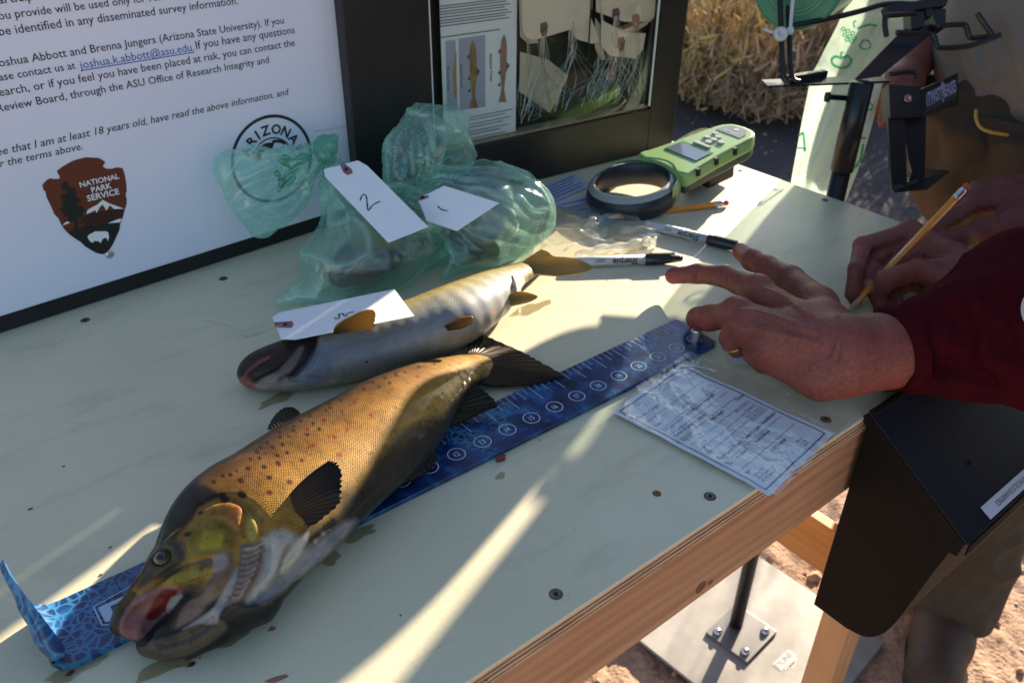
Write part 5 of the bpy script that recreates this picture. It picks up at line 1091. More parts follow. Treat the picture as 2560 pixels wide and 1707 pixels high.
def bag_two():
    K = PY(812, 378, .806)
    bagged_fish('bagged_trout', 'dark trout sealed in the green bag tagged number two', [V(.335, .705, .024), V(.355, .708, .030), V(.385, .720, .034), V(.410, .742, .042), (.415, .770, .055)], [.014, .024, .030, .025, .010], .9,
                (.075, .060, .055), [([(680, 720), (760, 660), (960, 650), (1000, 700), (960, 790), (680, 810)], (.085, .010, .010), 16), ([(960, 600), (1080, 590), (1110, 690), (1000, 740), (950, 680)], (.045, .055, .085), 12), ([(850, 470), (960, 560), (1060, 600), (900, 620), (830, 560)], (.26, .19, .10), 10)])
    e = empty('green_fish_bag', V(.385, .74, 0), 'knotted green plastic bag with tag number two and its opening flared to the left', 'plastic bag', 'green bags of fish')
    F = Field(V(.235, .625, -.002), V(.505, .868, .15), .0017)
    F.chain([K + V(0, -.002, -.004), lerp(K, V(.385, .75, .055), .5), V(.385, .745, .055), V(.382, .72, .043)], [.0055, .019, .038, .045], .012)
    F.ell(V(.375, .716, .034), V(.074, .054, .040), .02); F.ell(V(.425, .736, .044), V(.045, .050, .044), .02)
    F.chain([V(.36, .72, .035), V(.315, .708, .016), V(.272, .722, .007)], [.035, .018, .006], .012)
    F.chain([V(.43, .72, .02), V(.465, .70, .012)], [.03, .012], .012)
    F.floor(.0012); v, f = F.mesh(); v = relax(v, f, 3, .5); v = folds(v, f, K, V(0, -.055, -.07), 17, .0075, 4, .02, .13); v[:, 2] = np.maximum(v[:, 2], .0008); mk('film', v, f, GFILM, e, smooth=True, attrs=rid())
    F = Field(V(.255, .765, .03), V(.42, .868, .17), .0019)
    Q = lambda px, py, y: PY(px, py, y)
    F.chain([K + V(-.004, 0, .002), Q(735, 405, .810), Q(640, 412, .815), Q(578, 425, .818)], [.008, .012, .016, .017], .01)
    F.chain([K + V(-.004, 0, 0), Q(740, 440, .806), Q(690, 500, .808), Q(655, 556, .812)], [.008, .014, .020, .014], .012)
    F.chain([Q(590, 440, .816), Q(625, 500, .812), Q(655, 560, .812)], [.014, .020, .012], .012)
    F.chain([Q(735, 425, .806), Q(725, 500, .812)], [.013, .016], .01)
    v, f = F.mesh(); v = relax(v, f, 3, .5); v = folds(v, f, K, Q(640, 470, .812) - K, 15, .0065, 9, .015, .12); v[:, 1] = np.minimum(v[:, 1], .838); mk('flared_opening', v, f, GFILM, e, smooth=True, attrs=rid())
    F = Field(K - .03, K + .03, .0012)
    t = np.linspace(0, 5.2, 26); ring = [K + V(.007 * math.cos(q), .0045 * math.sin(q) - .003, .009 * math.sin(q * .9) + .001) for q in t]
    F.chain(ring, [.0055 + .0012 * math.sin(2.1 * q) for q in t], .003); F.chain([K + V(.006, 0, .002), K + V(.012, -.002, .012)], [.006, .004], .004); v, f = F.mesh(); v = folds(v, f, K, V(0, 0, 1), 9, .0012, 5, .005, .03); mk('knot', v, f, GFILM2, e, smooth=True)
    # darker twisted inner gathers of the opening
    mb = MB()
    for c in ([(700, 400), (720, 415), (735, 440), (712, 462), (700, 448)], [(708, 390), (730, 400), (760, 390), (790, 380)], [(700, 470), (715, 440), (745, 415), (775, 395)], [(690, 430), (704, 452), (696, 480)]):
        mb.tube(spline([Q(*p, .792) for p in c], 14), [.0022 + .0012 * math.sin(i) for i in range(14)], 7)
    mb.build('inner_gathers', GFILM2, e, smooth=True)
bag_two()
def bag_one():
    K = PY(1033, 482, .752)
    bagged_fish('bagged_trout', 'grey trout in the rounded green bag tagged number one', [PD(1205, 640, .965), V(.515, .690, .040), V(.535, .73, .046), V(.51, .765, .04), V(.47, .77, .03)], [.016, .033, .040, .028, .010], .85,
                (.17, .17, .19), [([(1170, 600), (1300, 590), (1290, 680), (1190, 690)], (.09, .088, .11), 14), ([(1220, 590), (1250, 590), (1248, 622), (1222, 620)], (.02, .02, .03), 5)])
    e = empty('green_fish_bag', V(.52, .72, 0), 'rounded sunlit green plastic bag with tag number one and a tall puffed neck', 'plastic bag', 'green bags of fish')
    F = Field(V(.405, .615, -.002), V(.635, .825, .13), .0017)
    F.ell(V(.528, .712, .045), V(.075, .062, .049), .02); F.ell(V(.555, .695, .036), V(.045, .045, .038), .02); F.ell(V(.50, .68, .026), V(.045, .032, .027), .02)
    F.chain([K, lerp(K, V(.52, .72, .06), .45), V(.52, .72, .055)], [.007, .026, .042], .014); F.chain([V(.47, .68, .02), V(.443, .672, .008)], [.02, .007], .01)
    F.floor(.0012); v, f = F.mesh(); v = relax(v, f, 3, .5); v = folds(v, f, K, V(.52, .71, .045) - K, 13, .0065, 14, .03, .16); v = v + normals(v, f) * (.0022 * (1 - np.abs(noise3(v, 26, 31, 2))) ** 3)[:, None]; v[:, 2] = np.maximum(v[:, 2], .0008); mk('film', v, f, GFILM, e, smooth=True, attrs=rid())
    F = Field(V(.40, .70, .05), V(.56, .838, .19), .0019); Q = lambda px, py, y: PY(px, py, y)
    F.chain([K, Q(1020, 440, .765), Q(1035, 395, .775)], [.009, .020, .026], .01); F.chain([Q(1035, 390, .775), Q(1070, 330, .785), Q(1120, 312, .79)], [.030, .027, .022], .012)
    F.chain([Q(1060, 400, .78), Q(1130, 380, .79), Q(1130, 330, .79)], [.024, .022, .020], .012); F.chain([K, Q(1080, 455, .78), Q(1125, 420, .785)], [.008, .014, .016], .01)
    v, f = F.mesh(); v = relax(v, f, 3, .5); v = folds(v, f, K, V(.02, .02, .06), 11, .0085, 24, .02, .12); v = v + normals(v, f) * (.003 * (1 - np.abs(noise3(v, 34, 37, 2))) ** 3)[:, None]; v[:, 1] = np.minimum(v[:, 1], .832); mk('puffed_neck', v, f, GFILM, e, smooth=True, attrs=rid())
    F = Field(K - .026, K + .026, .0012); t = np.linspace(0, 5, 22); F.chain([K + V(.008 * math.cos(q), .007 * math.sin(q), .004 * math.sin(2 * q)) for q in t], [.0055] * 22, .003); v, f = F.mesh(); v = folds(v, f, K, V(0, 0, 1), 9, .0012, 6, .005, .03); mk('knot', v, f, GFILM2, e, smooth=True)
    mb = MB()
    for c in ([(1045, 478), (1085, 455), (1125, 425)], [(1040, 470), (1080, 430), (1120, 392)], [(1035, 460), (1050, 430), (1045, 400)], [(1030, 470), (1010, 440), (1000, 415)]):
        mb.tube(spline([Q(*p, .750 + .004 * i) for i, p in enumerate(c)], 12), [.0026 + .001 * math.sin(i * 1.3) for i in range(12)], 7)
    mb.build('inner_gathers', GFILM2, e, smooth=True)
bag_one()

# ================================================================== numbered tags
CARD = mat('white_tag_card', (.84, .84, .86), .7, var=.02, vscale=20); MAUVE = mat('mauve_reinforcement', (.27, .10, .12), .75, var=.1, vscale=200); PEN = mat('black_marker_ink', (.012, .012, .016), .5); HOLE = mat('dark_hole', (.006, .006, .006), .9); WIRE = mat('fine_steel_wire', (.45, .45, .43), .35, metal=.9)
def plane_map(a, b, c):
    a, b, c = map(np.asarray, (a, b, c)); n = np.cross(b - a, c - a); n /= np.linalg.norm(n)
    if n @ (CAM - a) < 0: n = -n
    def f(px, py, lift=0.0):
        d = ray(px, py); return CAM + d * ((n @ a + lift - n @ CAM) / (n @ d))
    return f, n
def tag_card(label, plane, outline, eye, digit, wire=None, eye_ang=0.0, long_=None):
    f, n = plane; c = np.mean([f(*p) for p in outline], 0); e = empty('numbered_tag', c, label, 'tag', 'white numbered tags')
    # slight bow so the card does not look ruled
    pts = [f(*p) for p in outline]; MB().prism([p - n * .0003 for p in pts], n, .0005).build('card', CARD, e)
    if eye is not None:
        g = [f(*p, .0003) for p in eye]; MB().prism(g, n, .0002).build('reinforcement', MAUVE, e); ce = np.mean(g, 0) 
        a = np.cross(n, V(0, 0, 1)); a /= np.linalg.norm(a); b = np.cross(n, a)
        MB().prism([ce + n * .0003 + .0021 * (a * math.cos(t) + b * math.sin(t)) for t in np.linspace(0, 6.283, 13)[:-1]], n, .0003).build('eyelet_hole', HOLE, e)
    if digit is not None:
        p = spline(digit, len(digit) * 5); w = [f(*q, .0006) for q in p]; g0, g1 = [], []
        for i in range(len(w)):
            d = w[min(i + 1, len(w) - 1)] - w[max(i - 1, 0)]; s = np.cross(n, d); s /= np.linalg.norm(s); k = .00062 * (1 + .25 * math.sin(i * .9)); g0.append(w[i] - s * k); g1.append(w[i] + s * k)
        MB().sheet([g0, g1]).build('handwritten_number', PEN, e)
    if wire is not None: MB().tube(spline(wire, 40), .00028, 5).build('wire', WIRE, e)
    return e
Zt = lambda *p: [(660 + .29337 * x, 330 + .29337 * y) for x, y in p]
pl2 = plane_map(PY(829, 413, .768), PY(919, 419, .745), PD(1000, 590, .815))
k2 = PY(812, 378, .795)
tag_card('white tag reading 2 hanging on the knotted bag', pl2, Zt((512, 320), (645, 285), (800, 245), (880, 290), (1400, 808), (1060, 944), (520, 380)), Zt((648, 278), (690, 275), (745, 315), (758, 350), (715, 370), (680, 350), (660, 310)), Zt((820, 585), (835, 542), (862, 536), (875, 570), (880, 620), (888, 668), (930, 620), (992, 590)), [k2 + V(.004, -.004, .004), pl2[0](850, 405, .002), pl2[0](862, 425, .0006)])
pl1 = plane_map(P(1047, 503, .085), P(1250, 507, .094), P(1143, 578, .072))
Zu = lambda *p: [(500 + .38265 * x, 350 + .38265 * y) for x, y in p]
tag_card('white tag reading 1 on the rounded bag', pl1, Zu((1430, 400), (1445, 375), (1595, 300), (1955, 412), (1678, 595), (1480, 528)), Zu((1420, 385), (1440, 372), (1495, 362), (1490, 378), (1440, 396)), Zu((1553, 432), (1580, 455), (1620, 463)))
pl3 = plane_map(P(690, 815, .048), P(1010, 757, .064), P(986, 723, .060))
tag_card('white tag reading 3 lying across the smaller trout', pl3, Zu((472, 1158), (520, 1128), (1270, 975), (1400, 1150), (622, 1303), (530, 1300)), Zu((484, 1192), (600, 1183), (612, 1205), (598, 1228), (492, 1222)), Zu((878, 1160), (898, 1168), (912, 1156), (907, 1138), (930, 1133), (948, 1150), (970, 1128), (1006, 1124)), [P(*Zu((20, 1175))[0], .002), P(*Zu((150, 1205))[0], .004), P(*Zu((245, 1238))[0], .008), P(*Zu((275, 1275))[0], .004), P(*Zu((320, 1285))[0], .010), P(*Zu((400, 1262))[0], .028), pl3[0](*Zu((490, 1222))[0], .001), pl3[0](*Zu((545, 1208))[0], .0008)])

# ================================================================== markers and pencils
MWHITE = mat('marker_grey_white_barrel', (.50, .50, .52), .35, coat=.2); MCAP = mat('marker_black_cap', (.010, .010, .012), .25, coat=.3)
def marker(label, a, b, fcap, flip=True, words=True):
    a, b = np.asarray(a, float), np.asarray(b, float); d = b - a; L = np.linalg.norm(d); d /= L; r = .0058; e = empty('marker_pen', (a + b) / 2 * V(1, 1, 0), label, 'marker', 'permanent markers on the table')
    c = L * fcap
    MB().lathe(a, d, [(.0030, 0), (.0046, .0012), (r * .93, .004), (r, .02), (r, c)], 26).build('barrel', MWHITE, e, smooth=True)
    cp = MB().lathe(a, d, [(r * 1.02, c + .0003), (r * 1.1, c + .001), (r * 1.08, c + (L - c) * .45), (r * .82, L - .012), (r * .66, L - .003), (r * .5, L)], 26).build('cap', MCAP, e, smooth=True)
    s = np.cross(V(0, 0, 1), d); MB().box(a + d * (c + (L - c) * .45) - s * 0 + V(0, 0, r * 1.12), (.030, .0036, .0016), (d, s, V(0, 0, 1)), bev=.0005).build('clip', MCAP, cp)
    if words:
        u = (CAM - a); u -= d * (u @ d); u /= np.linalg.norm(u); up = np.cross(u, d); t0 = a + d * c * .90 + u * (r + .0002); t1 = a + d * c * .56 + u * (r + .0002)
        text('lettering', 'Sharpie', PEN, e, t0 - np.cross(u, -d) * .0016, t1 - np.cross(u, -d) * .0016, np.cross(u, -d), nrm=u, shear=.2, bold=.02, lift=.0001)
        t2, t3 = a + d * c * .46 + u * (r + .0002), a + d * c * .32 + u * (r + .0002)
        for o, wd in ((.0008, 1), (-.0012, .8)):
            p, q = t2 + np.cross(u, -d) * o, lerp(t2, t3, wd) + np.cross(u, -d) * o; MB().box((p + q) / 2, (np.linalg.norm(q - p), .0007, .0002), (d, np.cross(u, d), u)).build('small_print', PEN, e)
marker('capped marker nearest the small trout tail, its lettering toward the viewer', P(1425, 655, .0062), P(1706, 646, .0062), .66)
marker('capped marker farther back, lying along the shade edge', P(1612, 560, .0062), P(1870, 624, .0062), .62)
YEL = mat('orange_pencil_paint', (.72, .24, .018), .32, coat=.4, var=.06, vscale=60); WOODT = mat('sharpened_cedar', (.55, .34, .19), .7); LEAD = mat('graphite', (.03, .03, .035), .4); FER = mat('aluminium_ferrule', (.68, .68, .70), .3, metal=1); ERS = mat('pink_eraser', (.50, .07, .06), .8)
def pencil(label, tip, end):
    tip, end = np.asarray(tip, float), np.asarray(end, float); d = end - tip; L = np.linalg.norm(d); d /= L; r = .0037; e = empty('pencil', (tip + end) / 2 * V(1, 1, 0), label, 'pencil', 'orange pencils')
    MB().lathe(tip, d, [(.0004, 0), (.0011, .005)], 10).build('lead', LEAD, e); MB().lathe(tip, d, [(.0011, .0049), (r * .93, .019)], 12).build('sharpened_wood', WOODT, e)
    MB().lathe(tip, d, [(r * .95, .0185), (r, .021), (r, L - .021)], 6).build('barrel', YEL, e)
    MB().lathe(tip, d, [(r * 1.03, L - .0212), (r * 1.06, L - .020), (r * .98, L - .0185), (r * 1.06, L - .017), (r * 1.02, L - .0145), (r * 1.02, L - .012), (r * 1.08, L - .011), (r * .98, L - .0095), (r * 1.05, L - .008)], 18).build('ferrule', FER, e, smooth=True)
    MB().lathe(tip, d, [(r * .95, L - .0082), (r * .95, L - .0015), (r * .7, L), (.0005, L + .0002)], 18).build('eraser', ERS, e, smooth=True)
    return e
pencil('orange pencil lying beside the green ring scanner', P(1509, 546, .0060), P(1820, 507, .0045))

# ================================================================== green ring scanner
def scanner():
    C = V(.7565, .698, .0); ex = V(.985, -.07, .145); ex /= np.linalg.norm(ex); ey = np.cross(V(0, 0, 1), ex); ey /= np.linalg.norm(ey); ez = np.cross(ex, ey)
    e = empty('ring_scanner', C, 'green handheld tag scanner with dark grey ring head and small screen', 'scanner')
    gr = mat('lime_green_plastic', (.27, .46, .16), .38, coat=.15, var=.03); gd = mat('dark_green_bezel', (.02, .16, .045), .4); ch = mat('charcoal_rubber', (.022, .026, .036), .42); lg = mat('grey_plastic', (.30, .33, .31), .4)
    O = C + V(0, 0, .0025)
    R0, R1 = .0455, .0575; n = 56; prof = [(R1 - .004, 0), (R1, .006), (R1 + .0005, .016), (R1 - .003, .027), (R1 - .010, .0315), (R0 + .002, .0315), (R0, .028), (R0 - .0005, .004), (R0 + .002, 0), (R1 - .004, 0)]
    v = [O + ex * r * math.cos(t) * 1.06 + ey * r * math.sin(t) + ez * h for r, h in prof for t in np.linspace(0, 2 * math.pi, n, endpoint=False)]
    f = [(i * n + k, i * n + (k + 1) % n, (i + 1) * n + (k + 1) % n, (i + 1) * n + k) for i in range(len(prof) - 1) for k in range(n)]
    mk('ring', v, f, ch, e, smooth=True)
    MB().sheet([[O + ex * r * math.cos(t) * 1.06 + ey * r * math.sin(t) + ez * h for t in np.linspace(-3.1416, 3.1416, 64)] for r, h in ((R1 - .0024, .0262), (R1 - .0050, .0302), (R1 - .0085, .0322), (R0 + .0015, .0322))]).build('ring_trim', lg, e, smooth=True)
    U = lambda u, w, h: O + ex * u + ey * w + ez * h
    ta = np.linspace(-1.25, 1.25, 30); kw = lambda t: .5 + .5 * math.cos(t * math.pi / 1.25)
    MB().sheet([[O + ex * (R1 + a_ * kw(t)) * math.cos(t) * 1.06 + ey * (R1 + a_ * kw(t)) * math.sin(t) + ez * (h + .003 * kw(t)) for t in ta] for a_, h in ((-.012, .0315), (-.008, .0335), (0, .0325), (.006, .0290), (.0075, .020), (.006, .008), (0, .004))]).build('ring_collar', mat('green_collar_plastic', (.22, .38, .14), .4), e, smooth=True)
    half = spline([(.040, .046), (.052, .047), (.075, .0435), (.12, .0375), (.165, .034), (.188, .031), (.202, .020), (.206, .0)], 26)
    out = [(x, y) for x, y in half] + [(x, -y) for x, y in half[::-1][1:]]
    inner = [(R1 * .985 * math.cos(t), R1 * .985 * math.sin(t)) for t in np.linspace(-.86, .86, 14)]
    poly = inner + out
    def slab(name, pts, h0, h1, m, par=e, bev=.0035): 
        o = MB().prism([U(x, y, h0) for x, y in pts], ez, h1 - h0).build(name, m, par); 
        if bev: bevel(o, bev, 3)
        return o
    out2 = [(x, y * 1.0) for x, y in out]
    slab('lower_shell', [(.052, .040)] + [(x, y * .93) for x, y in out2 if x > .055] + [(.052, -.040)], .004, .018, mat('dark_green_shell', (.055, .075, .055), .5))
    body = slab('body', [(.050, .0465)] + [(x, y) for x, y in out2 if x > .054] + [(.050, -.0465), (.046, -.030), (.056, -.012), (.058, 0), (.056, .012), (.046, .030)], .016, .0365, gr, bev=.006)
    tp = .0367
    slab('bezel', [(.084, .030), (.1165, .028), (.1165, -.028), (.084, -.030)], tp, tp + .0006, gd, body, .0)
    slab('screen', [(.0845, .029), (.110, .0275), (.110, -.0275), (.0845, -.029)], tp + .0007, tp + .0010, mat('grey_blue_screen', (.17, .21, .29), .12, coat=.6), body, 0)
    slab('bar_button', [(.1205, .015), (.1265, .015), (.1265, -.015), (.1205, -.015)], tp, tp + .0022, mat('grey_key', (.42, .44, .42), .45), body, .001)
    bk = mat('grey_button', (.45, .46, .45), .45)
    for x, y in ((.136, .0), (.146, .013), (.146, -.013), (.156, 0.002), (.146, 0), (.162, .013)):
        MB().prism([U(x + .0036 * math.cos(t), y + .0055 * math.sin(t), tp) for t in np.linspace(0, 6.283, 17)[:-1]], ez, .0018).build('button', bk, body)
    lo = slab('name_plate', [(.172, .022), (.185, .021), (.196, .013), (.199, 0), (.196, -.013), (.185, -.021), (.172, -.022)], tp, tp + .0005, mat('grey_name_plate', (.13, .19, .19), .4), body, 0)
    wt = mat('pale_logo_print', (.55, .60, .60), .5); text('logo_lettering', 'Biomark', wt, lo, U(.1765, .014, tp + .0007), U(.1765, -.014, tp + .0007), ex, nrm=ez, lift=0); MB().prism([U(.189 + .003 * math.cos(t), .004 * math.sin(t), tp + .0006) for t in np.linspace(0, 6.283, 13)[:-1]], ez, .0002).build('logo_mark', wt, lo)
    for x in (.072, .110, .148): 
        y = -np.interp(x, half[:, 0], half[:, 1]); MB().box(U(x, y + .0005, .031), (.005, .008, .010), (ex, ey, ez)).build('side_slot', mat('black_slot', (.01, .012, .01), .6), body)
    MB().box(U(.143, 0, -.006), (.05, .04, .028), (ex, ey, ez), bev=.004).build('battery_foot', mat('black_foot', (.012, .012, .012), .5), e)
    MB().tube(spline([U(.10, .04, .020), U(.12, .055, .018), U(.15, .062, .020), U(.18, .056, .024), U(.195, .030, .022)], 20), .0022, 7).build('wrist_strap', mat('cream_cord', (.55, .47, .32), .8), e, smooth=True)
    MB().box(U(.062, .046, .031), (.010, .005, .006), (ex, ey, ez), bev=.001).build('strap_lug', gr, body)
scanner()

# ================================================================== papers and clear bags
CLEAR = film('clear_plastic_bag', (.97, .97, .96), (.7, .7, .68), .05, .10, .11)
PAPER = mat('white_form_paper', (.82, .82, .86), .7, var=.02, vscale=15); FORMINK = mat('form_print', (.05, .05, .16), .7)
def quad_sheet(c, n, z, amp, seed, nx=40, ny=28):
    c = [np.asarray(q, float) for q in c]; g = np.array([[lerp(lerp(c[0], c[1], i / (nx - 1)), lerp(c[3], c[2], i / (nx - 1)), j / (ny - 1)) for i in range(nx)] for j in range(ny)])
    s = g.reshape(-1, 3); h = noise3(s, 32, seed, 3); h2 = (1 - np.abs(noise3(s, 18, seed + 1, 2))) ** 4; s = s + V(0, 0, 1) * (z + amp * (.5 + .5 * h) + amp * .8 * h2)[:, None]; return s.reshape(ny, nx, 3)
def form_in_bag():
    q = [P(*p, 0) for p in ((1706, 916), (2081, 1092), (1921, 1245), (1527, 1035))]      # top, right, bottom, left
    e = empty('survey_form', np.mean(q, 0), 'printed survey form in a clear bag at the table edge', 'form')
    ex = q[1] - q[0]; ey = q[3] - q[0]
    g = quad_sheet(q, None, .0016, .0016, 61); MB().sheet(g).build('paper', PAPER, e, smooth=True)
    ny, nx = g.shape[:2]
    def at(u, v_):
        x, y = u * (nx - 1), v_ * (ny - 1); i, j = min(int(x), nx - 2), min(int(y), ny - 2); a, b = x - i, y - j
        return (g[j, i] * (1 - a) + g[j, i + 1] * a) * (1 - b) + (g[j + 1, i] * (1 - a) + g[j + 1, i + 1] * a) * b + V(0, 0, .0005)
    def rule(u0, v0, u1, v1, w_, name='printed_rule'):
        n = 16; a = np.array([at(lerp(u0, u1, t), lerp(v0, v1, t)) for t in np.linspace(0, 1, n)]); d = a[-1] - a[0]; s = np.cross(V(0, 0, 1), d); s /= np.linalg.norm(s); MB().sheet([a - s * w_, a + s * w_]).build(name, FORMINK, e)
    m = .035
    for a in ((m, m * 1.3, 1 - m, m * 1.3), (m, 1 - m * 1.3, 1 - m, 1 - m * 1.3), (m, m * 1.3, m, 1 - m * 1.3), (1 - m, m * 1.3, 1 - m, 1 - m * 1.3)): rule(*a, .0005, 'border')
    rg = np.random.default_rng(8)
    # text columns run across the sheet: lines at constant u, words along v
    words = {.16: ['Name of angler'], .27: ['Date', 'y / n'], .33: ['Did you report catch', 'Was this required?'], .40: ['Circle all species caught'], .46: ['Fish #', 'Fish length', 'Tackle'], .68: ['Total hours fished', 'guest / types / hookboard'], .74: ['Time on water', 'hours fished'], .84: ['age', 'm / f / other']}
    def put(u, v0, s, k=.0042, bold=0.0):
        tv, tf = text_v(s, bold=bold)
        if len(tv) == 0: return
        wv = np.linalg.norm(ey); wu = np.linalg.norm(ex); x, y = tv[:, 0] * k, tv[:, 1] * k
        pts = np.array([at(min(max(u - yy / wu, .01), .99), min(max(v0 - xx / wv, .01), .99)) for xx, yy in zip(x, y)]) + V(0, 0, .0001)
        mk('printed_text', pts, tf, FORMINK, e)
    for u, ss in words.items():
        for i, s in enumerate(ss): put(u, .92 - i * .38, s, .0046, .02 if i else 0)
    for u in (.20, .30, .365, .43, .50, .555, .60, .71, .80): rule(u, .10, u, .92, .00018)
    for u in (.52, .555, .59, .625): put(u, .30, 'Fly \u25a1 Lure \u25a1', .0040)
    for u, s in ((.88, 'Under 18'), (.905, '18-29 years'), (.93, '30-49 years'), (.90, '50-64'), (.925, '65-79'), (.945, '80+')): put(u, .90 if 'y' in s or 'U' in s else .30, s, .0036)
    ce = [P(*p, 0) for p in ((1718, 893), (2120, 1068), (1940, 1256), (1516, 1036))]; gb = quad_sheet(ce, None, .0046, .0030, 77, 70, 50)
    b = empty('clear_sleeve', np.mean(ce, 0), 'clear plastic sleeve wrinkled over the survey form', 'plastic bag'); MB().sheet(gb).build('film', CLEAR, b, smooth=True)
    wm = film('bright_plastic_crease', (.95, .95, .95), (.85, .85, .88), .5, .1, .3)
    for c in ([(1700, 918), (1740, 915), (1790, 928)], [(1620, 960), (1640, 975)], [(1650, 940), (1668, 958)]): MB().tube(spline([P(*p, .0065) for p in c], 9), .0005, 5).build('wrinkle', wm, b)
form_in_bag()
def sheet_thing(name, label, cat, pts, m, z=.0012, rules=0, seed=0, group=None, amp=.0006):
    q = [P(*p, 0) for p in pts]; e = empty(name, np.mean(q, 0), label, cat, group); g = quad_sheet(q, None, z, amp, seed, 18, 12); MB().sheet(g).build('paper', m, e, smooth=True)
    for k in range(rules):
        v_ = (k + 1) / (rules + 1); a, b = lerp(q[0], q[3], v_), lerp(q[1], q[2], v_); a, b = lerp(a, b, .1), lerp(a, b, .9 - .25 * ((k * 7) % 3) / 3); d = (b - a) / np.linalg.norm(b - a); MB().box((a + b) / 2 + V(0, 0, z + amp * 1.9 + .0003), (np.linalg.norm(b - a), .0012, .0002), (d, np.cross(V(0, 0, 1), d), V(0, 0, 1))).build('printed_rule', FORMINK, e)
    return e
PAP2 = mat('bluish_form_paper', (.42, .46, .62), .7)
sheet_thing('survey_form', 'folded bluish form against the case, left of the ring scanner', 'form', [(1350, 473), (1436, 436), (1480, 466), (1378, 512)], PAP2, .0014, 5, 81)
sheet_thing('survey_form', 'bluish form under the pencil point and scanner ring', 'form', [(1372, 510), (1462, 492), (1606, 538), (1522, 566)], PAP2, .0008, 6, 82)
sheet_thing('survey_form', 'corner of a bordered form showing under the pointing hand', 'form', [(1832, 868), (1900, 880), (1930, 925), (1832, 910)], PAPER, .0008, 0, 83)
def crumpled():
    c = [P(*p, 0) for p in ((1340, 520), (1520, 520), (1650, 612), (1350, 650))]; e = empty('clear_bag', np.mean(c, 0), 'empty crumpled clear plastic bag beside the markers', 'plastic bag')
    g = quad_sheet(c, None, .003, .009, 91, 60, 46); MB().sheet(g).build('film', film('hazy_clear_plastic', (.93, .93, .9), (.75, .72, .64), .16, .12, .12), e, smooth=True)
    pts = spline([P(*p, .007) for p in ((1440, 640), (1500, 625), (1560, 618), (1610, 605), (1640, 606))], 26); MB().tube(pts, [.004 + .0028 * abs(math.sin(i * .7)) for i in range(26)], 9).build('rolled_edge', film('rolled_clear_plastic', (.93, .92, .88), (.8, .77, .68), .45, .12, .14), e, smooth=True)
crumpled()

# ================================================================== black drop box on the front rail
def drop_box():
    X0, X1 = .588, .93; e = empty('drop_box', V(.76, .20, -.24), 'black metal drop box with sloping lid and paper label hung on the table front', 'box')
    bm_ = mat('black_textured_enamel', (.010, .009, .008), .5, bump=.35, bscale=420, bdist=.0005, spec=.07); lidm = mat('navy_black_enamel', (.009, .010, .018), .5, bump=.4, bscale=420, bdist=.0006, spec=.16)
    prof = [(.2488, -.001), (.152, -.0655), (.1545, -.085)] + [tuple(p) for p in spline([(.160, -.115), (.172, -.185), (.180, -.213), (.193, -.230), (.212, -.236)], 14)] + [(.2488, -.236)]
    o = MB().prism([V(X0, y, z) for y, z in prof], (1, 0, 0), X1 - X0).build('body', bm_, e); bevel(o, .0015)
    # overlapping lid with turned-down sides
    a, b = V(0, .2488, .0065), V(0, .1430, -.0625); d = b - a; d /= np.linalg.norm(d); nn = V(0, d[2], -d[1]); nn = nn if nn[2] > 0 else -nn
    L = np.linalg.norm(b - a); c = (a + b) / 2; lid = MB().box(V((X0 + X1) / 2, c[1], c[2]) + nn * .0005, (X1 - X0 + .010, L, .0024), (V(1, 0, 0), d, nn), bev=.0009).build('lid', lidm, e)
    tab = [a + nn * -.0012, b + nn * -.0012 + V(0, .001, 0), b + V(0, .004, -.016), b + V(0, .014, -.0175), b + V(0, .020, -.008), a + nn * -.010]
    for x in (X0 - .0046, X1 + .0028): MB().prism([V(x, p[1], p[2]) for p in tab], (1, 0, 0), .0018).build('lid_side', bm_, lid)
    MB().tube([V(X0 - .004, .2455, .0075), V(X1, .2455, .0075)], .0036, 10).build('hinge', bm_, e)
    MB().box(V((X0 + X1) / 2, .1425, -.071), (X1 - X0, .0016, .012)).build('lid_front_lip', bm_, lid)
    f, n = plane_map(V(X0, *(a + nn * .0019)[1:]), V(X1, *(a + nn * .0019)[1:]), V(X0, *(b + nn * .0019)[1:]))
    lab = [(2451, 1268), (2549, 1171), (2640, 1120), (2476, 1298)]
    c0, c1, c3 = f(2451, 1268), f(2549, 1171), f(2476, 1298); w_ = c3 - c0; u_ = c1 - c0; u_ = V(1, 0, 0) * np.linalg.norm(u_) * 1.12; pts = [c0, c0 + u_, c0 + u_ + w_, c0 + w_]
    lb = MB().prism([p + n * .0001 for p in pts], n, .0003).build('paper_label', mat('lavender_label_paper', (.56, .55, .62), .6), e)
    m0 = c0 + w_ * .32 + u_ * .88; m1 = c0 + w_ * .32 + u_ * .22; text('label_lettering', 'PENCILS/SHARPIES', mat('label_print', (.06, .05, .09), .6), lb, m0, m1, nrm=n, lift=.0006)
    MB().lathe(f(2425, 1155), n, [(.002, -.001), (.002, .0006)], 10).build('rivet', bm_, lid); MB().lathe(PX(2216, 1134, X0) - V(.0003, 0, 0), (-1, 0, 0), [(.0022, -.001), (.0020, .0004)], 12).build('side_hole', HOLE, e)
drop_box()

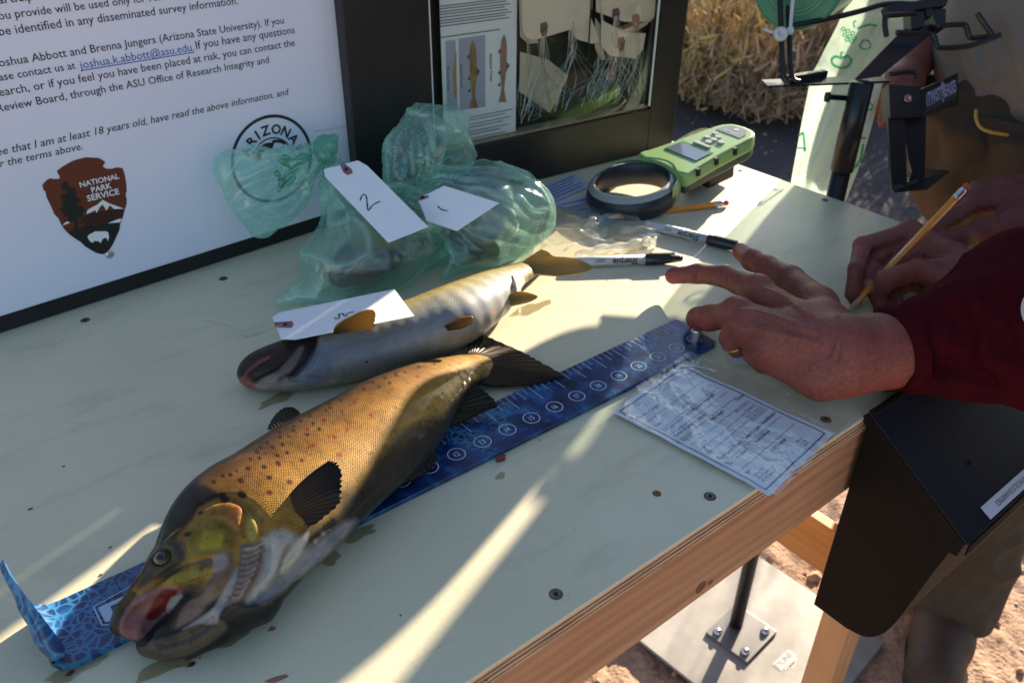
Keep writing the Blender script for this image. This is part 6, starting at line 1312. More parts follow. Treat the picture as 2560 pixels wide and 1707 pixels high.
# ================================================================== steel base of the dispenser post, lying on the ground
POST = V(1.012, .560, 0)
def base_stand():
    e = empty('steel_base', V(1.02, .55, GZ), 'grey steel plate on the ground carrying a bolted square flange', 'base plate')
    st = mat('worn_grey_steel', (.27, .245, .225), .55, metal=.15, var=.14, vscale=9, bump=.1, bscale=60, col2=(.34, .31, .285)); z = GZ + .012
    c = [V(.836, .70, z), V(.853, .50, z), V(.87, .33, z), V(1.21, .36, z), V(1.2, .572, z), V(1.19, .72, z)]
    o = MB().prism(c, (0, 0, 1), .007).build('ground_sheet', st, e); bevel(o, .001)
    zt = z + .0072; fl = [P(1764, 1579, zt + .005), P(1868, 1655, zt + .005), P(1943, 1577, zt + .005), P(1840, 1508, zt + .005)]
    fm = mat('grey_flange_steel', (.20, .19, .185), .42, metal=.4); o = MB().prism([p - V(0, 0, .0048) for p in fl], (0, 0, 1), .0048).build('flange', fm, e); bevel(o, .0008)
    cc = np.mean(fl, 0)
    for p in fl:
        q = lerp(cc, p, .66); MB().lathe(q, (0, 0, 1), [(.0085, 0), (.0085, .0012), (.0070, .0042), (.0040, .0064), (.0005, .0072)], 18).build('dome_bolt', mat('bright_dome_bolt', (.62, .62, .62), .22, metal=1), e, smooth=True)
    Zc = lambda x, y: P(1560 + .2914 * x, 1250 + .2914 * y, zt)
    w_ = mat('white_sticker', (.66, .66, .64), .5); s = MB().prism([Zc(1272, 1405), Zc(1345, 1465), Zc(1482, 1330), Zc(1412, 1275)], (0, 0, 1), .0003).build('sticker', w_, e)
    a, b = Zc(1335, 1445), Zc(1462, 1325); text('sticker_lettering', 'DUNE', mat('pale_sticker_print', (.42, .42, .42), .6), s, a, b, nrm=(0, 0, 1), lift=.0006)
    for k in range(3): p, q = Zc(1380 + 24 * k, 1452 - 8 * k), Zc(1480 - k * 4, 1352 + k * 22); d = (q - p) / np.linalg.norm(q - p); MB().box((p + q) / 2, (np.linalg.norm(q - p), .004, .0003), (d, np.cross(V(0, 0, 1), d), V(0, 0, 1))).build('sticker_line', w_, s)
base_stand()
# ================================================================== bag dispenser on a post
IRON = mat('black_powder_coat', (.010, .010, .011), .35, spec=.5)
def dispenser():
    e = empty('bag_dispenser', POST + V(0, 0, GZ), 'black wire bag dispenser on a round post with a twist tie bracket', 'dispenser')
    D = 1.075
    q = lambda px, py, d=D: PD(px, py, d)
    MB().tube([POST + V(0, 0, GZ + .024), POST + V(0, 0, .045)], .0125, 20).build('post', IRON, e, smooth=True)
    MB().tube([POST + V(0, 0, .030), POST + V(0, 0, .146)], .0150, 20).build('post_sleeve', IRON, e, smooth=True)
    kb = q(2062, 243, 1.07); MB().lathe(kb, POST * V(1, 1, 0) + V(0, 0, kb[2]) - kb, [(.006, 0), (.0066, .002), (.0066, .006), (.0035, .0065), (.0035, .03)], 12).build('clamp_knob', IRON, e, smooth=True)
    # flat bar on top of the post
    a, b = q(1917, 216), q(2222, 204); d = (b - a) / np.linalg.norm(b - a); s = np.cross(V(0, 0, 1), d); s /= np.linalg.norm(s)
    MB().box((a + b) / 2 + s * .012, (np.linalg.norm(b - a), .030, .0028), (d, s, np.cross(d, s)), bev=.0006).build('top_bar', IRON, e)
    a2, b2 = q(1965, 200, 1.085), q(2064, 184, 1.10); dd = (b2 - a2) / np.linalg.norm(b2 - a2); MB().box((a2 + b2) / 2, (np.linalg.norm(b2 - a2), .010, .010), (dd, np.cross(V(0, 0, 1), dd), V(0, 0, 1)), bev=.0015).build('cross_bar', IRON, e)
    W = .0036
    def wire(name, pts, dpt, r=W): 
        dp = dpt if hasattr(dpt, '__len__') else [dpt] * len(pts); MB().tube(spline([q(*p, x) for p, x in zip(pts, dp)], len(pts) * 8), r, 8).build(name, IRON, e, smooth=True)
    wire('upright_wire', [(1985, -40), (1958, -44), (1949, -30), (1950, 0), (1954, 110), (1957, 180), (1962, 200), (1975, 206)], 1.06)
    wire('upright_wire', [(1992, -30), (1974, -34), (1969, -22), (1970, 0), (1974, 110), (1978, 180), (1984, 200), (1998, 206)], 1.075)
    wire('cross_wire', [(1978, 66), (2080, 46), (2160, 26), (2200, 14), (2240, 10), (2300, 12), (2365, 4)], [1.06, 1.06, 1.06, 1.06, 1.06, 1.065, 1.07], .0036)
    wire('hook_wire', [(2216, 92), (2212, 62), (2216, 42), (2240, 38), (2290, 34)], 1.045, .0034)
    wire('hook_wire', [(2240, 82), (2300, 84), (2328, 86), (2338, 100), (2342, 116), (2360, 121), (2420, 116), (2470, 100), (2500, 88)], 1.045, .0034)
    wire('hook_wire', [(2340, 66), (2400, 62), (2415, 66), (2420, 84), (2430, 96), (2470, 92), (2482, 92), (2460, 60), (2443, 34)], 1.05, .0034)
    MB().prism([q(*p) for p in ((2132, 202), (2200, 192), (2215, 180), (2330, 84), (2338, 62), (2262, 76), (2245, 86))], -FW, .004).build('guide_plate', IRON, e)
    MB().prism([q(*p, 1.06) for p in ((2276, 30), (2310, 28), (2312, 66), (2278, 74))], FW, .02).build('clamp_block', IRON, e); MB().prism([q(*p, 1.06) for p in ((2338, 24), (2365, 22), (2364, 70), (2338, 72))], FW, .02).build('clamp_block', IRON, e); MB().prism([q(*p, 1.058) for p in ((2314, 8), (2334, 8), (2333, 38), (2325, 46), (2316, 38))], FW, .012).build('clamp_tongue', IRON, e)
    MB().prism([q(*p, 1.055) for p in ((2216, 14), (2365, -8), (2366, 14), (2220, 34))], FW, .016).build('top_channel', IRON, e)
    wire('lower_wire', [(2225, 186), (2270, 181), (2288, 186), (2285, 198)], 1.06, .003)
    # bracket with name
    MB().prism([q(*p, 1.05) for p in ((2222, 212), (2303, 216), (2306, 292), (2226, 296))], FW, .022).build('bracket_face', IRON, e)
    ring = MB().lathe(q(2269, 247, 1.049), -FW, [(.0042, 0), (.0052, .0004), (.0050, .0014), (.0030, .0016), (.0028, .0006)], 18).build('grommet', mat('copper_grommet', (.45, .26, .2), .35, metal=.8), e, smooth=True)
    sg = [q(2305, 223, 1.048), q(2394, 182, 1.085), q(2397, 262, 1.085), q(2308, 294, 1.048)]; sn = np.cross(sg[1] - sg[0], sg[3] - sg[0]); sn /= np.linalg.norm(sn); sn = sn if sn @ (CAM - sg[0]) > 0 else -sn
    sp = MB().prism([p - sn * .003 for p in sg], sn, .003).build('sign_plate', IRON, e)
    bx = sg[1] - sg[0]; by = sg[0] - sg[3]; MB().prism([sg[0] + bx * a_ - by * b_ + sn * .0002 for a_, b_ in ((.07, .18), (.95, .18), (.95, .86), (.07, .86))], sn, .0002).build('sign_decal', mat('dark_grey_decal', (.035, .035, .048), .35), sp)
    lt = mat('lavender_print', (.42, .40, .58), .5)
    text('sign_lettering', 'TWIST', lt, sp, sg[3] + bx * .13 + by * .38, sg[3] + bx * .50 + by * .38, by / np.linalg.norm(by), nrm=sn, bold=.02, lift=.0006, hx=.021); text('sign_lettering', 'EASE', lt, sp, sg[3] + bx * .60 + by * .38, sg[3] + bx * .90 + by * .38, by / np.linalg.norm(by), nrm=sn, bold=.02, lift=.0006, hx=.021); text('sign_lettering', 'N', lt, sp, sg[3] + bx * .515 + by * .36, sg[3] + bx * .585 + by * .36, by / np.linalg.norm(by), nrm=sn, bold=.03, lift=.0006, hx=.030)
    for s0, s1, t0, t1 in ((.11, .51, .33, .345), (.11, .51, .70, .715), (.59, .92, .33, .345), (.59, .92, .70, .715), (.105, .115, .34, .70), (.915, .925, .34, .70)):
        MB().prism([sg[3] + bx * a_ + by * b_ + sn * .0004 for a_, b_ in ((s0, t0), (s1, t0), (s1, t1), (s0, t1))], sn, .0002).build('sign_frame_line', lt, sp)
    MB().prism([sg[3] + bx * a_ + by * b_ + sn * .0004 for a_, b_ in ((.53, .74), (.56, .90), (.58, .74))], sn, .0002).build('sign_mark', lt, sp); MB().prism([sg[3] + bx * a_ + by * b_ + sn * .0004 for a_, b_ in ((.53, .30), (.555, .18), (.58, .30))], sn, .0002).build('sign_mark', lt, sp)
    # hanging channel with a slot and foot
    MB().prism([q(*p, 1.055) for p in ((2220, 292), (2262, 292), (2268, 462), (2236, 482), (2230, 470))], FW, .006).build('channel_side', IRON, e)
    MB().prism([q(*p, 1.065) for p in ((2262, 292), (2316, 292), (2312, 452), (2270, 462), (2280, 430), (2272, 400), (2262, 340))], FW, .006).build('channel_side', IRON, e)
    MB().prism([q(2232, 470, 1.05), q(2236, 482, 1.05), q(2320, 474, 1.05), q(2372, 432, 1.09), q(2310, 426, 1.12)], V(0, 0, 1), .003).build('channel_foot', IRON, e)
    # zip tie
    zt = mat('white_nylon', (.62, .61, .63), .5)
    MB().tube([q(1986, -28, 1.04), q(1981, 10, 1.045), q(1976, 72, 1.05)], .0024, 6).build('zip_tie', zt, e); MB().lathe(q(1950, 88, 1.045), -FW, [(.0085, 0), (.009, .002), (.0085, .006), (.0040, .0062), (.0036, .003)], 20).build('nylon_washer', zt, e, smooth=True); MB().tube(spline([q(1942, 82, 1.05), q(1925, 80, 1.05), q(1910, 72, 1.05)], 8), .0018, 6).build('zip_tie_tail', zt, e); MB().box(q(1975, 78, 1.048), (.008, .006, .008), (RX, FW, UP), bev=.001).build('zip_tie_head', zt, e)
    # roll of bags
    MB().prism([q(*p_) for p_ in ((2125, -8), (2366, -10), (2366, -40), (2140, -30))], FW, .004).build('added_shade_plate', IRON, e)  # plate added above the view to keep sun off the table
    r = empty('bag_roll', q(2003, -15, 1.10), 'roll of green produce bags held in the dispenser wires', 'bag roll'); ax = V(.939, .344, .0); ax /= np.linalg.norm(ax); C = q(1993, -38, 1.055)
    gm = bpy.data.materials.new('rolled_green_film'); gm.use_nodes = True; N, Lk = gm.node_tree.nodes, gm.node_tree.links; b_ = N['Principled BSDF']
    g = N.new('ShaderNodeNewGeometry').outputs['Position']; vm = N.new('ShaderNodeVectorMath'); vm.operation = 'DISTANCE'; vm.inputs[1].default_value = tuple(C); Lk.new(g, vm.inputs[0]); wv = N.new('ShaderNodeTexNoise'); wv.noise_dimensions = '1D'; wv.inputs['Scale'].default_value = 420; wv.inputs['Detail'].default_value = 3; Lk.new(vm.outputs['Value'], wv.inputs['W'])
    rp = N.new('ShaderNodeValToRGB'); rp.color_ramp.elements[0].position = .35; rp.color_ramp.elements[1].position = .68; rp.color_ramp.elements[0].color = (.02, .16, .085, 1); rp.color_ramp.elements[1].color = (.10, .34, .20, 1); Lk.new(wv.outputs['Fac'], rp.inputs[0]); Lk.new(rp.outputs[0], b_.inputs['Base Color']); b_.inputs['Roughness'].default_value = .35
    b_.inputs['Subsurface Weight'].default_value = .0
    R = .057; L = .15; MB().lathe(C, ax, [(.012, .0005), (R * .97, 0), (R, .003), (R, L - .003), (R * .97, L), (.012, L)], 48).build('film_roll', gm, r, smooth=False)
    MB().lathe(C - ax * .02, ax, [(.004, 0), (.004, L + .06)], 12).build('spindle', mat('dark_red_spindle', (.10, .02, .015), .5), r, smooth=True); MB().lathe(C - ax * .0006, ax, [(.0115, 0), (.0115, .004)], 18).build('roll_core', mat('brown_core', (.18, .10, .06), .8), r)
    # strip of bags hanging from the roll behind the post
    s_ = empty('bag_strip', V(1.03, .60, 0), 'translucent strip of green printed bags hanging behind the post', 'plastic bags')
    lf = spline([(2135, -120, 1.15), (2115, 20, 1.15), (2060, 135, 1.15), (2032, 190, 1.15), (2012, 280, 1.17), (1995, 380, 1.19), (1977, 462, 1.205), (1960, 560, 1.23), (1945, 700, 1.26)], 40)
    rt = spline([(2330, -120, 1.17), (2295, 10, 1.17), (2235, 120, 1.16), (2215, 200, 1.155), (2188, 300, 1.175), (2150, 400, 1.19), (2106, 505, 1.205), (2075, 600, 1.23), (2050, 720, 1.26)], 40)
    grid = []
    for i in range(40):
        A_, B_ = PD(*lf[i]), PD(*rt[i]); row = []
        for j in range(22):
            u = j / 21; p = lerp(A_, B_, u); w_ = .010 * math.sin(u * 7 + i * .12) * min(1, i / 8) + .006 * math.sin(u * 15 + i * .3); row.append(p + FW * w_)
        grid.append(row)
    grid = np.array(grid); MB().sheet(grid).build('film', film('bright_green_bag_film', (.80, .97, .90), (.74, .93, .80), .62, .2, .06), s_, smooth=True)
    ink = film('green_print_ink', (.3, .7, .45), (.06, .36, .17), .8, .3, .03)
    def on(px, py):
        d0 = ray(px, py); best = None
        G = proj(grid.reshape(-1, 3)); k = np.argsort(np.hypot(G[:, 0] - px, G[:, 1] - py))[:4]; dep = np.mean((grid.reshape(-1, 3)[k] - CAM) @ FW); return CAM + d0 * (dep - .004)
    def stroke(pts, w_=.0016, cl=False): 
        p = spline(list(pts) + ([pts[0]] if cl else []), len(pts) * 6); a_, c_ = [], []
        W_ = [on(*x) for x in p]
        for i in range(len(W_)):
            d_ = W_[min(i + 1, len(W_) - 1)] - W_[max(i - 1, 0)]; n_ = np.cross(FW, d_); n_ /= np.linalg.norm(n_) + 1e-9; a_.append(W_[i] - n_ * w_); c_.append(W_[i] + n_ * w_)
        MB().sheet([a_, c_]).build('printed_fruit', ink, s_)
    stroke([(2078, 148), (2090, 142), (2104, 146), (2118, 141), (2128, 150), (2122, 164), (2108, 170), (2092, 168), (2081, 160)], .0018, True); stroke([(2104, 144), (2102, 136), (2108, 130)], .0014)
    for c in ((2108, 74), (2120, 78), (2132, 84), (2112, 88), (2124, 92), (2136, 96), (2118, 100), (2130, 104)): stroke([(c[0] + 5 * math.cos(t), c[1] + 4 * math.sin(t)) for t in np.linspace(0, 5.2, 6)], .0009, True)
    stroke([(2143, 72), (2160, 66), (2178, 62), (2192, 66)], .0018); stroke([(2136, 70), (2134, 58), (2140, 52)], .0012); stroke([(2160, 100), (2172, 104), (2176, 118), (2160, 124), (2150, 114)], .0012, True)
    for k in range(5): stroke([(2122, 305 + 16 * k), (2140, 300 + 16 * k)], .0020)
    stroke([(2112, 350), (2165, 345)], .0015); stroke([(2108, 415), (2128, 422), (2150, 402), (2158, 360)], .0018); stroke([(1998, 340), (2008, 335), (2012, 380)], .0018); stroke([(1994, 370), (2016, 372)], .0014); stroke([(2170, 260), (2180, 262), (2178, 275), (2168, 272)], .0012, True)
dispenser()

# ================================================================== people
SKIN = mat('sunburnt_skin', rough=.55, attr='skin', spec=.3, bump=.75, bscale=330, bdist=.0011, var=.24, vscale=110)
def skin_paint(v, base, reds=(), seed=1):
    c = np.array(base)[None] * (1 + .13 * noise3(v, 45, seed, 3)[:, None]) ; c[:, 1] *= 1 - .10 * np.clip(noise3(v, 90, seed + 2, 2), 0, 1); pt = Paint(v, c)
    for x, y, r, col, op in reds: pt.dot((x, y), r, col, r * .8, op)
    return pt
def joined(parts):
    V_, F_, C_ = [], [], []; b = 0
    for v, f, c in parts: V_.append(v); F_.append(np.asarray(f) + b); C_.append(c); b += len(v)
    return np.concatenate(V_), np.concatenate(F_), np.concatenate(C_)
def bridge(v, f, c, sizes):
    """knits the finely modelled hands to the arms inside the sleeves"""
    off = np.cumsum([0] + sizes); k = int(np.argmax([np.ptp(v[off[i]:off[i + 1], 2]) for i in range(len(sizes))])); A_ = v[off[k]:off[k + 1]]; extra = []
    for i in range(len(sizes)):
        if i == k: continue
        B_ = v[off[i]:off[i + 1]]; sub = B_[::max(1, len(B_) // 60)]; D = ((A_[:, None, :] - sub[None]) ** 2).sum(-1) if len(A_) * len(sub) < 4e7 else ((A_[::4, None, :] - sub[None]) ** 2).sum(-1)
        st = 1 if len(A_) * len(sub) < 4e7 else 4; a, b = np.unravel_index(np.argmin(D), D.shape); a = a * st; bj = int(np.argmin(((B_ - sub[b]) ** 2).sum(1)))
        fa = f[(f == off[k] + a).any(1)][0]; fb = f[(f == off[i] + bj).any(1)][0]; extra += [[fa[0], fa[1], fb[0], fb[1]], [fa[2], fa[3], fb[2], fb[3]]]
    return v, np.concatenate([f, np.array(extra)]), c
def body_parts(feet, hip, chest, neck, head, face, sh, elb, wr, hands_low=True, s=1.0):
    """a standing figure: trunk, legs, head with face, upper arms; returns coarse skin mesh"""
    F = Field(np.min([feet[0], feet[1], hip, *sh, *wr], 0) - .28, np.max([head, hip, chest, *sh, *wr], 0) + V(.28, .28, .2), .009)
    F.chain([hip, lerp(hip, chest, .5), chest], [.125, .12, .135], .05); F.chain([sh[0], chest + V(0, 0, .06), sh[1]], [.065, .09, .065], .05); F.chain([chest + V(0, 0, .12), neck, head - V(0, 0, .06)], [.07, .055, .055], .03)
    hx = np.asarray(face, float); hx = hx / np.linalg.norm(hx); hy = np.cross(V(0, 0, 1), hx); hz = V(0, 0, 1)
    F.ell(head, V(.098, .076, .118), .02, (hx, hy, hz)); F.ell(head + hx * .04 - hz * .06, V(.06, .05, .055), .03, (hx, hy, hz)); F.cone(head + hx * .095 + hz * .01, head + hx * .112 - hz * .022, .010, .015, .014)
    for sg in (-1, 1):
        F.ell(head + hy * sg * .078 - hx * .005, V(.03, .012, .034), .01, (hx, hy, hz)); F.ell(head + hx * .090 + hy * sg * .032 + hz * .008, V(.018, .02, .013), .008, (hx, hy, hz), sub=True); F.cone(head + hx * .092 + hy * sg * .015 + hz * .03, head + hx * .084 + hy * sg * .05 + hz * .028, .008, .006, .012)
    F.cone(head + hx * .098 - hy * .022 - hz * .058, head + hx * .098 + hy * .022 - hz * .058, .004, .004, .004, sub=True)
    for ft, sg in zip(feet, (-1, 1)):
        hj = hip + (ft - hip) * V(.55, .55, 0) + V(0, 0, -.04); kn = lerp(hj, ft, .50) + hx * .03; kn[2] = lerp(hj[2], ft[2], .5); F.chain([hj, kn, V(ft[0], ft[1], ft[2] + .10)], [.088, .058, .040], .03); F.cone(ft + V(0, 0, .05), ft + hx * .12 + V(0, 0, .035), .038, .032, .02)
    for k in (0, 1): F.chain([sh[k], elb[k], wr[k]], [.052, .042, .030], .02)
    return F
def cloth(name, F, m, parent, it=2, crease=.004, seed=0, cut=None):
    v, f = F.mesh(); v = relax(v, f, it, .5)
    n = normals(v, f); v = v + n * (crease * noise3(v * V(1, 1, .45), 13, seed, 3) + crease * .8 * (1 - np.abs(noise3(v, 8, seed + 1, 2))) ** 4)[:, None]
    return mk(name, v, f, m, parent, smooth=True)

# ---- the writer: maroon sleeves, left hand pointing, right hand with a pencil
def writer():
    e = empty('person', V(1.04, -.12, GZ), 'person in a maroon sweatshirt pointing with the left hand and writing with a pencil', 'person')
    sk = (.235, .066, .048)
    # left hand
    J = lambda x, y, z: P(x, y, z)
    wr = J(2105, 872, .050); fa = PD(2300, 868, .72)
    F = Field(V(.50, .20, -.003), V(.80, .56, .115), .00145)
    idx = [J(1683, 690, .019), J(1744, 684, .029), J(1815, 692, .040), J(1893, 728, .051)]
    F.chain(idx, [.0088, .0098, .0106, .0138], .005)
    thb = [J(1851, 628, .0265), J(1880, 650, .030), J(1918, 668, .034), J(1975, 700, .040), J(2045, 765, .046)]
    F.chain(thb, [.0092, .0108, .0112, .0138, .0175], .006)
    mid = [J(1745, 796, .0165), J(1775, 795, .026), J(1840, 785, .047)]; F.chain(mid, [.0118, .0118, .0128], .006)
    rng_ = [J(1842, 872, .012), J(1828, 846, .028), J(1870, 820, .047)]; F.chain(rng_, [.0088, .0100, .0122], .005)
    lit = [J(1905, 912, .012), J(1885, 885, .026), J(1918, 868, .040)]; F.chain(lit, [.0080, .0088, .0112], .005)
    for a, r in ((idx[-1], .0135), (mid[-1], .0138), (rng_[-1], .0138), (lit[-1], .0130)): F.chain([a, lerp(a, wr, .55), wr], [r, .0160, .0210], .010)
    F.chain([thb[-1], J(2065, 815, .048), wr], [.0165, .0205, .0215], .010); F.chain([J(1950, 905, .026), J(2050, 940, .028), J(2110, 925, .034)], [.0150, .0185, .0200], .012); F.chain([J(2000, 830, .046), J(2050, 850, .046)], [.020, .021], .012)
    F.chain([wr, lerp(wr, fa, .5), fa], [.0265, .0285, .0315], .010); F.chain([J(2120, 925, .038), lerp(J(2120, 925, .038), fa, .5)], [.0215, .026], .012)
    # knuckles, tendons, nails, skin folds
    for p in (idx[-1], mid[-1], rng_[-1], lit[-1]): F.ell(p + V(0, 0, .007), V(.0088, .0088, .0068), .008)
    F.groove([(2098, 792), (2085, 840), (2070, 890)], .0016, .0025); F.groove([(2110, 800), (2100, 850), (2092, 905)], .0009, .002)
    for q in ([(1806, 676), (1808, 690), (1806, 706)], [(1815, 674), (1818, 690), (1816, 708)], [(1742, 670), (1743, 684), (1742, 698)], [(1905, 650), (1912, 660), (1915, 676)], [(1896, 652), (1902, 664), (1904, 680)], [(1770, 772), (1773, 788), (1772, 806)]): F.groove(q, .0006, .0014)
    for q in ([(1900, 720), (1960, 745), (2040, 800)], [(1850, 775), (1930, 790), (2030, 830)], [(1870, 820), (1950, 835), (2040, 860)]): F.groove(q, .0010, .005, sub=False, lift=.0004)
    F.floor(.0006); v1, f1 = F.mesh(); v1 = relax(v1, f1, 3, .45)
    pk = (.34, .07, .06); pt = skin_paint(v1, sk, [(1683, 690, 26, pk, .5), (1851, 628, 20, pk, .5), (1740, 800, 30, pk, .6), (1815, 692, 16, pk, .5), (1850, 775, 30, pk, .35), (1915, 668, 18, pk, .35), (1950, 900, 60, (.30, .085, .05), .4)], 3)
    pt.poly([(1838, 618), (1850, 612), (1866, 622), (1860, 634), (1846, 632)], (.50, .25, .20), 2, .8); parts = [(v1, f1, pt.c)]
    # right hand holding the pencil
    tip, end = J(2113, 785, .0006), P(2420, 462, .1085)
    pencil('orange pencil held in the writing hand, eraser up', tip, end)
    F = Field(V(.66, .20, -.003), V(.93, .43, .125), .00145); wr2 = J(2448, 700, .034)
    pd_ = (end - tip) / np.linalg.norm(end - tip); on = lambda t: tip + pd_ * t
    i2 = [on(.028) + V(-.0075, .0085, -.001), J(2142, 672, .036), J(2156, 614, .045), J(2274, 584, .042)]; F.chain(i2, [.0072, .0084, .0094, .0125], .004)
    t2 = [on(.034) + V(.0045, -.0100, .000), J(2212, 702, .036), J(2292, 674, .038), J(2362, 690, .036)]; F.chain(t2, [.0088, .0102, .0110, .0165], .005)
    m2 = [on(.024) + V(.004, .007, -.006), J(2158, 700, .022), J(2196, 640, .030), J(2296, 610, .034)]; F.chain(m2, [.0076, .0086, .0096, .0125], .004)
    r2 = [J(2200, 758, .009), J(2185, 720, .016), J(2235, 660, .024), J(2320, 640, .030)]; F.chain(r2, [.0080, .0088, .0096, .0125], .004)
    l2 = [J(2245, 765, .008), J(2230, 735, .013), J(2290, 690, .020), J(2345, 670, .026)]; F.chain(l2, [.0078, .0084, .0092, .0120], .004)
    for a in (i2[-1], m2[-1], r2[-1], l2[-1]): F.chain([a, lerp(a, wr2, .55), wr2], [.0135, .0170, .0215], .010)
    F.chain([t2[-1], wr2], [.0165, .022], .010); F.chain([J(2330, 710, .018), J(2420, 735, .024), wr2], [.016, .020, .022], .012)
    fa2 = PD(2640, 790, .80); F.chain([wr2, lerp(wr2, fa2, .45)], [.0265, .030], .012)
    F.groove([(2190, 640), (2215, 660), (2238, 640)], .003, .004); F.groove([(2152, 612), (2168, 622)], .0008, .002); F.groove([(2290, 640), (2330, 655), (2360, 672)], .0016, .004)
    F.floor(.0006); v2, f2 = F.mesh(); v2 = relax(v2, f2, 3, .45); pt2 = skin_paint(v2, sk, [(2150, 720, 18, pk, .5), (2156, 612, 18, pk, .5), (2172, 716, 14, pk, .35), (2272, 580, 20, pk, .3)], 6)
    pt2.poly([(2163, 700), (2178, 698), (2184, 716), (2176, 728), (2164, 722)], (.48, .27, .22), 2, .85); parts.append((v2, f2, pt2.c))
    # rest of the figure, to the right of the view
    hip, chest, neck, head = V(1.02, -.11, .05), V(.94, .005, .37), V(.92, .04, .54), V(.885, .085, .69); face = V(-.65, .75, 0)
    d = V(.62, .75, 0); sh = [chest + V(-.125, -.105, .05), chest + V(.125, .105, .05)]
    elbL = PD(2960, 890, .60); elbR = V(1.02, .10, .15); wrs = [PD(2330, 868, .715), lerp(wr2, fa2, .45)]
    feet = [V(.98, -.20, GZ), V(1.12, -.03, GZ)]
    F = body_parts(feet, hip, chest, neck, head, face, sh, [elbL, elbR], wrs); v3, f3 = F.mesh(); v3 = relax(v3, f3, 2, .5); hc = np.tile(np.array(sk), (len(v3), 1)); hc[(v3[:, 2] > head[2] + .045) | ((v3[:, 2] > head[2] - .05) & ((v3 - head) @ (face / np.linalg.norm(face)) < -.03))] = (.05, .035, .025); parts.append((v3, f3, hc))
    v, f, c = joined(parts); v, f, c = bridge(v, f, c, [len(q[0]) for q in parts]); mk('body', v, f, SKIN, e, smooth=True, attrs={'skin': np.clip(c, .01, 1)})
    # ring
    p0, p1 = rng_[0], rng_[1]; ax = p1 - p0; ax /= np.linalg.norm(ax); pc = lerp(p0, p1, .62); MB().lathe(pc - ax * .0022, ax, [(.0100, 0), (.0108, .0004), (.0110, .0022), (.0108, .0040), (.0100, .0044)], 30).build('gold_ring', mat('polished_gold', (.72, .42, .12), .22, metal=1), e, smooth=True)
    mar = mat('maroon_sweatshirt_knit', (.050, .0035, .007), 1.0, spec=.08, var=.18, vscale=40, bump=.5, bscale=900, bdist=.0008)
    # left sleeve with a ribbed cuff
    G = lambda px, py, dpt: PD(px, py, dpt)
    cuff = G(2215, 868, .722); ax = elbL - cuff; ax /= np.linalg.norm(ax)
    F = Field(np.minimum(cuff, elbL) - .12, np.maximum(cuff, elbL) + .12, .0028)
    path = [(2190, 872, .724, .0345), (2215, 872, .722, .0350), (2262, 872, .716, .0365), (2330, 862, .705, .040), (2430, 850, .69, .048), (2560, 832, .668, .058), (2720, 850, .64, .064), (2960, 890, .60, .066)]
    F.chain([G(*p[:3]) for p in path], [p[3] for p in path], .008); F.chain([G(2420, 800, .72), G(2560, 740, .70), G(2760, 730, .66)], [.030, .050, .055], .03)
    cn = RX * .9 + ax * .1; cn /= np.linalg.norm(cn); F.cut(G(2240, 872, .72), cn, .002)
    for q in ([(2290, 800), (2300, 870), (2330, 950)], [(2380, 770), (2410, 830), (2400, 900)], [(2330, 905), (2400, 920), (2470, 960)], [(2470, 720), (2480, 800), (2520, 880)]): F.groove(q, .004, .012)
    F.groove([(2235, 800), (2222, 870), (2240, 950)], .0012, .004)
    v, f = F.mesh(); v = relax(v, f, 2, .5); v = v + normals(v, f) * (.0018 * noise3(v, 30, 71, 3) + .003 * (1 - np.abs(noise3(v, 16, 72, 2))) ** 5)[:, None]; mk('sleeve', v, f, mar, e, smooth=True)
    n_ = 56; rings = []; cax = G(2330, 866, .706) - G(2190, 874, .7245); cL = np.linalg.norm(cax); cax /= cL; ca = np.cross(cax, V(0, 0, 1)); ca /= np.linalg.norm(ca); cb = np.cross(cax, ca)
    for h_, r_ in ((.012, .0300), (.002, .0318), (.0, .0335), (.0012, .0350), (.006, .0356), (.014, .0360), (.024, .0366), (.034, .0385), (.042, .0375)):
        rings.append([G(2190, 874, .7245) + cax * h_ + (r_ + .0003 * (k % 2) + .0006 * math.sin(3 * t_) ) * (ca * math.cos(t_) * .96 + cb * math.sin(t_) * 1.06) for k, t_ in enumerate(np.linspace(0, 2 * math.pi, n_ * 2 + 1))])
    MB().sheet(rings).build('ribbed_cuff', mar, e, smooth=True)
    pc = G(2624, 775, .60); pn = -FW + V(0, 0, .15); pn /= np.linalg.norm(pn); bd_ = MB().lathe(pc, pn, [(.0185, -.004), (.0185, 0), (.018, .0006)], 40).build('round_patch', mat('white_patch', (.60, .58, .62), .7), e); MB().sheet([[pc + pn * .0010 + r * (np.cross(pn, V(0, 0, 1)) / np.linalg.norm(np.cross(pn, V(0, 0, 1))) * math.cos(t) + np.cross(pn, np.cross(pn, V(0, 0, 1)) / np.linalg.norm(np.cross(pn, V(0, 0, 1)))) * math.sin(t)) for t in np.linspace(0, 6.2832, 50)] for r in (.0158, .0164)]).build('patch_ring', mat('purple_print', (.12, .06, .20), .7), bd_)
    F = Field(np.minimum(wrs[1], V(.8, .0, .0)) - .06, V(1.16, .42, .30), .005); F.chain([lerp(wr2, fa2, .28), lerp(wr2, fa2, .6), elbR], [.036, .042, .058], .012); F.cone(lerp(wr2, fa2, .0), lerp(wr2, fa2, .27), .05, .05, .002, sub=True); cloth('sleeve', F, mar, e, 2, .002, 81)
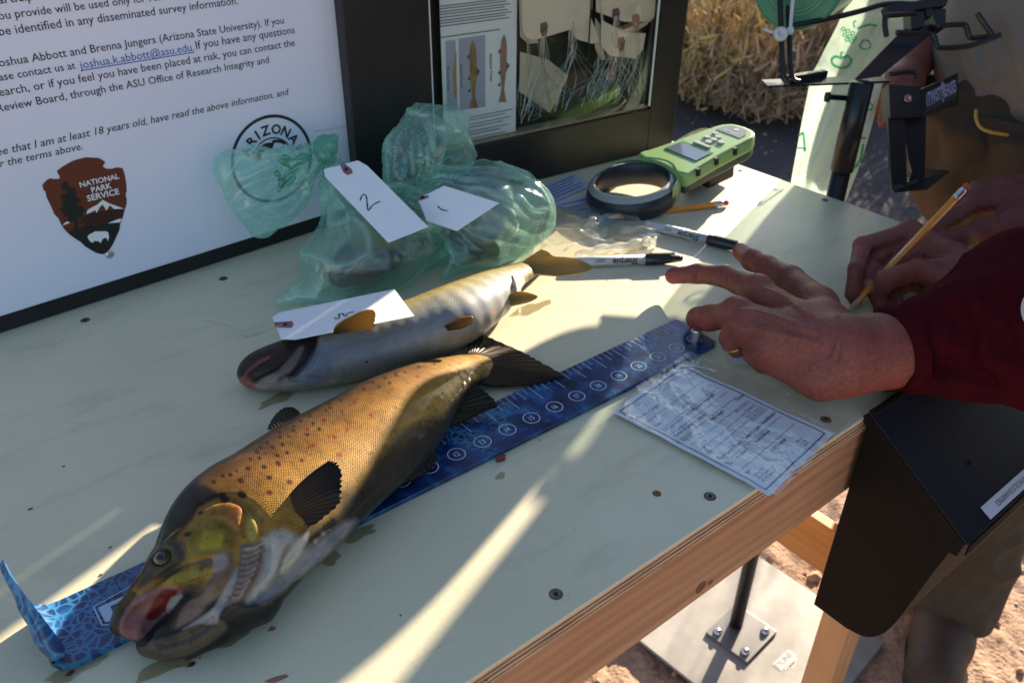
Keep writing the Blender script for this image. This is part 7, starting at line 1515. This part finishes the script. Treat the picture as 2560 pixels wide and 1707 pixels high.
    F = Field(V(.55, -.42, -.10), V(1.32, .42, .70), .008); F.chain([hip + V(0, 0, .02), lerp(hip, chest, .5), chest], [.155, .155, .165], .05); F.chain([sh[0], chest + V(0, 0, .07), sh[1]], [.09, .11, .09], .05); F.chain([sh[0], elbL], [.085, .068], .03); F.chain([sh[1], elbR], [.085, .066], .03); F.cone(neck + V(0, 0, .03), neck + V(0, 0, .2), .075, .12, .01, sub=True); F.cut(V(0, 0, -.035), V(0, 0, 1.), .004); cloth('sweatshirt', F, mar, e, 2, .006, 82)
    F = Field(V(.78, -.42, GZ), V(1.34, .20, .14), .009)
    for ft in feet: hj = hip + (ft - hip) * V(.5, .5, 0) + V(0, 0, -.05); F.chain([hip, hj, lerp(hj, ft, .5), ft + V(0, 0, .09)], [.15, .105, .085, .068], .04)
    cloth('trousers', F, mat('dark_denim', (.03, .035, .055), .85, var=.15, vscale=30), e, 2, .005, 83)
    for ft in feet: F = Field(ft - .2, ft + V(.2, .2, .2), .006); dd = V(-.78, .62, 0); F.chain([ft + V(0, 0, .11), ft + V(0, 0, .05), ft + dd * .14 + V(0, 0, .04)], [.05, .052, .045], .02); F.floor(GZ + .001); cloth('boot', F, mat('brown_boot_leather', (.10, .055, .03), .6), e, 2, .001, 84)
writer()

# ---- the ranger: grey shirt, dark trousers, behind the dispenser
def ranger():
    e = empty('person', V(1.36, .42, GZ), 'person in a grey shirt and dark brown trousers standing behind the bag dispenser', 'person')
    sk = (.24, .08, .06); hip, chest, neck, head = V(1.37, .485, .03), V(1.42, .46, .40), V(1.41, .45, .60), V(1.37, .45, .77); face = V(-.85, -.35, 0)
    sh = [V(1.40, .64, .47), V(1.44, .25, .47)]; J = P
    wrR = PD(2262, 182, 1.24); elbR = PD(2345, 40, 1.42); hl = PD(2560, 556, 1.02); elbL = V(1.28, .22, .18)
    feet = [V(1.34, .315, GZ), V(1.50, .46, GZ)]
    F = body_parts(feet, hip, chest, neck, head, face, sh, [elbR, elbL], [wrR, hl]); v1, f1 = F.mesh(); v1 = relax(v1, f1, 2, .5); hc = np.tile(np.array(sk), (len(v1), 1)); hc[(v1[:, 2] > head[2] + .05) | ((v1[:, 2] > head[2] - .05) & ((v1 - head) @ (face / np.linalg.norm(face)) < -.03))] = (.10, .09, .08); parts = [(v1, f1, hc)]
    # right forearm and hand reaching to the bracket
    F = Field(np.minimum(wrR, elbR) - .12, np.maximum(wrR, elbR) + .10, .0035); tipd = PD(2236, 262, 1.16)
    F.chain([elbR, lerp(elbR, wrR, .5), wrR], [.046, .041, .029], .012); F.chain([wrR, lerp(wrR, tipd, .5)], [.030, .033], .012)
    for k in range(4): o = V(.0, .019, .004) * (k - 1.5); b_ = lerp(wrR, tipd, .55) + o; F.chain([b_, lerp(b_, tipd + o * 1.1, .6), tipd + o * 1.1 - V(0, 0, .03)], [.013, .011, .008], .006)
    F.chain([lerp(wrR, tipd, .3) + V(-.012, -.02, 0), tipd + V(-.03, -.035, .01)], [.014, .009], .008); v2, f2 = F.mesh(); v2 = relax(v2, f2, 2, .5); parts.append((v2, f2, skin_paint(v2, (.27, .09, .065), [], 9).c))
    # left hand pinching a green twist tie near the table edge
    F = Field(V(.86, .16, -.02), V(1.22, .48, .17), .0020); H = lambda x, y, d: PD(x, y, d)
    F.chain([H(2328, 576, .99), H(2380, 545, 1.0), H(2430, 512, 1.01), H(2500, 505, 1.02)], [.0085, .0098, .0105, .0145], .005); F.chain([H(2352, 600, .985), H(2405, 592, .985), H(2460, 572, .99), H(2540, 560, 1.0)], [.0092, .0108, .0125, .019], .006)
    F.chain([H(2400, 500, 1.03), H(2450, 482, 1.03), H(2520, 480, 1.03)], [.009, .0105, .0145], .005); F.chain([H(2440, 470, 1.045), H(2500, 462, 1.045), H(2560, 470, 1.045)], [.009, .0105, .014], .005)
    for p in ((2500, 505, 1.02), (2520, 480, 1.03), (2560, 470, 1.045)): F.chain([H(*p), H(2600, 540, 1.02)], [.0155, .026], .01)
    F.chain([H(2540, 565, 1.0), H(2600, 560, 1.01), H(2700, 600, 1.02)], [.022, .028, .030], .012); F.chain([H(2470, 610, 1.0), H(2560, 620, 1.0)], [.012, .024], .012)
    F.groove([(2400, 560), (2440, 545), (2470, 530)], .0035, .005); v3, f3 = F.mesh(); v3 = relax(v3, f3, 3, .5); parts.append((v3, f3, skin_paint(v3, (.20, .06, .045), [(2330, 576, 20, (.27, .07, .06), .5)], 12).c))
    v, f, c = joined(parts); v, f, c = bridge(v, f, c, [len(q[0]) for q in parts]); mk('body', v, f, SKIN, e, smooth=True, attrs={'skin': np.clip(c, .01, 1)})
    sm = mat('grey_tan_shirt_cloth', (.18, .16, .15), .9, var=.08, vscale=20, bump=.4, bscale=800, bdist=.0006); tm = mat('dark_brown_trouser_cloth', (.052, .040, .026), .9, var=.15, vscale=18, bump=.4, bscale=700, bdist=.0006)
    F = Field(V(1.1, .02, .03), V(1.75, .88, .72), .0062); F.chain([V(1.385, .470, .16), lerp(hip, chest, .6), chest], [.172, .168, .170], .05); F.cut(V(1.3, .45, .045), V(-.12, -.28, .95), .006); F.chain([sh[0], chest + V(0, 0, .07), sh[1]], [.085, .11, .085], .05); F.chain([sh[0], lerp(sh[0], elbR, .95)], [.085, .070], .03); F.chain([sh[1], elbL], [.082, .062], .03); F.cone(neck + V(0, 0, .03), neck + V(0, 0, .2), .075, .12, .01, sub=True)
    for q in ([(2390, 130), (2430, 200), (2520, 270)], [(2440, 90), (2470, 170), (2540, 240)], [(2370, 150), (2385, 200), (2420, 240)], [(2500, 60), (2505, 140), (2530, 200)]): F.groove(q, .004, .014)
    sh_ = cloth('shirt', F, sm, e, 2, .006, 91)
    F = Field(V(1.1, .08, GZ), V(1.75, .78, .16), .0068)
    F.chain([V(1.375, .48, .06), hip], [.138, .150], .04)
    for ft in feet: hj = hip + (ft - hip) * V(.55, .55, 0) + V(0, 0, -.06); kn = lerp(hj, ft, .5) + V(-.02, 0, 0); F.chain([hip + V(0, 0, -.02), hj, kn, ft + V(0, 0, .10)], [.145, .112, .092, .078], .045)
    for q in ([(2290, 330), (2240, 420), (2210, 520)], [(2360, 350), (2300, 450), (2250, 540)], [(2480, 340), (2440, 420), (2400, 480)]): F.groove(q, .008, .02)
    cloth('trousers', F, tm, e, 2, .011, 92)
    bl = mat('black_belt_leather', (.015, .013, .012), .5); n = 60; MB().sheet([[V(1.373 + .160 * math.cos(t), .482 + .160 * math.sin(t), z) for t in np.linspace(0, 6.2832, n)] for z in (.052, .085)]).build('belt', bl, e, smooth=True)
    bt = MB().tube(spline([PD(2440, 275, 1.115), PD(2440, 296, 1.113), PD(2450, 318, 1.112), PD(2475, 330, 1.112), (PD(2520, 338, 1.115))], 18), .0022, 7).build('yellow_cord', mat('yellow_cord', (.55, .33, .05), .6), e, smooth=True)
    lea = mat('scuffed_brown_boot', (.06, .031, .019), .65, var=.25, vscale=25, bump=.4, bscale=120)
    for i, ft in enumerate(feet):
        dd = V(-.80, -.30, 0) if i == 0 else V(-.85, -.15, 0); dd /= np.linalg.norm(dd); F = Field(ft - V(.22, .22, .005), ft + V(.2, .2, .2), .0042); F.chain([ft + V(0, 0, .13), ft + V(0, 0, .06), ft + dd * .07 + V(0, 0, .05), ft + dd * .15 + V(0, 0, .042)], [.052, .056, .052, .046], .02); F.chain([ft - dd * .03 + V(0, 0, .025), ft + dd * .16 + V(0, 0, .022)], [.046, .048], .006)
        F.floor(GZ + .002); b = cloth('boot', F, lea, e, 2, .0015, 95 + i)
        so_ = [ft + dd * (.065 + .135 * math.cos(t)) + np.cross(V(0, 0, 1), dd) * (.054 * math.sin(t)) for t in np.linspace(0, 6.2832, 29)[:-1]]; MB().prism([V(p[0], p[1], GZ + .002) for p in so_], (0, 0, 1), .018).build('sole', mat('dark_rubber_sole', (.03, .026, .022), .8), b)
        MB().tube(spline([ft + dd * .03 + np.cross(V(0, 0, 1), dd) * .045 + V(0, 0, .09), ft + dd * .075 + V(0, 0, .108), ft + dd * .03 - np.cross(V(0, 0, 1), dd) * .045 + V(0, 0, .09)], 10), .003, 6).build('lace', mat('dark_lace', (.03, .025, .02), .9), b)
    t = empty('twist_tie', H(2335, 592, .985), 'short green twist tie pinched between finger and thumb', 'twist tie'); MB().tube(spline([H(2322, 584, .98), H(2336, 592, .98), H(2346, 604, .98)], 8), .0042, 7).build('paper_tie', GFILM2, t, smooth=True)
ranger()
for o in list(bpy.data.objects):
    if '_loc' in o: del o['_loc']
